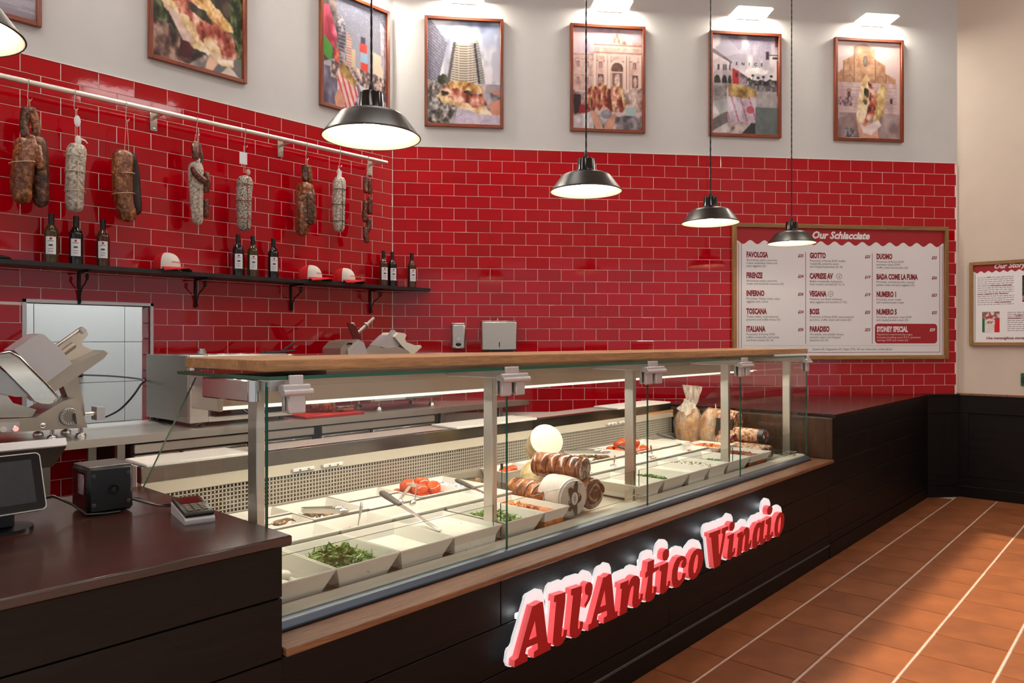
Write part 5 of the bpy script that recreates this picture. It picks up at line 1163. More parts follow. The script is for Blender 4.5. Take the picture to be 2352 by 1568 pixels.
part('digits', MB().add([(ox0 + .055 + x, oy0 - .005, oz1 - .112 + y) for x, y, z in V], F), dm, cp, smooth=False)
for (x, z) in ((.06, .135), (.095, .14), (.06, .235)): part('indicator', MB().cyl((ox0 + x, oy0 - .004, oz0 + z), (ox0 + x, oy0 - .006, oz0 + z), .006, n=12), dm, cp)
b = MB()
for r_ in range(4):
    for c_ in range(3): b.box(ox0 + .045 + c_ * .03, ox0 + .058 + c_ * .03, oy0 - .005, oy0 - .004, oz0 + .16 + r_ * .022, oz0 + .165 + r_ * .022)
part('key_marks', b, M('grey_marks', S(120, 120, 120), .5), cp, smooth=False)
V, F = text_geo([('UNOX', 0, 0, .036, 'CENTER', 1, .0008, 0)])
part('door_lettering', MB().add([(2.29 + x, oy0 - .0135, oz0 + .055 + y) for x, y, z in V], F), M('grey_lettering', S(186, 190, 192), .4), dr, smooth=False)
part('door_ring', MB().tube([(2.29 + .075 * math.cos(k * .2618), oy0 - .0135, oz0 + .068 + .033 * math.sin(k * .2618)) for k in range(25)], .003, 6), M('grey_lettering', S(186, 190, 192), .4), dr)
for x in (ox0 + .05, ox1 - .05):
    for y in (oy0 + .06, oy1 - .06): part('foot', MB().cyl((x, y, .92), (x, y, oz0), .016, n=12), black_pl, ov)
part('vent_cap', MB().lathe([(.03, oz1), (.03, oz1 + .02), (.022, oz1 + .024), (.022, oz1 + .035), (0, oz1 + .037)], 20, Matrix.Translation((2.12, 4.55, 0))), steel_pol, ov)
part('top_tray', MB().box(ox0 + .10, ox1 - .03, oy0 + .03, oy0 + .26, oz1, oz1 + .006, .001), steel_pol, ov)
part('cable_loop', MB().tube([(ox0 + .05 + .03 * math.sin(k * .4), oy0 - .02 - .01 * math.cos(k * .4), .925 + .022 * abs(math.sin(k * .28))) for k in range(20)], .003, 6), black_pl, ov)
o = thing('black_tongs', 'black kitchen tongs lying across the oven top', 'tongs', (2.63, 4.5, oz1 + .006))
part('arm', MB().tube([(2.44, 4.40, oz1 + .012), (2.60, 4.42, oz1 + .015), (2.70, 4.43, oz1 + .075)], [.006, .007, .008], 8), black_pl, o)
part('arm', MB().tube([(2.44, 4.36, oz1 + .012), (2.58, 4.36, oz1 + .012), (2.66, 4.36, oz1 + .02)], [.006, .007, .008], 8), black_pl, o)

# ------------------------------------------------------------------ meat slicers
def slicer(pref, y0, label, loc):
    o = thing('meat_slicer', label, 'slicer', loc)
    T_ = lambda n, a, b_, m, nm, **k: part(nm, MB().prism(TR[pref + n], y0 + a, y0 + b_), m, o, **k)
    return o, T_
s1, T1 = slicer('s1_', 4.2, 'large aluminium meat slicer on the workbench before the hatch', (1.15, 4.35, .92))
bs = T1('base', 0, .30, cast, 'base', ang=20)
pn = T1('panel', -.012, 0, cast_lt, 'switch_panel')
x, z = TR['s1_btn'][0]; part('red_button', MB().cyl((x, 4.188, z), (x, 4.178, z), .012, n=20), EMIT('red_lamp', (1, .12, .08, 1), 1.6), pn)
part('button_ring', MB().lathe([(.012, 0), (.016, .004), (.012, .008)], 20, Matrix.Translation((x, 4.188, z)) @ Matrix.Rotation(R(90), 4, 'X')), steel_pol, pn)
x, z = TR['s1_btn'][1]; part('start_button', MB().cyl((x, 4.188, z), (x, 4.18, z), .014, n=20), white_pl, pn)
x, z = TR['s1_btn'][2]; part('screw_cap', MB().ball((x, 4.2, z), .017, .010, .015, 16, 8), steel_pol, bs)
T1('deck', .06, .30, STEEL('slicer_deck', (.5, .47, .44, 1), .2, 'x', 8, .1), 'receiving_deck', ang=20)
T1('arm', .16, .26, cast, 'support_arm', ang=20)
T1('tray', .05, .26, cast, 'carriage', ang=20)
T1('hopper', .20, .27, cream, 'carriage_wall', ang=20)
bl = T1('block', .01, .20, cast_lt, 'product_press', ang=20)
gd = T1('guard', .0, .10, steel_pol, 'blade_guard', ang=30)
T1('cover', .02, .08, STEEL('slicer_plate', (.42, .42, .43, 1), .3, 'x', 6, .1), 'gauge_plate', ang=20)
pts = TR['s1_guard']; part('blade_rim', MB().tube([(pts[k][0], 4.194, pts[k][1]) for k in range(1, 8)], .006, 8), steel_pol, gd)
x, z = TR['s1_dial'][0]
dl = part('thickness_dial', MB().cyl((x, 4.2, z), (x, 4.185, z), .044, n=32, c=.003), steel_dk, bs)
part('dial_marks', MB().lathe([(.030, 0), (.041, .0005), (.041, .001)], 32, Matrix.Translation((x, 4.1845, z)) @ Matrix.Rotation(R(90), 4, 'X'), cap=False), cast_lt, bs)
b = MB()
for k in range(20): b.box(-.0012, .0012, .031, .040, -.001, .001, T=Matrix.Translation((x, 4.1835, z)) @ Matrix.Rotation(k * .314, 4, 'Y') @ Matrix.Rotation(R(90), 4, 'X') @ Matrix.Rotation(0, 4, 'X'))
part('dial_ticks', b, black_pl, bs, smooth=False)
T1('knob', -.045, -.008, cast, 'dial_grip')
k2 = T1('kn2', .02, .10, cast_lt, 'clamp_knob', ang=20)
(a, b0, c_, d_) = TR['s1_kn2']; part('knob_shaft', MB().cyl((a[0] - .05, 4.25, (a[1] + d_[1]) / 2), (a[0] + .02, 4.25, (a[1] + d_[1]) / 2), .012, n=12), steel_pol, s1)
f = TR['s1_feet']
for (p0, p1) in ((f[0], f[1]), (f[2], f[3])):
    for yy in (4.23, 4.46): part('foot', MB().lathe([(.024, .92), (.026, .928), (.020, .942), (.010, .946), (.010, max(p0[1], .98))], 16, Matrix.Translation((p0[0], yy, 0))), steel_pol, s1)
(p0, p1) = TR['s1_bar']; part('slide_bar', MB().cyl((p0[0], 4.33, p0[1]), (p1[0], 4.33, p1[1]), .010, n=12), steel_pol, s1)
T1('clamp', .10, .15, cast_lt, 'bar_clamp')
(p0, p1) = TR['s1_grip']; part('grip', MB().cyl((p0[0], 4.24, p0[1]), (p1[0], 4.24, p1[1]), .018, n=16, c=.005), cast, s1)
cb = [(1.463, 4.36, .996), (1.514, 4.40, 1.003), (1.636, 4.55, 1.024), (1.751, 4.68, 1.081), (1.838, 4.78, 1.147), (1.900, 4.90, 1.173), (1.895, 5.4, 1.18), (1.885, 5.99, 1.17)]
def smooth_pts(P_, n=6):
    P_ = [Vector(p) for p in P_]; L = []
    for i in range(len(P_) - 1):
        p0 = P_[max(i - 1, 0)]; p1 = P_[i]; p2 = P_[i + 1]; p3 = P_[min(i + 2, len(P_) - 1)]
        for k in range(n):
            f_ = k / n; L.append(.5 * ((2 * p1) + (p2 - p0) * f_ + (2 * p0 - 5 * p1 + 4 * p2 - p3) * f_ ** 2 + (-p0 + 3 * p1 - 3 * p2 + p3) * f_ ** 3))
    return L + [P_[-1]]
solo('power_cord', MB().tube(smooth_pts(cb), .006, 8), black_pl, 'black power cord rising from the large slicer into the hatch', 'cord')

s2, T2 = slicer('s2_', 4.3, 'second meat slicer further along the workbench, below the soap dispenser', (3.5, 4.45, .92))
T2('motor', 0, .22, cast, 'motor_housing', ang=25); fc = T2('face', -.01, .16, cast_lt, 'housing_face', ang=25)
T2('guard', .02, .14, STEEL('slicer_plate2', (.62, .60, .57, 1), .3, 'x', 6, .1), 'blade_guard', ang=25)
T2('push', .05, .16, cast_lt, 'product_press', ang=25); T2('hop', .03, .22, cream, 'carriage', ang=25)
T2('fence', .06, .09, cream, 'toothed_bar'); T2('teeth', .06, .10, cast_lt, 'bar_clamp')
pl_ = T2('plate', .03, .04, M('dark_red_plate', S(96, 18, 22), .3), 'spiked_plate')
(p0, p1) = TR['s2_rod']; hd = part('press_handle', MB().cyl((p0[0], 4.38, p0[1]), (p1[0], 4.38, p1[1]), .013, n=16, c=.003), cast, s2)
mid = Vector((p0[0], 4.38, p0[1])).lerp(Vector((p1[0], 4.38, p1[1])), .48); dv = (Vector((p1[0], 4.38, p1[1])) - Vector((p0[0], 4.38, p0[1]))).normalized()
part('handle_collar', MB().cyl(tuple(mid - dv * .006), tuple(mid + dv * .006), .024, n=16), cast, hd)
q = TR['s2_fence']; b = MB()
for k in range(9):
    t = (k + .3) / 9.5; xa_ = q[0][0] + (q[3][0] - q[0][0]) * t; za = q[0][1] + (q[3][1] - q[0][1]) * t
    b.box(xa_ + .004, xa_ + .026, 4.355, 4.36, za - .003, za + .003)
part('bar_teeth', b, black_pl, s2, smooth=False)
part('base', MB().box(3.20, 3.86, 4.24, 4.58, .985, 1.06, .012), cast, s2); part('base_panel', MB().box(3.22, 3.50, 4.228, 4.24, .99, 1.02, .002), white_pl, s2)
part('base_lamp', MB().cyl((3.44, 4.228, 1.03), (3.44, 4.222, 1.03), .012), EMIT('red_lamp', (1, .12, .08, 1), 1.6), s2)
for x in (3.292, 3.80):
    for y in (4.28, 4.52): part('foot', MB().lathe([(.026, .92), (.028, .928), (.02, .945), (.010, .95), (.010, .99)], 16, Matrix.Translation((x, y, 0))), steel_pol, s2)
(x, z) = TR['s2_motor'][2]; part('maker_badge', MB().box(x + .005, x + .045, 4.286, 4.291, z - .018, z - .002, .003), black_gl, s2)

# red boards with a carved roast
bd = thing('chopping_board', 'red plastic chopping board on the workbench beside the oven', 'chopping board', (2.83, 4.32, .92))
part('slab', MB().box(2.60, 3.06, 4.13, 4.46, .920, .938, .003), board_red, bd)
part('feet', MB().box(2.62, 3.04, 4.15, 4.44, .9199, .9205), board_red, bd, smooth=False)
roll('large carved roast lying on the red board', (2.76, 4.38, .99), (2.90, 4.26, .985), .048, crust, meat_cut, 3, 'carved_roast', .08)
o = thing('roast_slice', 'thick roast slice lying beside the carved roast', 'meat', (2.97, 4.23, .938))
part('crust', MB().box(2.90, 3.03, 4.20, 4.26, .938, .968, .012), crust, o); part('fat_edge', MB().box(2.905, 3.025, 4.205, 4.255, .966, .976, .004), meat_cut, o)
solo('red_folded_cloth', MB().box(2.60, 2.74, 4.47, 4.60, .92, .985, .012), board_red, 'red folded cloth between oven and red board', 'cloth')

# soap and towel dispensers on the back wall
def wall_thing(name, label, cat, w, s, z, group=None): return thing(name, label, cat, tuple(at(w, s, 0, z)), ROT[w], group)
so = wall_thing('soap_dispenser', 'small steel soap dispenser on the red tiles', 'dispenser', 'B', .545, 1.357)
part('body', MB().box(-.058, .058, -.085, -.008, 0, .205, .012), STEEL('dispenser_steel', (.58, .56, .53, 1), .3, 'z', 30, .12), so, local=True)
part('lid', MB().box(-.055, .055, -.082, -.010, .200, .214, .006), cast_lt, so, local=True)
nb = part('push_button', MB().ball((0, -.086, .035), .024, .012, .016, 16, 8), black_pl, so, local=True)
part('lock', MB().cyl((0, -.084, .082), (0, -.089, .082), .012, n=16), steel_pol, so, local=True)
tw = wall_thing('towel_dispenser', 'wide steel paper towel dispenser on the red tiles', 'dispenser', 'B', .885, 1.335)
part('body', MB().box(-.146, .146, -.105, -.008, .012, .245, .006), STEEL('dispenser_steel', (.58, .56, .53, 1), .22, 'z', 30, .1), tw, local=True)
part('hinge_rail', MB().box(-.148, .148, -.100, -.008, .245, .254, .003), steel_dk, tw, local=True)
part('slot', MB().prism([(-.13, 0), (.13, 0), (.13, .008), (.05, .014), (-.05, .014), (-.13, .008)], -.095, -.02), black_pl, tw, local=True)
part('view_slit', MB().box(-.004, .004, -.1065, -.105, .035, .075), black_pl, tw, local=True, smooth=False)
part('keyhole', MB().cyl((0, -.105, .022), (0, -.108, .022), .006, n=12), steel_pol, tw, local=True)
part('top_lock', MB().cyl((-.01, -.05, .254), (-.01, -.05, .275), .008, n=12), steel_pol, tw, local=True)

# ------------------------------------------------------------------ wall shelf, bottles, caps
sh = thing('wall_shelf', 'long thin black shelf on the tiled wall carrying bottles and caps', 'shelf', (2.4, YA - .1, 1.83))
part('board', MB().prism([(-.6, 4.645), (xa(4.645) - .012, 4.645), (CA.x + .006, YA - .012), (-.6, YA - .012)], 1.835, 1.860, axis='z'), M('black_board', S(26, 25, 25), .4, bump=.1), sh, smooth=False)
def scroll(cx, cz, r, turns, a0, dirn, n=22):
    return [(cx + r * (1 - .72 * k / n) * math.cos(a0 + dirn * turns * 6.283 * k / n), cz + r * (1 - .72 * k / n) * math.sin(a0 + dirn * turns * 6.283 * k / n)) for k in range(n + 1)]
for x in (.85, 1.515, 2.215, 2.925, 3.64):
    br = part('bracket', MB().box(x - .008, x + .008, YA - .022, YA - .010, 1.64, 1.835, .003).box(x - .006, x + .006, YA - .19, YA - .012, 1.822, 1.835, .003), iron, sh)
    pts = [(x, YA - .02 - .012 * k, 1.665 + .0135 * k + .02 * math.sin(k * .5)) for k in range(11)]
    part('scroll', MB().tube(pts, .0045, 8).tube([(x, YA - .150 + p[0], 1.79 + p[1]) for p in scroll(0, 0, .024, 1.2, 0, 1)], .004, 8).tube([(x, YA - .035 + p[0], 1.66 + p[1]) for p in scroll(0, 0, .016, 1.0, 2, -1)], .004, 8), iron, br)
def wine(kind, x, label, y=4.755):
    o = thing('wine_bottle', label, 'bottle', (x, y, 1.860), group='bottles on the wall shelf')
    gm = {'red': M('red_wine_glass', S(12, 12, 14), .07, coat=.3), 'rose': M('amber_wine_glass', S(74, 34, 14), .06, coat=.3), 'white': M('olive_wine_glass', S(70, 52, 20), .06, coat=.3)}[kind]
    T = Matrix.Translation((0, 0, 0))
    part('body', MB().lathe([(.030, 0), (.0365, .004), (.0365, .178), (.034, .192), (.024, .210), (.0145, .226), (.0135, .24), (.0135, .284), (.011, .285)], 28), gm, o, local=True)
    part('capsule', MB().lathe([(.0148, .222), (.0152, .232), (.0150, .284), (.0146, .2865), (0, .287)], 24, cap=False), black_pl, o, local=True)
    lb = MB(); n = 10; a0 = R(208); a1 = R(292); r = .0368
    vs = []
    for k in range(n + 1):
        a = a0 + (a1 - a0) * k / n
        vs += [(r * math.cos(a), r * math.sin(a), .052), (r * math.cos(a), r * math.sin(a), .152)]
    lp = part('label', lb.add(vs, [(2 * k, 2 * k + 2, 2 * k + 3, 2 * k + 1) for k in range(n)]), white_print, o, local=True)
    am = R(250); e = Matrix.Rotation(am + R(90), 4, 'Z') @ Matrix.Translation((0, -.0372, 0))
    def flat(mb): mb.v = [tuple(e @ Vector(v)) for v in mb.v]; return mb
    part('seal', flat(MB().prism([(.0065 * math.cos(k * .5236), .140 + .0065 * math.sin(k * .5236)) for k in range(12)], -.0006, 0)), red_print, lp, local=True, smooth=False)
    part('label_lines', flat(MB().box(-.015, .015, -.0006, 0, .126, .1285).box(-.010, .010, -.0006, 0, .098, .108).box(-.013, .013, -.0006, 0, .082, .084).box(-.012, .012, -.0006, 0, .068, .070)), dark_print, lp, local=True, smooth=False)
BT = [('white', 1.344, 'amber wine bottle, leftmost on the wall shelf'), ('red', 1.471, 'dark red wine bottle, second from left on the shelf'), ('rose', 1.616, 'amber wine bottle left of the first cap, third on the shelf'),
      ('red', 2.467, 'dark bottle, first of the middle trio on the shelf'), ('white', 2.575, 'amber bottle in the middle of the middle trio'), ('red', 2.731, 'dark bottle, last of the middle trio on the shelf'),
      ('rose', 3.707, 'amber bottle, first of the right trio near the corner'), ('red', 3.796, 'dark bottle between two amber ones near the corner'), ('rose', 3.956, 'amber bottle, rightmost on the wall shelf')]
for kd, x, lb in BT: wine(kd, x, lb, 4.755 if x < 3.9 else 4.70)
cap_white = M('cap_white', S(232, 224, 214), .8); cap_red = M('cap_red', S(204, 16, 22), .75)
def ball_cap(x, rz, label):
    o = thing('baseball_cap', label, 'cap', (x, 4.725, 1.860), rz, group='caps on the wall shelf')
    def crown(a0, a1, n=14, m=9, off=0.0):
        vs = []; fs = []
        for j in range(m + 1):
            t = j / m * math.pi / 2
            for i in range(n + 1):
                a = a0 + (a1 - a0) * i / n
                bul = 1.0 + .05 * math.sin(t * 2)
                vs.append(((.088 + off) * math.cos(t) ** .72 * math.cos(a) * bul, (.074 + off) * math.cos(t) ** .72 * math.sin(a) * bul, .008 + (.108 + off) * math.sin(t)))
        for j in range(m):
            for i in range(n): q = j * (n + 1) + i; fs.append((q, q + 1, q + n + 2, q + n + 1))
        return MB().add(vs, fs)
    part('front_panel', crown(R(-75), R(75), off=.001), cap_white, o, local=True)
    part('back_panel', crown(R(75), R(285)), cap_red, o, local=True)
    vs = []; n = 16
    for k in range(n + 1):
        a = R(-72) + R(144) * k / n; e = .086 * math.cos(a * .62)
        xi, yi = .086 * math.cos(a), .074 * math.sin(a); xo, yo = xi + e * math.cos(a * .5), yi + .030 * math.sin(a)
        zo = .024 - .020 * abs(math.sin(a)) - .004
        vs += [(xi, yi, .024), (xo, yo, zo), (xi, yi, .018), (xo, yo, zo - .006)]
    fs = []; fb = []
    for k in range(n): q = 4 * k; fs += [(q, q + 4, q + 5, q + 1), (q + 1, q + 5, q + 7, q + 3)]; fb += [(q + 2, q + 3, q + 7, q + 6)]
    part('brim', MB().add(vs, fs), cap_red, o, local=True)
    part('brim_underside', MB().add(vs, fb), M('cap_under', S(40, 12, 14), .8), o, local=True)
    V, F = text_geo([("All'Antico Vinaio", 0, 0, .0125, 'CENTER', 1, .0003, .2)])
    g = []
    for (px, py, pz) in V:
        a = -px / .078 * -1 + 0.0; zz = .050 + py; t = math.asin(min(1, (zz - .008) / .109)); rr = math.cos(t) ** .72 * (1.0 + .05 * math.sin(2 * t))
        g.append((.0915 * rr * math.cos(a), .0775 * rr * math.sin(a), zz))
    part('lettering', MB().add(g, F), red_print, o, local=True, smooth=False)
    part('button', MB().ball((0, 0, .117), .006, .006, .004, 10, 6), cap_red, o, local=True)
ball_cap(1.975, R(-66), 'white-front red cap between the two left bottle groups')
ball_cap(3.010, R(-64), 'left of two caps side by side near the middle bottles')
ball_cap(3.305, R(-64), 'right of two caps side by side, nearer the corner')
o = solo('cap_edge', MB().ball((1.06, 4.73, 1.868), .085, .075, .02, 20, 10), black_pl, 'dark round lid at the left end of the shelf', 'lid')

# ------------------------------------------------------------------ hanging rail and cured meats
rl = thing('hanging_rail', 'steel pipe rail with wall brackets holding cured meats', 'rail', (2.3, YA - .1, 2.84))
RY = 4.70
part('pipe', MB().cyl((-.6, RY, 2.848), (3.70, RY, 2.848), .0155, n=20, c=.004), STEEL('rail_steel', (.74, .71, .66, 1), .38, 'x', 30, .06), rl)
for x in (.35, 1.105 - .1, 1.945, 2.84, 3.70 - .06):
    b_ = part('bracket', MB().box(x - .022, x + .022, YA - .016, YA - .010, 2.76, 2.895, .002).box(x - .005, x + .005, RY - .005, YA - .012, 2.835, 2.850), cast, rl)
    part('bolt', MB().ball((x, YA - .018, 2.775), .006, .004, .006, 8, 6).ball((x, YA - .018, 2.885), .006, .004, .006, 8, 6), steel_pol, b_)
skin_br = SPECK('cured_brown', S(66, 24, 8), S(136, 70, 28), S(206, 146, 90), 48, .4, .5, coat=.25, pos=(.36, .5, .66), big=7, var=.45)
skin_dk = SPECK('cured_dark', S(36, 16, 8), S(88, 48, 26), S(150, 100, 62), 40, .45, .4, coat=.2, big=6, var=.4)
skin_bk = SPECK('cured_black', S(16, 8, 8), S(40, 20, 18), S(66, 36, 30), 30, .5, .3)
skin_wh = SPECK('floured_salami', S(128, 112, 100), S(192, 182, 168), S(226, 220, 208), 60, .8, .3, pos=(.36, .5, .6), big=9, var=.15)
skin_pp = SPECK('peppered_salami', S(60, 54, 46), S(172, 164, 150), S(206, 200, 186), 120, .8, .4, pos=(.42, .5, .58), big=9, var=.08)
links = SPECK('small_sausage', S(50, 16, 8), S(106, 44, 20), S(160, 84, 44), 60, .4, .5, coat=.3, big=8, var=.35)
red_string = M('red_string', S(172, 34, 30), .7); dk_string = M('dark_string', S(52, 48, 44), .8)
HY = 4.695
def hook(x, drop=.10, name='meat_hook'):
    o = thing('meat_hook', 'steel S-hook on the rail at %s' % name, 'hook', (x, HY, 2.86 - drop), group='hooks on the rail')
    part('wire', MB().tube([(x + .004, RY + .014, 2.845), (x + .002, RY + .017, 2.862), (x, RY, 2.869), (x - .002, RY - .017, 2.862), (x - .004, RY - .017, 2.845), (x - .006, HY, 2.86 - drop + .02), (x - .004, HY, 2.86 - drop), (x + .008, HY, 2.856 - drop), (x + .016, HY, 2.872 - drop)], .0024, 8), steel_pol, o)
def sausage(o, name, pts, r, mat, n=18, taper=.35, seed=0, bump=.05):
    g = random.Random(seed); ph = g.uniform(0, 6)
    P_ = [Vector(p) for p in pts]; M_ = 22; L = []
    for k in range(M_ + 1):
        t = k / M_ * (len(P_) - 1); i = min(int(t), len(P_) - 2); f_ = t - i
        p0 = P_[max(i - 1, 0)]; p1 = P_[i]; p2 = P_[i + 1]; p3 = P_[min(i + 2, len(P_) - 1)]
        L.append(.5 * ((2 * p1) + (p2 - p0) * f_ + (2 * p0 - 5 * p1 + 4 * p2 - p3) * f_ ** 2 + (-p0 + 3 * p1 - 3 * p2 + p3) * f_ ** 3))
    def rf(t, a):
        e = min(t, 1 - t); w = min(1, (max(e, .0) / .16)) if e < .16 else 1
        return r * (math.sqrt(max(0.02, 1 - (1 - w) ** 2)) * (1 - taper * (1 - t) * .5)) * (1 + bump * math.sin(3 * a + 7 * t + ph) + .5 * bump * math.sin(11 * t + 5 * a))
    return part(name, MB().sweep(L, rf, n), mat, o)
def strings(o, x, y, r, zs, vert, mat, z0, z1, tilt=0):
    for z in zs: part('string', MB().tube([(x + r * math.cos(k * .2618), y + r * math.sin(k * .2618), z + tilt * math.cos(k * .2618)) for k in range(25)], .0022, 6), mat, o)
    if vert: part('string', MB().tube([(x - .005, y - r * .35, z1), (x - .003, y - r * .9, z1 - .03), (x, y - r * 1.01, (z0 + z1) / 2), (x, y - r * .9, z0 + .02), (x, y - r * .4, z0)], .0022, 6), mat, o)
def hung(label, x, z): return thing('hanging_salami', label, 'salami', (x, HY, z), group='cured meats on the rail')
def loop(o, x, z0, z1, mat=string_m, w=.012):
    part('hanging_string', MB().tube([(x - w, HY, z0), (x - .003, HY, z1), (x + .003, HY, z1), (x + w, HY, z0)], .0016, 6), mat, o)

hook(1.218, .11, 'the left pair of brown sausages'); o = hung('pair of thick brown sausages with short links, leftmost on the rail', 1.20, 2.16)
sausage(o, 'sausage', [(1.180, HY - .03, 2.165), (1.175, HY - .04, 2.30), (1.190, HY - .03, 2.43), (1.215, HY - .01, 2.52)], .062, skin_br, taper=.5, seed=1)
sausage(o, 'sausage', [(1.275, HY + .01, 2.165), (1.275, HY + .01, 2.30), (1.265, HY + .01, 2.44), (1.245, HY, 2.56)], .056, skin_dk, taper=.6, seed=2)
sausage(o, 'short_link', [(1.20, HY - .02, 2.535), (1.195, HY, 2.61), (1.210, HY, 2.71)], .026, skin_dk, seed=3)
sausage(o, 'short_link', [(1.255, HY, 2.54), (1.250, HY, 2.62), (1.225, HY, 2.715)], .025, skin_br, seed=4)
sausage(o, 'short_link', [(1.232, HY - .05, 2.40), (1.225, HY - .05, 2.47), (1.218, HY - .03, 2.55)], .027, skin_br, seed=5)
sausage(o, 'short_link', [(1.255, HY - .05, 2.36), (1.255, HY - .05, 2.43), (1.248, HY - .03, 2.50)], .024, skin_br, seed=6)
strings(o, 1.178, HY - .035, .062, (2.39,), False, string_m, 0, 0, .012); loop(o, 1.218, 2.60, 2.755)
hook(1.448, .11, 'the first white salami'); o = hung('floured white salami with string, second on the rail', 1.448, 2.155)
sausage(o, 'body', [(1.447, HY, 2.158), (1.445, HY, 2.28), (1.448, HY, 2.42), (1.462, HY, 2.56)], .053, skin_wh, taper=.3, seed=7, bump=.02)
strings(o, 1.447, HY, .054, (2.28, 2.39, 2.48), True, string_m, 2.16, 2.55); part('casing_knot', MB().ball((1.463, HY, 2.575), .018, .014, .03, 12, 8).tube([(1.463, HY, 2.59), (1.495, HY - .01, 2.58), (1.51, HY - .01, 2.565)], [.008, .005, .003], 6), white_pl, o)
part('tag', MB().ball((1.458, HY - .004, 2.685), .018, .006, .034, 8, 6), white_print, o); loop(o, 1.453, 2.58, 2.755, string_m, .005)
hook(1.727, .11, 'the brown and black pair'); o = hung('brown sausage beside a thin black one, third on the rail', 1.73, 2.13)
sausage(o, 'sausage', [(1.740, HY - .02, 2.135), (1.705, HY - .02, 2.27), (1.690, HY - .02, 2.42), (1.715, HY, 2.565)], .060, skin_br, taper=.35, seed=8)
sausage(o, 'dark_sausage', [(1.795, HY + .02, 2.19), (1.780, HY + .02, 2.32), (1.765, HY + .02, 2.46), (1.735, HY, 2.565)], .042, skin_bk, taper=.5, seed=9)
strings(o, 1.702, HY - .02, .060, (2.30, 2.42), False, string_m, 0, 0, .008); loop(o, 1.727, 2.56, 2.755)
hook(2.158, .11, 'the salami with links'); o = hung('floured salami wrapped by small dark links, fourth on the rail', 2.15, 2.165)
sausage(o, 'body', [(2.162, HY, 2.168), (2.155, HY, 2.28), (2.150, HY, 2.42), (2.150, HY, 2.58)], .050, skin_wh, taper=.75, seed=10, bump=.02)
strings(o, 2.155, HY, .048, (), True, string_m, 2.175, 2.56)
sausage(o, 'short_link', [(2.135, HY - .03, 2.58), (2.13, HY - .03, 2.64), (2.14, HY, 2.70)], .025, links, seed=11); sausage(o, 'short_link', [(2.175, HY, 2.55), (2.175, HY, 2.62), (2.155, HY, 2.70)], .022, links, seed=12)
sausage(o, 'short_link', [(2.105, HY - .05, 2.53), (2.125, HY - .065, 2.475), (2.19, HY - .05, 2.445)], .024, links, seed=13); sausage(o, 'short_link', [(2.205, HY - .02, 2.52), (2.215, HY - .02, 2.45), (2.205, HY, 2.385)], .023, links, seed=14)
sausage(o, 'short_link', [(2.215, HY + .01, 2.35), (2.220, HY + .01, 2.30), (2.215, HY + .01, 2.225)], .022, links, seed=15); part('knot', MB().ball((2.153, HY - .02, 2.585), .014, .012, .018, 10, 6), white_pl, o); loop(o, 2.15, 2.68, 2.755)
hook(2.488, .12, 'the peppered salami'); o = hung('peppered grey salami tied with red string, fifth on the rail', 2.485, 2.16)
sausage(o, 'body', [(2.480, HY, 2.163), (2.478, HY, 2.28), (2.478, HY, 2.40), (2.490, HY, 2.545)], .054, skin_pp, taper=.35, seed=16, bump=.015)
strings(o, 2.479, HY, .0545, (2.245, 2.365, 2.475), True, red_string, 2.17, 2.54); part('knot', MB().ball((2.508, HY, 2.570), .016, .014, .022, 10, 6), M('knot_pink', S(214, 188, 170), .7), o)
part('paper_tag', MB().box(2.44, 2.495, HY - .012, HY - .010, 2.615, 2.695, .0005), white_print, o); loop(o, 2.480, 2.56, 2.745, string_m, .006)
hook(2.962, .12, 'the knobbly roast sausage'); o = hung('knobbly dark bundle of tied sausages, sixth on the rail', 2.93, 2.17)
sausage(o, 'short_link', [(2.945, HY - .01, 2.575), (2.945, HY, 2.63), (2.955, HY, 2.70)], .024, skin_dk, seed=17); sausage(o, 'short_link', [(2.99, HY, 2.575), (2.985, HY, 2.63), (2.97, HY, 2.70)], .023, skin_br, seed=18)
sausage(o, 'body', [(2.915, HY - .01, 2.175), (2.925, HY - .01, 2.30), (2.945, HY, 2.43), (2.955, HY, 2.575)], .064, skin_br, taper=.75, seed=19, bump=.09)
sausage(o, 'core', [(2.965, HY - .04, 2.26), (2.96, HY - .05, 2.36), (2.955, HY - .04, 2.50)], .034, skin_dk, seed=20); sausage(o, 'side_link', [(3.005, HY, 2.27), (3.015, HY, 2.35), (3.0, HY, 2.42)], .030, skin_br, seed=21); sausage(o, 'side_link', [(2.985, HY - .02, 2.42), (2.99, HY - .02, 2.48), (2.975, HY, 2.56)], .032, skin_br, seed=22)
strings(o, 2.95, HY, .058, (2.30, 2.36, 2.47), False, string_m, 0, 0, .012); loop(o, 2.962, 2.68, 2.745)
hook(3.25, .12, 'the second white salami'); o = hung('floured white salami tied with dark string, seventh on the rail', 3.24, 2.237)
sausage(o, 'body', [(3.238, HY, 2.240), (3.238, HY, 2.36), (3.240, HY, 2.50), (3.245, HY, 2.665)], .051, skin_wh, taper=.35, seed=23, bump=.015)
strings(o, 3.238, HY, .0515, (2.32, 2.445, 2.56), True, dk_string, 2.245, 2.65); part('casing_end', MB().lathe([(.022, 2.64), (.012, 2.675), (.016, 2.70), (.006, 2.72)], 12, Matrix.Translation((3.238, HY, 0))), white_pl, o)
part('paper_tag', MB().prism([(3.20, 2.635), (3.225, 2.70), (3.245, 2.70), (3.24, 2.625)], HY - .03, HY - .028), white_print, o); loop(o, 3.238, 2.69, 2.745, string_m, .004)
hook(3.505, .12, 'the string of small sausages'); o = hung('string of eight small dark sausages, last on the rail', 3.50, 2.176)
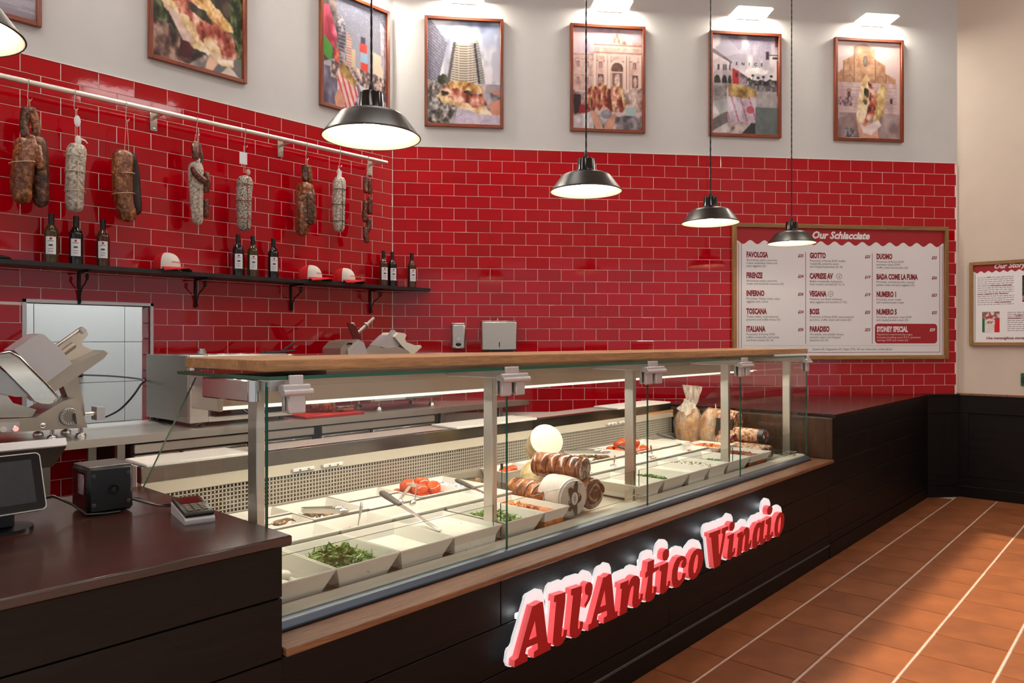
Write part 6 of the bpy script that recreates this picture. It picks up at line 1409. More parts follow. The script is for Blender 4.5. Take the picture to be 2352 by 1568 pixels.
for k, pt in enumerate([[(3.483, HY - .01, 2.57), (3.485, HY, 2.63), (3.498, HY, 2.70)], [(3.525, HY, 2.57), (3.525, HY, 2.63), (3.510, HY, 2.70)], [(3.478, HY, 2.345), (3.477, HY, 2.43), (3.482, HY, 2.52)], [(3.525, HY, 2.41), (3.528, HY, 2.47), (3.525, HY, 2.545)],
                        [(3.492, HY, 2.27), (3.515, HY, 2.31), (3.518, HY, 2.385)], [(3.485, HY - .02, 2.18), (3.472, HY - .02, 2.24), (3.472, HY - .01, 2.31)]]):
    sausage(o, 'link', pt, .021, links, 12, .1, 30 + k)
part('link_string', MB().tube([(3.50, HY, 2.74), (3.482, HY, 2.56), (3.48, HY, 2.52), (3.476, HY, 2.34), (3.472, HY, 2.30)], .0015, 6).tube([(3.505, HY, 2.74), (3.525, HY, 2.56), (3.527, HY, 2.54), (3.522, HY, 2.39), (3.518, HY, 2.37)], .0015, 6), string_m, o)
# ------------------------------------------------------------------ posters: printed pictures painted in code
class Pic:
    """a small raster in print colours, x and y from 0 to 1, y downwards"""
    def __init__(self, nx=96, ny=136, seed=0):
        self.nx, self.ny = nx, ny; self.g = np.random.default_rng(seed)
        self.a = np.zeros((ny, nx, 3)); self.X, self.Y = np.meshgrid((np.arange(nx) + .5) / nx, (np.arange(ny) + .5) / ny)
    def c(self, c): return np.array(c, float) / 255
    def grad(self, top, bot, y0=0, y1=1):
        t = np.clip((self.Y - y0) / (y1 - y0), 0, 1)[..., None]; self.a[:] = self.c(top) * (1 - t) + self.c(bot) * t; return self
    def noise(self, n, seed=0):
        g = np.random.default_rng(seed); k = g.random((n + 2, n + 2)); x = self.X * n; y = self.Y * n
        i = x.astype(int); j = y.astype(int); fx = x - i; fy = y - j
        fx = fx * fx * (3 - 2 * fx); fy = fy * fy * (3 - 2 * fy)
        return (k[j, i] * (1 - fx) + k[j, i + 1] * fx) * (1 - fy) + (k[j + 1, i] * (1 - fx) + k[j + 1, i + 1] * fx) * fy
    def put(self, m, col, var=0.0, n=24, seed=1, alpha=1.0):
        col = self.c(col); v = (1 + var * 2 * (self.noise(n, seed) - .5))[..., None] if var else 1.0
        self.a = np.where(m[..., None], self.a * (1 - alpha) + alpha * np.clip(col * v, 0, 1), self.a); return self
    def poly(self, pts, col, **k):
        m = np.zeros(self.X.shape, bool); n = len(pts)
        for i in range(n):
            x1, y1 = pts[i]; x2, y2 = pts[(i + 1) % n]
            if y1 == y2: continue
            m ^= ((y1 > self.Y) != (y2 > self.Y)) & (self.X < (x2 - x1) * (self.Y - y1) / (y2 - y1) + x1)
        return self.put(m, col, **k)
    def ell(self, cx, cy, rx, ry, col, rot=0, **k):
        dx = self.X - cx; dy = (self.Y - cy); c_, s_ = math.cos(rot), math.sin(rot)
        return self.put((((dx * c_ + dy * s_) / rx) ** 2 + ((-dx * s_ + dy * c_) / ry) ** 2) < 1, col, **k)
    def box(self, x0, y0, x1, y1, col, **k): return self.put((self.X >= x0) & (self.X < x1) & (self.Y >= y0) & (self.Y < y1), col, **k)
    def blobs(self, x0, y0, x1, y1, cols, n, r, seed=0):
        g = random.Random(seed)
        for _ in range(n):
            q = r * g.uniform(.5, 1.4)
            self.ell(g.uniform(x0, x1), g.uniform(y0, y1), q, q * g.uniform(.3, .8), g.choice(cols), g.uniform(0, 3))
        return self
    def clouds(self, y1, col, seed, th=.5, n=5, alpha=.7):
        f = self.noise(n, seed) * .6 + self.noise(n * 3, seed + 1) * .4
        m = np.clip((f - th) * 5, 0, 1) * (self.Y < y1) * alpha
        self.a = self.a * (1 - m[..., None]) + m[..., None] * self.c(col); return self

def mask(p, pts):
    m = np.zeros(p.X.shape, bool); n = len(pts)
    for i in range(n):
        x1, y1 = pts[i]; x2, y2 = pts[(i + 1) % n]
        if y1 == y2: continue
        m ^= ((y1 > p.Y) != (y2 > p.Y)) & (p.X < (x2 - x1) * (p.Y - y1) / (y2 - y1) + x1)
    return m
def emask(p, cx, cy, rx, ry, rot=0):
    dx = p.X - cx; dy = p.Y - cy; c_, s_ = math.cos(rot), math.sin(rot)
    return ((dx * c_ + dy * s_) / rx) ** 2 + ((-dx * s_ + dy * c_) / ry) ** 2 < 1
def toned(p, m, stops, n=18, seed=0, wob=0.0):
    """fill a mask with a colour ramp driven by two sizes of noise, so it reads as one lit, uneven surface"""
    if wob:
        sx = ((p.noise(16, seed + 9) - .5) * wob * p.nx).astype(int); sy = ((p.noise(16, seed + 10) - .5) * wob * p.ny).astype(int)
        J, I = np.indices(m.shape); m = m[np.clip(J + sy, 0, p.ny - 1), np.clip(I + sx, 0, p.nx - 1)]
    f = p.noise(n, seed) * .55 + p.noise(int(n * 2.3), seed + 1) * .3 + p.noise(n * 5, seed + 2) * .15
    f = np.clip((f - .25) / .5, 0, 1); xs = np.linspace(0, 1, len(stops)); st_ = np.array(stops, float) / 255
    c_ = np.stack([np.interp(f, xs, st_[:, k]) for k in range(3)], -1)
    p.a = np.where(m[..., None], c_, p.a); return p
BREAD = [(120, 76, 34), (176, 126, 70), (212, 172, 112), (236, 208, 160)]
MEAT = [(92, 38, 30), (152, 70, 56), (188, 108, 90), (216, 158, 138), (238, 208, 190)]
CRUMB = [(190, 150, 104), (226, 200, 156), (244, 230, 204)]
DARK = [(22, 22, 16), (48, 46, 34), (80, 76, 58)]
def stripes(p, m, c_, fy, duty, bow=0.0, cx=.5, tilt=0.0, alpha=1.0):
    ph = ((p.Y + bow * (p.X - cx) ** 2 + tilt * p.X) * fy) % 1.0
    return p.put(m & (ph < duty), c_, alpha=alpha)
def dots(p, m, c_, amount, alpha=.8): return p.put(m & (p.g.random(p.X.shape) < amount), c_, alpha=alpha)
NX, NY = 120, 168
def pic_market(seed=1):
    p = Pic(NX, NY, seed).grad((62, 50, 42), (48, 44, 32)); al = p.X > -1
    toned(p, al, [(30, 24, 20), (58, 46, 38), (84, 70, 60)], 10, 3); toned(p, mask(p, [(0, .3), (.2, .45), (.3, .8), (0, .9)]), [(20, 26, 14), (58, 70, 40), (120, 118, 92)], 22, 5, .1)
    toned(p, mask(p, [(.84, .35), (1, .3), (1, .95), (.86, .8)]), [(24, 32, 16), (62, 80, 44), (130, 130, 106)], 24, 6, .08); toned(p, mask(p, [(0, .72), (.3, .8), (.6, .9), (.7, 1), (0, 1)]), [(40, 30, 28), (96, 70, 64), (180, 150, 136)], 14, 8, .1)
    toned(p, mask(p, [(.30, .72), (.42, .74), (.42, .95), (.28, .95)]), [(44, 18, 24), (76, 30, 38), (90, 40, 46)], 12, 9)
    toned(p, mask(p, [(.07, .54), (.14, .49), (.5, .70), (.88, .84), (.90, .92), (.78, .93), (.40, .84)]), CRUMB, 16, 11, .04)
    p.poly([(.14, .60), (.32, .82), (.42, .82), (.50, .76), (.24, .62)], (212, 184, 176), var=.10)
    toned(p, mask(p, [(.20, .48), (.40, .44), (.70, .60), (.90, .72), (.93, .86), (.80, .90), (.55, .82), (.34, .70)]), MEAT, 13, 13, .06)
    toned(p, mask(p, [(.24, .40), (.33, .33), (.60, .42), (.84, .58), (.88, .66), (.78, .67), (.55, .56), (.36, .47)]), BREAD, 18, 15, .05)
    toned(p, mask(p, [(.36, .50), (.60, .56), (.66, .62), (.52, .64), (.38, .56)]), DARK, 16, 17, .08); toned(p, emask(p, .40, .72, .13, .045, .6), CRUMB, 14, 19, .05); toned(p, emask(p, .66, .82, .13, .04, .5), CRUMB, 14, 21, .05)
    toned(p, mask(p, [(.06, .38), (.12, .34), (.20, .38), (.28, .52), (.22, .56), (.14, .50)]), [(120, 40, 14), (200, 84, 30), (226, 130, 70)], 12, 23, .03); toned(p, emask(p, .22, .43, .04, .05), DARK, 12, 25)
    p.poly([(.84, .92), (.97, 1), (.74, 1)], (206, 186, 166), var=.1); p.poly([(.62, .86), (.72, .92), (.64, 1), (.56, 1)], (196, 150, 120), var=.15); return p
def pic_square(seed=2):                                    # neon street, hand with striped wrapped sandwich
    p = Pic(NX, NY, seed).grad((112, 116, 136), (196, 192, 204)); dots(p, p.Y < .5, (206, 206, 220), .06, .5)
    toned(p, mask(p, [(0, 0), (.2, 0), (.26, .55), (0, .64)]), [(52, 44, 48), (96, 84, 86), (150, 130, 126)], 12, 2); toned(p, mask(p, [(0, .14), (.09, .11), (.22, .36), (.19, .5), (0, .38)]), [(150, 30, 60), (206, 74, 108), (240, 150, 170)], 9, 4)
    p.poly([(0, .38), (.15, .48), (.14, .62), (0, .56)], (70, 146, 50)); toned(p, mask(p, [(.16, .5), (.28, .46), (.33, .64), (.2, .68)]), [(120, 30, 30), (196, 66, 54), (226, 150, 130)], 14, 6); toned(p, mask(p, [(.22, .18), (.34, .2), (.36, .6), (.26, .62)]), [(60, 56, 72), (96, 90, 106), (190, 186, 190)], 20, 8)
    stripes(p, mask(p, [(.22, .18), (.34, .2), (.36, .6), (.26, .62)]), (190, 186, 196), 30, .3, alpha=.5); p.poly([(.36, .30), (.44, .34), (.44, .62), (.36, .62)], (176, 132, 126)); stripes(p, mask(p, [(.36, .30), (.44, .34), (.44, .62), (.36, .62)]), (214, 186, 170), 40, .4); p.poly([(.44, .44), (.5, .44), (.5, .62), (.44, .62)], (206, 184, 156))
    p.box(.58, .30, .66, .36, (60, 48, 86)); p.box(.57, .36, .68, .44, (206, 62, 56)); p.box(.585, .44, .69, .53, (150, 184, 214)); p.box(.58, .53, .70, .64, (210, 58, 46)); p.box(.60, .64, .72, .70, (222, 212, 202))
    p.poly([(.78, .40), (.94, .42), (.95, .62), (.78, .60)], (216, 200, 178)); toned(p, mask(p, [(.9, .1), (1, .16), (1, .66), (.92, .5)]), [(150, 136, 156), (196, 182, 196), (220, 214, 220)], 16, 10)
    toned(p, p.Y > .66, [(70, 64, 88), (104, 96, 122), (140, 134, 156)], 8, 12); toned(p, (p.Y > .60) & (p.Y < .76) & (p.X > .12), [(60, 52, 58), (150, 120, 116), (226, 214, 206)], 34, 14, .04); p.poly([(.55, .74), (1, .84), (1, .9), (.6, .82)], (208, 208, 218)); p.poly([(.5, .88), (.75, .8), (1, .95), (1, 1), (.6, 1)], (176, 176, 202))
    m = mask(p, [(.24, .66), (.30, .60), (.50, .74), (.55, .84), (.46, .98), (.34, 1), (.22, .84)]); p.put(m, (224, 194, 190), .08)
    ph = ((p.X * 1.0 - p.Y * .5) * 13) % 1; p.put(m & (ph < .42), (206, 70, 84)); toned(p, mask(p, [(.26, .62), (.30, .58), (.52, .72), (.50, .79), (.27, .70)]), [(100, 74, 34), (150, 116, 62), (196, 164, 104)], 12, 16, .02)
    p.poly([(.18, .92), (.26, .82), (.34, .94), (.3, 1), (.2, 1)], (206, 150, 126), var=.08); return p
def pic_tower(seed=3):
    p = Pic(NX, NY, seed).grad((150, 164, 196), (206, 204, 218), 0, .6); p.clouds(.62, (244, 240, 244), 5, .44); p.clouds(.6, (112, 120, 150), 9, .6, 4, .7)
    m = mask(p, [(0, 0), (.05, 0), (.27, .22), (.14, .60), (0, .58)]); p.put(m, (118, 118, 142), .1); stripes(p, m, (206, 204, 214), 34, .35, tilt=-.55); stripes(p, m, (66, 64, 82), 34, .18, tilt=-.55)
    m = mask(p, [(.37, .205), (.46, .235), (.55, .225), (.62, .205), (.70, .62), (.27, .62)]); p.put(m, (216, 206, 190)); stripes(p, m, (108, 100, 96), 42, .45, bow=.55, cx=.49)
    p.poly([(.37, .195), (.345, .22), (.255, .62), (.295, .62), (.385, .24)], (96, 92, 94)); m = mask(p, [(.60, .21), (.64, .18), (.70, .19), (.80, .62), (.70, .62)]); p.put(m, (122, 122, 130), .2); stripes(p, m, (190, 184, 176), 40, .35, tilt=.3); p.poly([(.625, .21), (.64, .10), (.665, .19), (.66, .22)], (222, 208, 182)); p.poly([(.63, .21), (.66, .2), (.73, .62), (.70, .62)], (58, 58, 66))
    toned(p, p.Y > .6, [(90, 84, 90), (150, 142, 150), (196, 188, 196)], 9, 3); toned(p, mask(p, [(0, .58), (.3, .62), (.4, .8), (.3, 1), (0, 1)]), [(40, 42, 34), (112, 108, 104), (206, 196, 196)], 26, 5, .04); toned(p, emask(p, .2, .57, .07, .05), [(30, 34, 24), (60, 64, 48), (96, 98, 80)], 20, 7, .03); p.box(.80, .62, .93, .68, (150, 132, 142)); p.box(.90, .66, 1, .70, (176, 100, 88))
    m = mask(p, [(.42, .80), (.85, .86), (1, .9), (1, 1), (.36, 1)]); p.put(m, (196, 186, 208), .08); f = abs(p.noise(9, 44) - .5); p.put(m & (f < .02), (160, 150, 178))
    toned(p, mask(p, [(.12, .74), (.2, .68), (.5, .74), (.76, .80), (.90, .905), (.7, .89), (.4, .83)]), CRUMB, 16, 11, .03); toned(p, mask(p, [(.18, .66), (.3, .64), (.74, .70), (.83, .82), (.7, .84), (.4, .78), (.2, .74)]), MEAT, 13, 13, .05)
    toned(p, mask(p, [(.24, .61), (.38, .58), (.60, .595), (.74, .63), (.77, .70), (.6, .69), (.4, .65), (.27, .66)]), BREAD, 18, 15, .04); toned(p, mask(p, [(.18, .68), (.26, .67), (.3, .71), (.2, .74)]), DARK, 12, 17, .05); toned(p, emask(p, .56, .70, .07, .02, .3), DARK, 12, 18, .05); toned(p, emask(p, .24, .76, .07, .03), CRUMB, 12, 19, .05)
    p.poly([(.84, .80), (1, .74), (1, .90), (.89, .90)], (206, 142, 120), var=.08); return p
def pic_fountain(seed=4):
    p = Pic(NX, NY, seed).grad((224, 200, 208), (206, 184, 186)); p.clouds(.3, (182, 164, 196), 3, .5)
    toned(p, mask(p, [(.3, .17), (.55, .14), (1, .13), (1, .62), (.3, .62)]), [(206, 168, 158), (226, 192, 180), (238, 210, 200)], 20, 2); toned(p, mask(p, [(0, .26), (.3, .24), (.3, .62), (0, .62)]), [(186, 152, 148), (206, 174, 170), (222, 194, 188)], 20, 4); toned(p, mask(p, [(.53, .14), (.58, .07), (.65, .03), (.72, .07), (.78, .14)]), [(150, 104, 92), (206, 160, 148), (236, 204, 192)], 30, 6, .03)
    for y, c_ in ((.155, (170, 124, 114)), (.172, (236, 212, 202)), (.235, (170, 124, 116)), (.255, (236, 212, 202)), (.315, (164, 122, 118))): p.box(.3, y, 1, y + .010, c_)
    for y in (.26, .31, .47): p.box(0, y, .3, y + .008, (156, 120, 120))
    for x in (.32, .48, .53, .76, .80, .98): p.box(x - .018, .26, x + .018, .60, (236, 212, 202)); p.box(x + .010, .26, x + .020, .60, (176, 136, 132))
    for x, y in ((.08, .36), (.2, .36), (.08, .52), (.2, .52), (.40, .36), (.89, .36)): p.box(x - .035, y - .045, x + .035, y - .035, (232, 206, 198)); p.box(x - .024, y - .032, x + .024, y + .034, (140, 104, 104)); p.box(x - .014, y - .02, x + .014, y + .03, (186, 150, 146))
    p.put(emask(p, .64, .40, .125, .095) & (p.Y < .42), (234, 208, 198)); p.put(emask(p, .64, .40, .088, .068) & (p.Y < .42), (112, 80, 74), .2); p.box(.55, .42, .73, .435, (232, 204, 194)); p.box(.565, .435, .715, .60, (140, 102, 98)); toned(p, emask(p, .64, .515, .038, .075), [(190, 160, 154), (226, 202, 196), (240, 224, 218)], 24, 8, .02)
    for x in (.40, .90): p.box(x - .042, .45, x + .042, .58, (112, 82, 78)); toned(p, emask(p, x, .52, .026, .05), [(176, 146, 140), (222, 196, 190)], 24, 9, .02)
    toned(p, mask(p, [(.66, .6), (1, .58), (1, .82), (.6, .82)]), [(140, 114, 110), (196, 172, 166), (232, 214, 208)], 18, 10, .04); toned(p, mask(p, [(0, .62), (.3, .64), (.3, .9), (0, .9)]), [(52, 40, 44), (120, 84, 88), (190, 164, 162)], 10, 12, .05); p.poly([(.02, .66), (.12, .66), (.12, .84), (.02, .86)], (46, 34, 38)); p.poly([(.10, .76), (.2, .76), (.2, .86), (.08, .86)], (150, 30, 44))
    toned(p, p.Y > .86, [(70, 70, 76), (140, 132, 140), (214, 208, 212)], 9, 14, .05); p.box(.76, .78, .92, .86, (170, 192, 192)); p.poly([(0, .88), (.3, .82), (.3, 1), (0, 1)], (206, 200, 206), var=.15)
    for k in range(7):
        x = .22 + .075 * k; y = .60 + .025 * math.sin(k * 2.1); toned(p, emask(p, x + .02, y + .09, .06, .13, .25 - .08 * k), MEAT, 15, 20 + k, .05); toned(p, emask(p, x + .05, y + .07, .016, .12, .2 - .08 * k), [(150, 122, 60), (200, 176, 110), (232, 214, 160)], 16, 30 + k, .02)
    p.poly([(.24, .82), (.34, .83), (.44, 1), (.33, 1)], (206, 156, 134), var=.08); p.poly([(.54, .85), (.63, .83), (.58, 1), (.44, 1)], (200, 148, 128), var=.08); p.ell(.48, .85, .08, .045, (150, 150, 160), var=.2); return p
def pic_venice(seed=5):
    p = Pic(NX, NY, seed).grad((116, 108, 128), (210, 204, 212), 0, .5); dots(p, p.Y < .34, (200, 196, 212), .10, .5); p.clouds(.5, (238, 232, 234), 4, .58, 4); toned(p, emask(p, .68, .355, .17, .035), [(214, 208, 212), (244, 240, 240)], 12, 3, .04)
    toned(p, mask(p, [(0, .16), (.3, .28), (.32, .52), (0, .56)]), [(166, 154, 164), (192, 180, 188), (210, 200, 206)], 16, 5); p.poly([(0, .14), (.05, .15), (.3, .27), (.3, .285), (0, .18)], (92, 76, 80))
    for x, w_, y in ((.08, .05, .47), (.19, .04, .47), (.27, .028, .47)): p.put((emask(p, x, y, w_, .065) & (p.Y < y)) | ((abs(p.X - x) < w_) & (p.Y >= y) & (p.Y < y + .07)), (42, 44, 36), .4)
    for x in (.1, .18, .21, .27): p.box(x - .014, .30, x + .014, .36, (78, 66, 78))
    p.poly([(.31, .33), (.41, .36), (.41, .5), (.31, .5)], (172, 36, 44), var=.08); p.ell(.37, .40, .02, .025, (60, 30, 34)); toned(p, mask(p, [(.41, .36), (.54, .42), (.54, .5), (.41, .5)]), [(80, 66, 76), (124, 108, 120), (160, 146, 154)], 20, 7)
    toned(p, p.Y > .49, [(124, 120, 124), (156, 152, 154), (184, 180, 182)], 9, 9); toned(p, (p.Y > .44) & (p.Y < .52) & (p.X > .55), [(24, 26, 24), (50, 50, 52), (150, 146, 150)], 26, 11, .05); toned(p, (p.Y > .5) & (p.Y < .56) & (p.X > .5), [(70, 66, 74), (112, 108, 116), (150, 146, 152)], 30, 13, .02)
    for x, y in ((.62, .40), (.70, .42), (.78, .41), (.90, .40)): p.ell(x, y, .025, .014, (42, 42, 40)); p.box(x - .003, y, x + .003, y + .06, (42, 42, 40))
    p.poly([(.66, .72), (1, .72), (1, 1), (.62, 1)], (100, 110, 110), var=.08); p.poly([(0, .68), (.3, .98), (0, 1)], (206, 200, 202), var=.08); p.poly([(0, .86), (.3, .74), (.34, .84), (0, .98)], (108, 104, 108), var=.1); toned(p, (p.Y > .52) & (p.Y < .62) & (p.X < .26), [(90, 84, 88), (124, 118, 122), (150, 144, 148)], 14, 15)
    p.box(.82, .15, .87, .23, (56, 38, 42)); p.box(.87, .18, 1, .19, (60, 56, 60)); p.box(.92, .2, 1, .225, (50, 46, 48)); p.box(.955, .0, 1, .1, (88, 40, 44)); p.box(.98, .24, 1, .6, (150, 60, 70))
    m = mask(p, [(.22, .56), (.24, .51), (.68, .56), (.66, .74), (.66, .88), (.24, .87)]); toned(p, m, [(160, 150, 166), (190, 180, 194), (212, 204, 214)], 10, 17); ph = ((p.X - p.Y * .45) * 7.5) % 1; p.put(m & (ph < .2) & (p.g.random(p.X.shape) < .7), (180, 66, 116))
    toned(p, mask(p, [(.25, .50), (.30, .48), (.66, .54), (.68, .61), (.5, .64), (.25, .62)]), [(110, 84, 44), (166, 134, 80), (206, 178, 120)], 12, 19, .02); p.ell(.58, .75, .06, .04, (176, 66, 78), alpha=.8); toned(p, mask(p, [(.24, .88), (.60, .87), (.45, 1), (.28, 1)]), [(110, 96, 96), (170, 154, 154), (206, 194, 192)], 16, 21); p.poly([(.60, .88), (.66, .88), (.66, 1), (.44, 1)], (50, 52, 56)); return p
def pic_basilica(seed=6):
    p = Pic(NX, NY, seed).grad((216, 194, 190), (202, 186, 192)); p.clouds(.4, (228, 210, 204), 2, .5)
    m = mask(p, [(0, .34), (.10, .28), (.10, .20), (.27, .14), (.27, .05), (.43, .01), (.60, .07), (.60, .17), (.77, .24), (.77, .32), (.93, .37), (.93, .42), (0, .42)]); toned(p, m, [(160, 116, 88), (186, 142, 112), (206, 168, 136)], 14, 3); stripes(p, m, (140, 98, 74), 60, .3, alpha=.25); dots(p, m, (130, 90, 66), .08, .5)
    for x in (.10, .27, .60, .77): p.put(m & (abs(p.X - x - .008) < .009), (136, 100, 78))
    p.ell(.45, .20, .038, .058, (104, 84, 76)); p.ell(.45, .20, .026, .046, (146, 128, 120)); stripes(p, emask(p, .45, .20, .026, .046), (90, 76, 72), 60, .3); 
    for x, w_ in ((.2, .07), (.70, .06)): p.put(emask(p, x, .40, w_, .06) & (p.Y < .41), (150, 112, 88)); p.put(emask(p, x, .40, w_ - .015, .045) & (p.Y < .41), (176, 136, 108))
    toned(p, (p.Y >= .42) & (p.Y < .74) & (p.X < .95), [(180, 152, 154), (200, 176, 178), (216, 196, 196)], 14, 5); stripes(p, (p.Y >= .42) & (p.Y < .74) & (p.X < .95), (172, 136, 140), 30, .28, alpha=.5)
    p.box(.17, .52, .22, .60, (92, 62, 60)); p.put(emask(p, .195, .52, .05, .04) & (p.Y < .52), (166, 128, 124)); p.box(.84, .58, .88, .63, (78, 58, 62)); toned(p, p.Y >= .74, [(130, 110, 112), (162, 140, 142), (184, 166, 166)], 9, 7); toned(p, mask(p, [(0, .80), (.35, .74), (.4, 1), (0, 1)]), [(120, 98, 98), (144, 120, 120), (160, 140, 138)], 9, 9); toned(p, (p.Y > .58) & (p.Y < .66) & (p.X < .24), [(80, 62, 72), (170, 140, 146), (206, 186, 188)], 34, 11, .03)
    toned(p, emask(p, .2, .94, .09, .05), [(50, 46, 52), (110, 104, 112), (190, 186, 192)], 16, 13, .03); p.poly([(.30, .76), (.36, .80), (.64, .86), (.66, 1), (.36, 1)], (206, 160, 140), var=.08)
    toned(p, mask(p, [(.42, .38), (.46, .34), (.51, .36), (.54, .50), (.52, .70), (.44, .86), (.32, .80), (.33, .62), (.38, .46)]), CRUMB, 16, 15, .04); toned(p, mask(p, [(.72, .40), (.77, .42), (.78, .60), (.72, .76), (.58, .83), (.60, .64), (.66, .50)]), [(170, 138, 84), (206, 178, 122), (236, 216, 170)], 18, 17, .05); toned(p, mask(p, [(.50, .40), (.57, .44), (.62, .58), (.60, .74), (.52, .84), (.42, .84), (.50, .66), (.52, .52)]), MEAT, 14, 19, .06)
    toned(p, emask(p, .46, .52, .035, .04), DARK, 14, 21, .06); toned(p, emask(p, .44, .62, .03, .03), [(70, 70, 50), (140, 140, 104)], 14, 23, .06); p.poly([(.36, .84), (.44, .88), (.66, .80), (.70, .86), (.54, .96), (.42, .94)], (228, 212, 212), var=.06); return p
def pic_plaza(seed=7):
    p = Pic(64, 90, seed).grad((170, 168, 176), (150, 142, 156)); 
    for k in range(12): p.poly([(0, .5 + .06 * k), (1, .36 + .07 * k), (1, .37 + .07 * k), (0, .512 + .06 * k)], (104, 98, 112))
    return p
def pic_shirts(seed=8):
    p = Pic(40, 46, seed).grad((150, 140, 140), (90, 80, 78)); p.blobs(0, 0, 1, .35, [(180, 60, 60), (220, 214, 210), (120, 100, 100)], 40, .09, 1)
    p.poly([(0, .3), (.2, .38), (.2, 1), (0, 1)], (44, 110, 66)); p.poly([(.66, .36), (1, .3), (1, 1), (.62, 1)], (206, 36, 40)); p.poly([(.14, .40), (.4, .32), (.72, .40), (.70, 1), (.16, 1)], (226, 222, 218), var=.05); return p

def pic_mat(name, rough=.5):
    if name in MATS: return MATS[name]
    m, nt, b, o = base(name); at_ = nt.nodes.new('ShaderNodeVertexColor'); at_.layer_name = 'print'
    nt.links.new(at_.outputs['Color'], b.inputs['Base Color']); b.inputs['Roughness'].default_value = rough; b.inputs['Specular IOR Level'].default_value = .3
    MATS[name] = m; return m
def picture(name, pic, w, h, parent, x0, z0, d):
    """the painted raster as a printed sheet of coloured cells, w by h, lower left at x0, z0"""
    nx, ny = pic.nx, pic.ny
    xs = x0 + w * np.arange(nx + 1) / nx; zs = z0 + h * np.arange(ny + 1) / ny
    XX, ZZ = np.meshgrid(xs, zs); co = np.stack([XX, np.full_like(XX, d), ZZ], -1).reshape(-1, 3)
    i, j = np.meshgrid(np.arange(nx), np.arange(ny)); q = (j * (nx + 1) + i).ravel()
    f = np.stack([q, q + 1, q + nx + 2, q + nx + 1], -1)
    me = bpy.data.meshes.new(name); me.from_pydata(co.tolist(), [], f.tolist()); me.update()
    a = np.clip(pic.a[::-1], 0, 1); a = np.where(a <= .04045, a / 12.92, ((a + .055) / 1.055) ** 2.4)
    pad = np.pad(a, ((1, 1), (1, 1), (0, 0)), 'edge'); pt = (pad[:-1, :-1] + pad[1:, :-1] + pad[:-1, 1:] + pad[1:, 1:]) / 4
    ca = me.color_attributes.new('print', 'FLOAT_COLOR', 'POINT')
    ca.data.foreach_set('color', np.concatenate([pt.reshape(-1, 3), np.ones(((nx + 1) * (ny + 1), 1))], 1).astype(np.float32).ravel())
    me.materials.append(pic_mat('printed_picture')); o = bpy.data.objects.new(name, me); col.objects.link(o); o.parent = parent; return o

def poster(w, s0, label, pic, z0=3.218, W=.662, H=.922, sign=None):
    t = wall_thing('framed_poster', label, 'poster', w, s0 + W / 2, z0, 'framed posters high on the walls'); fw = .026; D = .034
    for (a, b_, c_, d_) in ((-W / 2, -W / 2 + fw, 0, H), (W / 2 - fw, W / 2, 0, H)): part('frame_stile', MB().box(a, b_, -D, -.002, c_, d_, .002), frame_wood, t, local=True)
    fx = WOOD('mahogany_frame_x', S(84, 34, 14), S(150, 68, 30), 'x', 10, .35, .2, .08)
    for (c_, d_) in ((0, fw), (H - fw, H)): part('frame_rail', MB().box(-W / 2 + fw, W / 2 - fw, -D, -.002, c_, d_, .002), fx, t, local=True)
    picture('print', pic, W - 2 * fw, H - 2 * fw, t, -W / 2 + fw, fw, -.012)
    part('backing', MB().box(-W / 2 + fw, W / 2 - fw, -.011, -.003, fw, H - fw), M('backing_board', S(120, 110, 100), .8), t, local=True, smooth=False)
    part('glazing', MB().box(-W / 2 + fw, W / 2 - fw, -.019, -.017, fw, H - fw), glass_dark, t, local=True, smooth=False)
    if sign:
        txt, x, y, sz, sp = sign; items = [(ch, x + k * sp, y, sz, 'CENTER', 1, .0016, 0) for k, ch in enumerate(txt)]
        V, F = text_geo(items); part('street_sign', MB().add([(a, -.0125, b_) for a, b_, c_ in V], F), M('sign_ink', S(52, 46, 54), .6), t, local=True, smooth=False)
    return t
poster('B', .265, 'framed photo of a sandwich held before a curved glass tower', pic_tower())
poster('B', 1.503, 'framed photo of a sandwich before an ornate pink fountain facade', pic_fountain())
poster('B', 2.745, 'framed photo of a wrapped sandwich on a palm-lined street', pic_venice(), sign=('VENICE', -.135, .635, .036, .058))
poster('B', 3.912, 'framed photo of a sandwich before a brick basilica', pic_basilica())
poster('A', 1.910, 'framed photo of a big sandwich before dark market greenery', pic_market())
poster('A', 3.168, 'framed photo of a striped sandwich wrap in a neon city square', pic_square())
poster('A', .655, 'framed photo of grey paving at the upper left corner', pic_plaza())

# ------------------------------------------------------------------ picture lights above the posters
pl_em = EMIT('picture_light', (1.0, .90, .76, 1), 120.0)
pl_body = M('picture_light_body', S(238, 232, 218), .4, emis=(1, .93, .8, 1), es=.9)
def picture_light(w, s, label):
    t = wall_thing('picture_light', label, 'lamp', w, s, 4.262, 'picture lights above the posters')
    part('wall_plate', MB().box(-.11, .11, -.012, -.001, .0, .045, .002), white_pl, t, local=True)
    part('shade', MB().prism([(-.168, .040), (.168, .040), (.150, .052), (-.150, .052)], -.150, -.012), pl_body, t, local=True)
    for sx in (-.168, .160): part('side_panel', MB().prism([(-.150, .034), (-.012, .024), (-.012, .040), (-.150, .040)], sx, sx + .008, axis='x'), pl_body, t, local=True)
    part('tube', MB().box(-.150, .150, -.145, -.035, .033, .0385), pl_em, t, local=True, smooth=False)
for k, (w, s, lb) in enumerate((('B', .596, 'white picture light above the glass tower photo'), ('B', 1.856, 'white picture light above the fountain photo'), ('B', 3.108, 'white picture light above the palm street photo'), ('B', 4.284, 'white picture light above the basilica photo'),
                              ('A', .985, 'white picture light above the paving photo'), ('A', 2.24, 'white picture light above the market sandwich photo'), ('A', 3.50, 'white picture light above the city square photo'))):
    picture_light(w, s, lb)

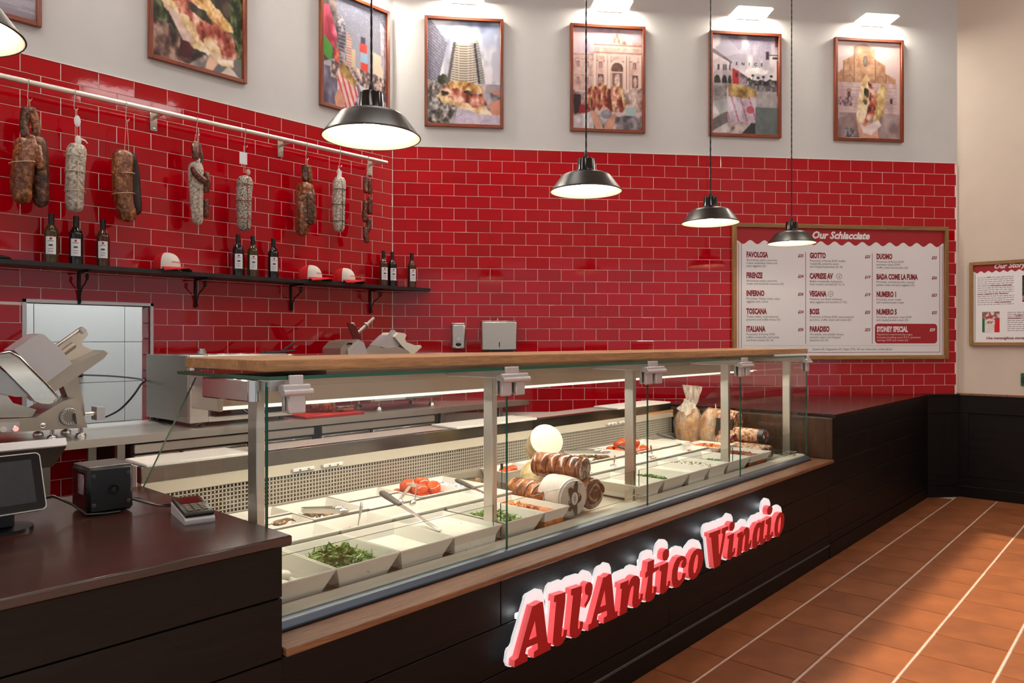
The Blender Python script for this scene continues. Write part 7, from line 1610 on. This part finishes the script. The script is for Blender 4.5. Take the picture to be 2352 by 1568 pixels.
# ------------------------------------------------------------------ menu board
S0, S1, Z0, Z1 = 2.952, 5.006, 1.255, 2.458
mn = wall_thing('menu_board', 'large oak-framed menu board with red scalloped header', 'menu board', 'B', (S0 + S1) / 2, Z0)
mx_ = (S0 + S1) / 2; L_ = lambda s: s - mx_; Zl = lambda z: z - Z0; fw = .036
part('panel', MB().box(L_(S0) + .01, L_(S1) - .01, -.022, -.012, .01, Z1 - Z0 - .01), white_print, mn, local=True, smooth=False)
for a, b_ in ((L_(S0), L_(S0) + fw), (L_(S1) - fw, L_(S1))): part('frame_stile', MB().box(a, b_, -.045, -.012, 0, Z1 - Z0, .002), WOOD('menu_frame_oak_z', S(120, 86, 46), S(168, 128, 76), 'z', 10, .5, 0, .08), mn, local=True)
for a, b_ in ((0, fw), (Z1 - Z0 - fw, Z1 - Z0)): part('frame_rail', MB().box(L_(S0) + fw, L_(S1) - fw, -.045, -.012, a, b_, .002), frame_oak, mn, local=True)
hd = [(L_(S0) + fw, Z1 - Z0 - fw)]; x = L_(S0) + fw; end = L_(S1) - fw; N = 15; pw = (end - x) / N
for k in range(N):
    for q in range(8):
        t = q / 8; ph = t * 2 * math.pi
        hd.append((x + pw * (k + t), Zl(2.293) + .018 * math.cos(ph)))
hd += [(end, Zl(2.293) + .018), (end, Z1 - Z0 - fw)]
part('header', MB().prism(hd, -.0228, -.022), red_print, mn, local=True, smooth=False)
b = MB()
for s in (3.012, 3.038, 4.932, 4.958): b.box(L_(s) - .002, L_(s) + .002, -.0228, -.022, Zl(1.287) if s in (3.012, 4.958) else Zl(1.317), Zl(2.285))
b.box(L_(3.038), L_(4.932), -.0228, -.022, Zl(1.317) - .002, Zl(1.317) + .002).box(L_(3.012), L_(4.958), -.0228, -.022, Zl(1.287) - .002, Zl(1.287) + .002)
for s in (3.638, 4.274): b.box(L_(s) - .002, L_(s) + .002, -.0228, -.022, Zl(1.395), Zl(2.212))
b.box(L_(3.06), L_(4.91), -.0226, -.022, Zl(1.378) - .0006, Zl(1.378) + .0006)
part('ruled_lines', b, maroon_print, mn, local=True, smooth=False)
bx = []
for (cx, cz, a0) in ((L_(4.906) - .03, Zl(1.576) - .03, 0), (L_(4.299) + .03, Zl(1.576) - .03, 90), (L_(4.299) + .03, Zl(1.398) + .03, 180), (L_(4.906) - .03, Zl(1.398) + .03, 270)):
    for k in range(7): bx.append((cx + .03 * math.cos(R(a0 + 15 * k)), cz + .03 * math.sin(R(a0 + 15 * k))))
part('special_panel', MB().prism(bx, -.0230, -.022), red_print, mn, local=True, smooth=False)
def printed(name, items, mat, parent, d):
    V, F = text_geo(items); return part(name, MB().add([(x, d, y) for x, y, z in V], F), mat, parent, local=True, smooth=False)
COLX = (3.084, 3.675, 4.313); PRX = (3.614, 4.251, 4.902); RZ = (2.160, 1.977, 1.819, 1.660, 1.504)
MENU = [[('FAVOLOSA', '$25', ['Sbriciolona salami, pecorino', 'cream, artichoke cream and', 'spicy eggplant (D)']), ('FIRENZE', '$24', ['Sbriciolona salami, pecorino', 'cream and sundried tomatoes (D)']), ('INFERNO', '$26', ["Porchetta, 'Nduja cream, spicy", 'eggplant and rocket']),
         ('TOSCANA', '$24', ['Tuscan salami, semi-matured', 'pecorino and truffle honey (D)']), ('ITALIANA', '$26', ['Prosciutto di Parma DOP,', 'buffalo mozzarella, basil pesto', 'and fresh tomato (D, N)'])],
        [('GIOTTO', '$25', ['Prosciutto di Parma DOP, buffalo', 'mozzarella, pistachio pesto', 'and chopped pistachios (D, N)']), ('CAPRESE AV', '$19', ['Buffalo mozzarella, basil pesto,', 'fresh tomato and basil (D, N, V)']), ('VEGANA', '$19', ['Hummus, sun-dried tomatoes,', 'spicy eggplant and zucchini (S, VG)']),
         ('BOSS', '$25', ['Prosciutto di Parma DOP, semi-matured', 'pecorino, truffle cream and rocket (D)']), ('PARADISO', '$23', ['Mortadella, stracciatella cheese,', 'pistachio pesto and chopped', 'pistachios (D, N)'])],
        [('DUOMO', '$25', ['Prosciutto di Parma DOP,', 'parmesan cream DOP,', 'truffle cream and zucchini (D)']), ('BADA COME LA FUMA', '$26', ['Porchetta, smoked provola, roasted', 'potato cream and spicy eggplant (D)']), ('NUMERO 1', '$23', ['Porchetta, onion cream', 'and roasted potato cream']),
         ('NUMERO 5', '$25', ['Porchetta, parmesan cream DOP', 'and roasted potato cream (D)']), ('SYDNEY SPECIAL', '$29', ["Papandrea's award-winning wagyu", 'bresaola (marbling score 8-9+), parmesan', 'shavings DOP and rocket (D)'])]]
heads = []; descs = []; sp1 = []; sp2 = []
for ci, c_ in enumerate(MENU):
    for ri, (hn, pr, ds) in enumerate(c_):
        spc = ci == 2 and ri == 4; dx = .02 if spc else 0
        (sp1 if spc else heads).append((hn, L_(COLX[ci]) + dx * .2, Zl(RZ[ri]), .066, 'LEFT', .60, .0034, 0))
        (sp1 if spc else heads).append((pr, L_(PRX[ci]) - dx, Zl(RZ[ri]) + .006, .036, 'RIGHT', .92, .0012, .25))
        for k, ln in enumerate(ds): (sp2 if spc else descs).append((ln, L_(COLX[ci]) + dx * .2, Zl(RZ[ri]) - .033 - .0262 * k, .0258, 'LEFT', .98, .0, 0))
descs.append((', Sesame (S), Vegetarian (V), Vegan (VG). All our schiacciate contain gluten.', L_(3.690), Zl(1.338), .0262, 'LEFT', .98, 0, 0))
for it in heads: printed('price' if it[0][0] == '$' else 'dish_name', [it], maroon_print, mn, -.0229)
k = 0
for c_ in MENU:
    for (hn, pr, ds) in c_:
        if hn == 'SYDNEY SPECIAL': continue
        printed('dish_note', descs[k:k + len(ds)], dark_print, mn, -.0229); k += len(ds)
printed('allergen_note', descs[k:], dark_print, mn, -.0229)
printed('special_name', sp1, white_print, mn, -.0236); printed('special_notes', sp2, M('pale_print', S(240, 214, 212), .6), mn, -.0236)
printed('header_title', [('Our Schiacciate', L_(3.967), Zl(2.336), .088, 'CENTER', .98, .0036, .28)], white_print, mn, -.0236)
for s, z in ((3.955, 1.977), (3.873, 1.819)):
    part('leaf_mark', MB().tube([(L_(s) + .024 * math.cos(k * .2618), -.0225, Zl(z) + .022 + .024 * math.sin(k * .2618)) for k in range(25)], .0016, 6), dark_print, mn, local=True)
printed('leaf_letter', [('V', L_(s), Zl(z) + .008, .034, 'CENTER', .9, 0, .1) for s, z in ((3.955, 1.977), (3.873, 1.819))], dark_print, mn, -.0229)

# story board on the right wall
def cs(y): return CB.y - y
st = wall_thing('story_board', 'oak-framed story board with red scalloped header on the beige wall', 'poster', 'C', cs(1.40) + .46, 1.378)
W, H, fw = .92, .752, .030
part('panel', MB().box(-W / 2 + .01, W / 2 - .01, -.018, -.008, .01, H - .01), white_print, st, local=True, smooth=False)
for a, b_ in ((-W / 2, -W / 2 + fw), (W / 2 - fw, W / 2)): part('frame_stile', MB().box(a, b_, -.036, -.008, 0, H, .002), WOOD('menu_frame_oak_z', S(120, 86, 46), S(168, 128, 76), 'z', 10, .5, 0, .08), st, local=True)
for a, b_ in ((0, fw), (H - fw, H)): part('frame_rail', MB().box(-W / 2 + fw, W / 2 - fw, -.036, -.008, a, b_, .002), frame_oak, st, local=True)
X = lambda y: (1.40 - y) - W / 2; Zs = lambda z: z - 1.378
hd = [(-W / 2 + fw, H - fw)]; N = 15; pw = (W - 2 * fw) / N
for k in range(N):
    for q in range(6): hd.append((-W / 2 + fw + pw * (k + q / 6), Zs(2.038) + .009 * math.cos(q / 6 * 6.283)))
hd += [(W / 2 - fw, Zs(2.047)), (W / 2 - fw, H - fw)]
part('header', MB().prism(hd, -.0188, -.018), red_print, st, local=True, smooth=False)
part('side_rule', MB().box(X(1.356), X(1.354), -.0186, -.018, Zs(1.42), Zs(2.02)), maroon_print, st, local=True, smooth=False)
printed('header_title', [('Our Story', X(1.215), Zs(2.064), .060, 'LEFT', .92, .0022, .28)], white_print, st, -.0194)
b = MB(); g = random.Random(4)
for k in range(14):
    z = 1.984 - .0185 * k; x = 1.338; e = 1.065
    while x > e:
        w_ = g.uniform(.012, .036)
        if not (k in (4, 8, 12) and (x < 1.26 if k == 4 else (True if k == 8 else x < 1.21))): b.box(X(x), X(max(x - w_, e)), -.0186, -.018, Zs(z), Zs(z) + .0055)
        x -= w_ + .006
for k in range(10):
    z = 1.668 - .0178 * k; x = 1.112
    while x > .66:
        w_ = g.uniform(.012, .036); b.box(X(x), X(x - w_), -.0186, -.018, Zs(z), Zs(z) + .0055); x -= w_ + .006
part('text_lines', b, M('grey_print', S(150, 140, 140), .6), st, local=True, smooth=False, kind='stuff')
printed('text_accents', [('1991', X(1.27), Zs(1.983), .016, 'LEFT', 1, .0005, .2), ('Florentine schiacciata', X(1.235), Zs(1.908), .018, 'LEFT', 1, .0006, .25), ('iconic creations is the "Favolosa".', X(1.338), Zs(1.835), .0175, 'LEFT', 1, .0006, .25), ('best sandwiches', X(1.20), Zs(1.760), .0175, 'LEFT', 1, .0006, .25),
                         ('In 2014', X(1.055), Zs(1.638), .0165, 'LEFT', 1, .0006, .25), ('most-reviewed', X(1.112), Zs(1.616), .0165, 'LEFT', 1, .0006, .25), ('Una meravigliosa storia', X(1.273), Zs(1.436), .030, 'LEFT', 1, .0008, .25)], maroon_print, st, -.0192)
picture('photo', pic_shirts(), .132, .184, st, X(1.302), Zs(1.497), -.0186)
printed('shirt_mark', [('AV', X(1.245), Zs(1.575), .034, 'CENTER', 1, .0012, .2)], red_print, st, -.0192)
picture('photo', pic_market(11), .30, .23, st, X(1.004), Zs(1.761), -.0186)
g = wall_thing('exit_plate', 'small green plate low on the beige wall at the right edge', 'sign', 'C', cs(.945), 1.03)
part('plate', MB().box(-.07, .07, -.012, -.001, 0, .11, .002), M('exit_green', S(34, 96, 62), .5), g, local=True); part('figure', MB().prism([(-.05 + .02 * math.cos(k * .5236), .05 + .03 * math.sin(k * .5236)) for k in range(12)], -.0135, -.012), M('green_dark', S(16, 60, 40), .5), g, local=True, smooth=False)

# ------------------------------------------------------------------ pendant lamps over the counter
shade_in = M('shade_inner_white', S(240, 232, 212), .5)
bulb_m = EMIT('pendant_bulb', (1.0, .84, .64, 1), 120.0)
def pendant(x, y, z, label):
    t = thing('pendant_lamp', label, 'lamp', (x, y, z), 0, 'pendant lamps over the counter')
    part('shade', MB().lathe([(.180, 0), (.1795, .006), (.176, .008), (.128, .072), (.118, .082), (.100, .090), (.052, .100), (.048, .104)], 48, cap=False), black_en, t, local=True)
    part('shade_inside', MB().lathe([(.180, 0), (.172, .003), (.124, .070), (.114, .079), (.098, .086), (.050, .096), (.0, .098)], 48, cap=False), shade_in, t, local=True)
    part('rim', MB().tube([(.179 * math.cos(k * .1309), .179 * math.sin(k * .1309), .002) for k in range(49)], .0025, 6, cap=False), black_en, t, local=True)
    part('neck', MB().lathe([(.048, .098), (.050, .104), (.047, .108), (.043, .160), (.040, .166), (.012, .168)], 32), black_gl, t, local=True)
    part('cord_grip', MB().lathe([(.012, .166), (.010, .185), (.006, .205), (.004, .208)], 16), black_pl, t, local=True)
    pts = []; n = 110; zt = 5.0 - z
    part('cord', MB().tube([(.0016 * math.cos(k * 1.6), .0016 * math.sin(k * 1.6), .205 + (zt - .205) * k / n) for k in range(n + 1)], .0034, 6).tube([(-.0016 * math.cos(k * 1.6), -.0016 * math.sin(k * 1.6), .205 + (zt - .205) * k / n) for k in range(n + 1)], .0034, 6), black_pl, t, local=True)
    part('socket', MB().cyl((0, 0, .098), (0, 0, .072), .018, n=16), white_pl, t, local=True)
    part('bulb', MB().ball((0, 0, .048), .028, .028, .030, 20, 12), bulb_m, t, local=True)
    part('ceiling_rose', MB().lathe([(.05, zt - .03), (.05, zt - .004), (.045, zt)], 24), black_pl, t, local=True)
for k, lb in enumerate(('black pendant lamp cut off at the left edge', 'black pendant lamp nearest the lens, before the city square photo', 'black pendant lamp hanging in front of the fountain photo', 'black pendant lamp hanging below the palm street photo', 'black pendant lamp in front of the menu board header')):
    pendant(.335 + 1.3245 * k + (.045 if k == 0 else 0), 2.20, 2.168, lb)

# ------------------------------------------------------------------ till devices on the left counter
ZT = .935
pr = thing('receipt_printer', 'black cube receipt printer on the till counter', 'printer', (.785, 2.30, ZT))
x0, x1, y0, y1, z1 = .722, .842, 2.238, 2.372, 1.068
part('shell', MB().box(x0, x1, y0, y1, ZT + .003, z1, .008), M('printer_black', S(15, 15, 16), .4, bump=.1, bs_=200), pr)
part('top_cover', MB().box(x0 + .004, x1 - .002, y0 + .006, y1 - .002, z1 - .003, z1 + .002, .002), STEEL('printer_top', (.20, .19, .18, 1), .35), pr)
part('paper_slot', MB().box(x0 - .002, x0 + .002, y0 + .03, y0 + .075, ZT + .055, z1 - .022, .001), M('smoked_slot', S(150, 152, 158), .1, .3, var=.9, vs=30), pr)
part('front_bezel', MB().box(x0 - .001, x0 + .002, y0 + .012, y1 - .012, ZT + .015, z1 - .012, .002), black_gl, pr)
for (x, z) in ((x0 + .014, ZT + .028), (x1 - .014, ZT + .028), (x0 + .014, z1 - .024), (x1 - .014, z1 - .024)): part('rubber_foot', MB().cyl((x, y0 + .001, z), (x, y0 - .003, z), .006, n=16, c=.001), M('rubber_grey', S(58, 58, 58), .6), pr)
lg = part('round_logo', MB().cyl((x0 + .066, y0 + .001, ZT + .066), (x0 + .066, y0 - .001, ZT + .066), .0145, n=24), black_gl, pr)
part('logo_mark', MB().box(x0 + .060, x0 + .072, y0 - .002, y0 - .001, ZT + .059, ZT + .072, .003), M('printer_black', S(15, 15, 16), .4), lg)
b_ = [(x1 - .004, y0 + .03, ZT + .03), (x1 + .02, y0 - .01, ZT + .02), (x1 + .05, y0 - .05, ZT + .010), (x1 + .075, 2.14, ZT + .012), (.93, 2.10, ZT + .018)]
for k in range(3): solo('till_cable', MB().tube([(p[0], p[1] + .012 * k * math.sin(i * 1.3), p[2] + .004 * k * (i % 2)) for i, p in enumerate(b_)], .0026, 8), [black_pl, M('grey_cable', S(120, 104, 92), .5), black_pl][k], '%s cable running from the printer to the card terminal' % ['black', 'grey-brown', 'second black'][k], 'cable', 'cables behind the printer')
solo('till_cable', MB().tube([(.60, 2.33, ZT + .05), (.66, 2.32, ZT + .056), (.70, 2.29, ZT + .03), (.72, 2.24, ZT + .006), (.76, 2.226, ZT + .004), (.80, 2.222, ZT + .004)], .0036, 8), black_pl, 'black cable looping from the tablet in front of the printer', 'cable', 'cables behind the printer')
# tablet till: screen leans back on a stand
tb = thing('till_tablet', 'white-edged tablet till with dark screen at the left edge', 'tablet', (.47, 2.24, ZT))
TB = Matrix.Translation((.475, 2.165, ZT + .052)) @ Matrix.Rotation(R(4), 4, 'Z') @ Matrix.Rotation(R(-20), 4, 'X')
def rounded(w, h, r, n=5):
    pts = []
    for cx, cz, a0 in ((w / 2 - r, h - r, 0), (-w / 2 + r, h - r, 90), (-w / 2 + r, r, 180), (w / 2 - r, r, 270)):
        for k in range(n + 1): pts.append((cx + r * math.cos(R(a0 + 90 * k / n)), cz + r * math.sin(R(a0 + 90 * k / n))))
    return pts
part('case', MB().prism(rounded(.262, .152, .012), 0, .014, T=TB), M('tablet_edge', S(214, 214, 216), .3, .3), tb)
part('glass_face', MB().prism([(x, z + .003) for x, z in rounded(.256, .146, .010)], -.0015, 0, T=TB), black_gl, tb)
sc_ = part('screen', MB().box(-.112, .108, -.0020, -.0014, .022, .134, T=TB), M('screen_grey', S(42, 44, 50), .35, var=.15, vs=60), tb, smooth=False)
V, F = text_geo([('toast', 0, 0, .016, 'CENTER', 1, .0003, 0)]); part('maker_name', MB().add([(x + .0, -.0022, y + .007) for x, y, z in V], F, TB), M('grey_lettering', S(186, 190, 192), .4), tb, smooth=False)
part('stand', MB().box(.40, .54, 2.20, 2.235, ZT + .012, ZT + .085, .004), black_pl, tb); part('stand_base', MB().lathe([(.07, ZT), (.07, ZT + .008), (.03, ZT + .014)], 24, Matrix.Translation((.52, 2.24, 0))), black_pl, tb)
part('reader_block', MB().box(.36, .47, 2.13, 2.19, ZT, ZT + .04, .006), black_pl, tb)
# larger staff screen behind it, seen from its back edge
sb = thing('staff_screen', 'large dark staff-side screen tilted behind the tablet', 'screen', (.55, 2.46, ZT))
TS = Matrix.Translation((.54, 2.50, 1.108)) @ Matrix.Rotation(R(1), 4, 'Z') @ Matrix.Rotation(R(58), 4, 'X')
part('back_shell', MB().prism(rounded(.42, .15, .012), -.004, .020, T=TS @ Matrix.Translation((0, 0, -.15))), M('screen_back', S(12, 12, 13), .5), sb)
part('white_rim', MB().box(-.21, .21, -.005, .022, -.004, .004, .002, T=TS), M('tablet_edge', S(214, 214, 216), .3, .3), sb)
part('arm', MB().box(.36, .42, 2.42, 2.46, ZT, 1.06, .004), black_pl, sb); part('arm_base', MB().box(.28, .50, 2.34, 2.50, ZT, ZT + .010, .004), black_pl, sb)
# card terminal
ct = thing('card_terminal', 'black and white card terminal with keypad on the till counter', 'card terminal', (.915, 2.02, ZT), R(-12))
prof = [(-.088, .004), (-.086, .0), (.086, .0), (.088, .010), (.088, .030), (-.080, .018), (-.088, .012)]
part('white_cradle', MB().prism(prof, -.038, .038, axis='x'), M('terminal_white', S(226, 224, 226), .35), ct, local=True)
bd = part('black_body', MB().prism([(-.082, .018), (.086, .028), (.086, .042), (-.078, .030), (-.084, .025)], -.036, .036, axis='x'), M('terminal_black', S(40, 36, 32), .3), ct, local=True)
part('screen', MB().add([(-.028, .012, .0372), (.028, .012, .0372), (.028, .074, .0418), (-.028, .074, .0418)], [(0, 1, 2, 3)]), M('terminal_screen', S(58, 26, 24), .08, coat=.5), bd, local=True, smooth=False)
for r_ in range(4):
    for c_ in range(3):
        y = -.064 + .017 * r_; part('key', MB().box(-.026 + c_ * .019, -.012 + c_ * .019, y, y + .011, .0300 + (y + .078) * .073, .0335 + (y + .078) * .073, .001), M('key_grey', S(128, 118, 104), .5), bd, local=True)
# ------------------------------------------------------------------ unseen ceiling panels added as fill light for the shop (above the frame)
def ceiling_fill_light(x, y, label):
    t = thing('ceiling_fill_light', label, 'light', (x, y, 4.95), group='long ceiling panel lights')
    part('housing', MB().box(-.62, .62, -.32, .32, .01, .05, .004), white_pl, t, local=True)
    part('diffuser', MB().box(-.60, .60, -.30, .30, .002, .0095), EMIT('ceiling_fill_glow', (1, .96, .92, 1), 6.0), t, local=True, smooth=False)
for k, (x, y, nm) in enumerate(((.6, 3.5, 'over the left workbench'), (2.9, 3.3, 'over the workbench corner'), (.4, 1.0, 'over the till queue'), (2.6, .8, 'over the middle of the queue'), (4.8, .6, 'over the menu end of the queue'), (6.4, -.2, 'beside the beige wall'), (1.4, -1.4, 'over the entrance'), (4.2, -1.6, 'inside the shop front'))):
    ceiling_fill_light(x, y, 'flat white ceiling panel light ' + nm)
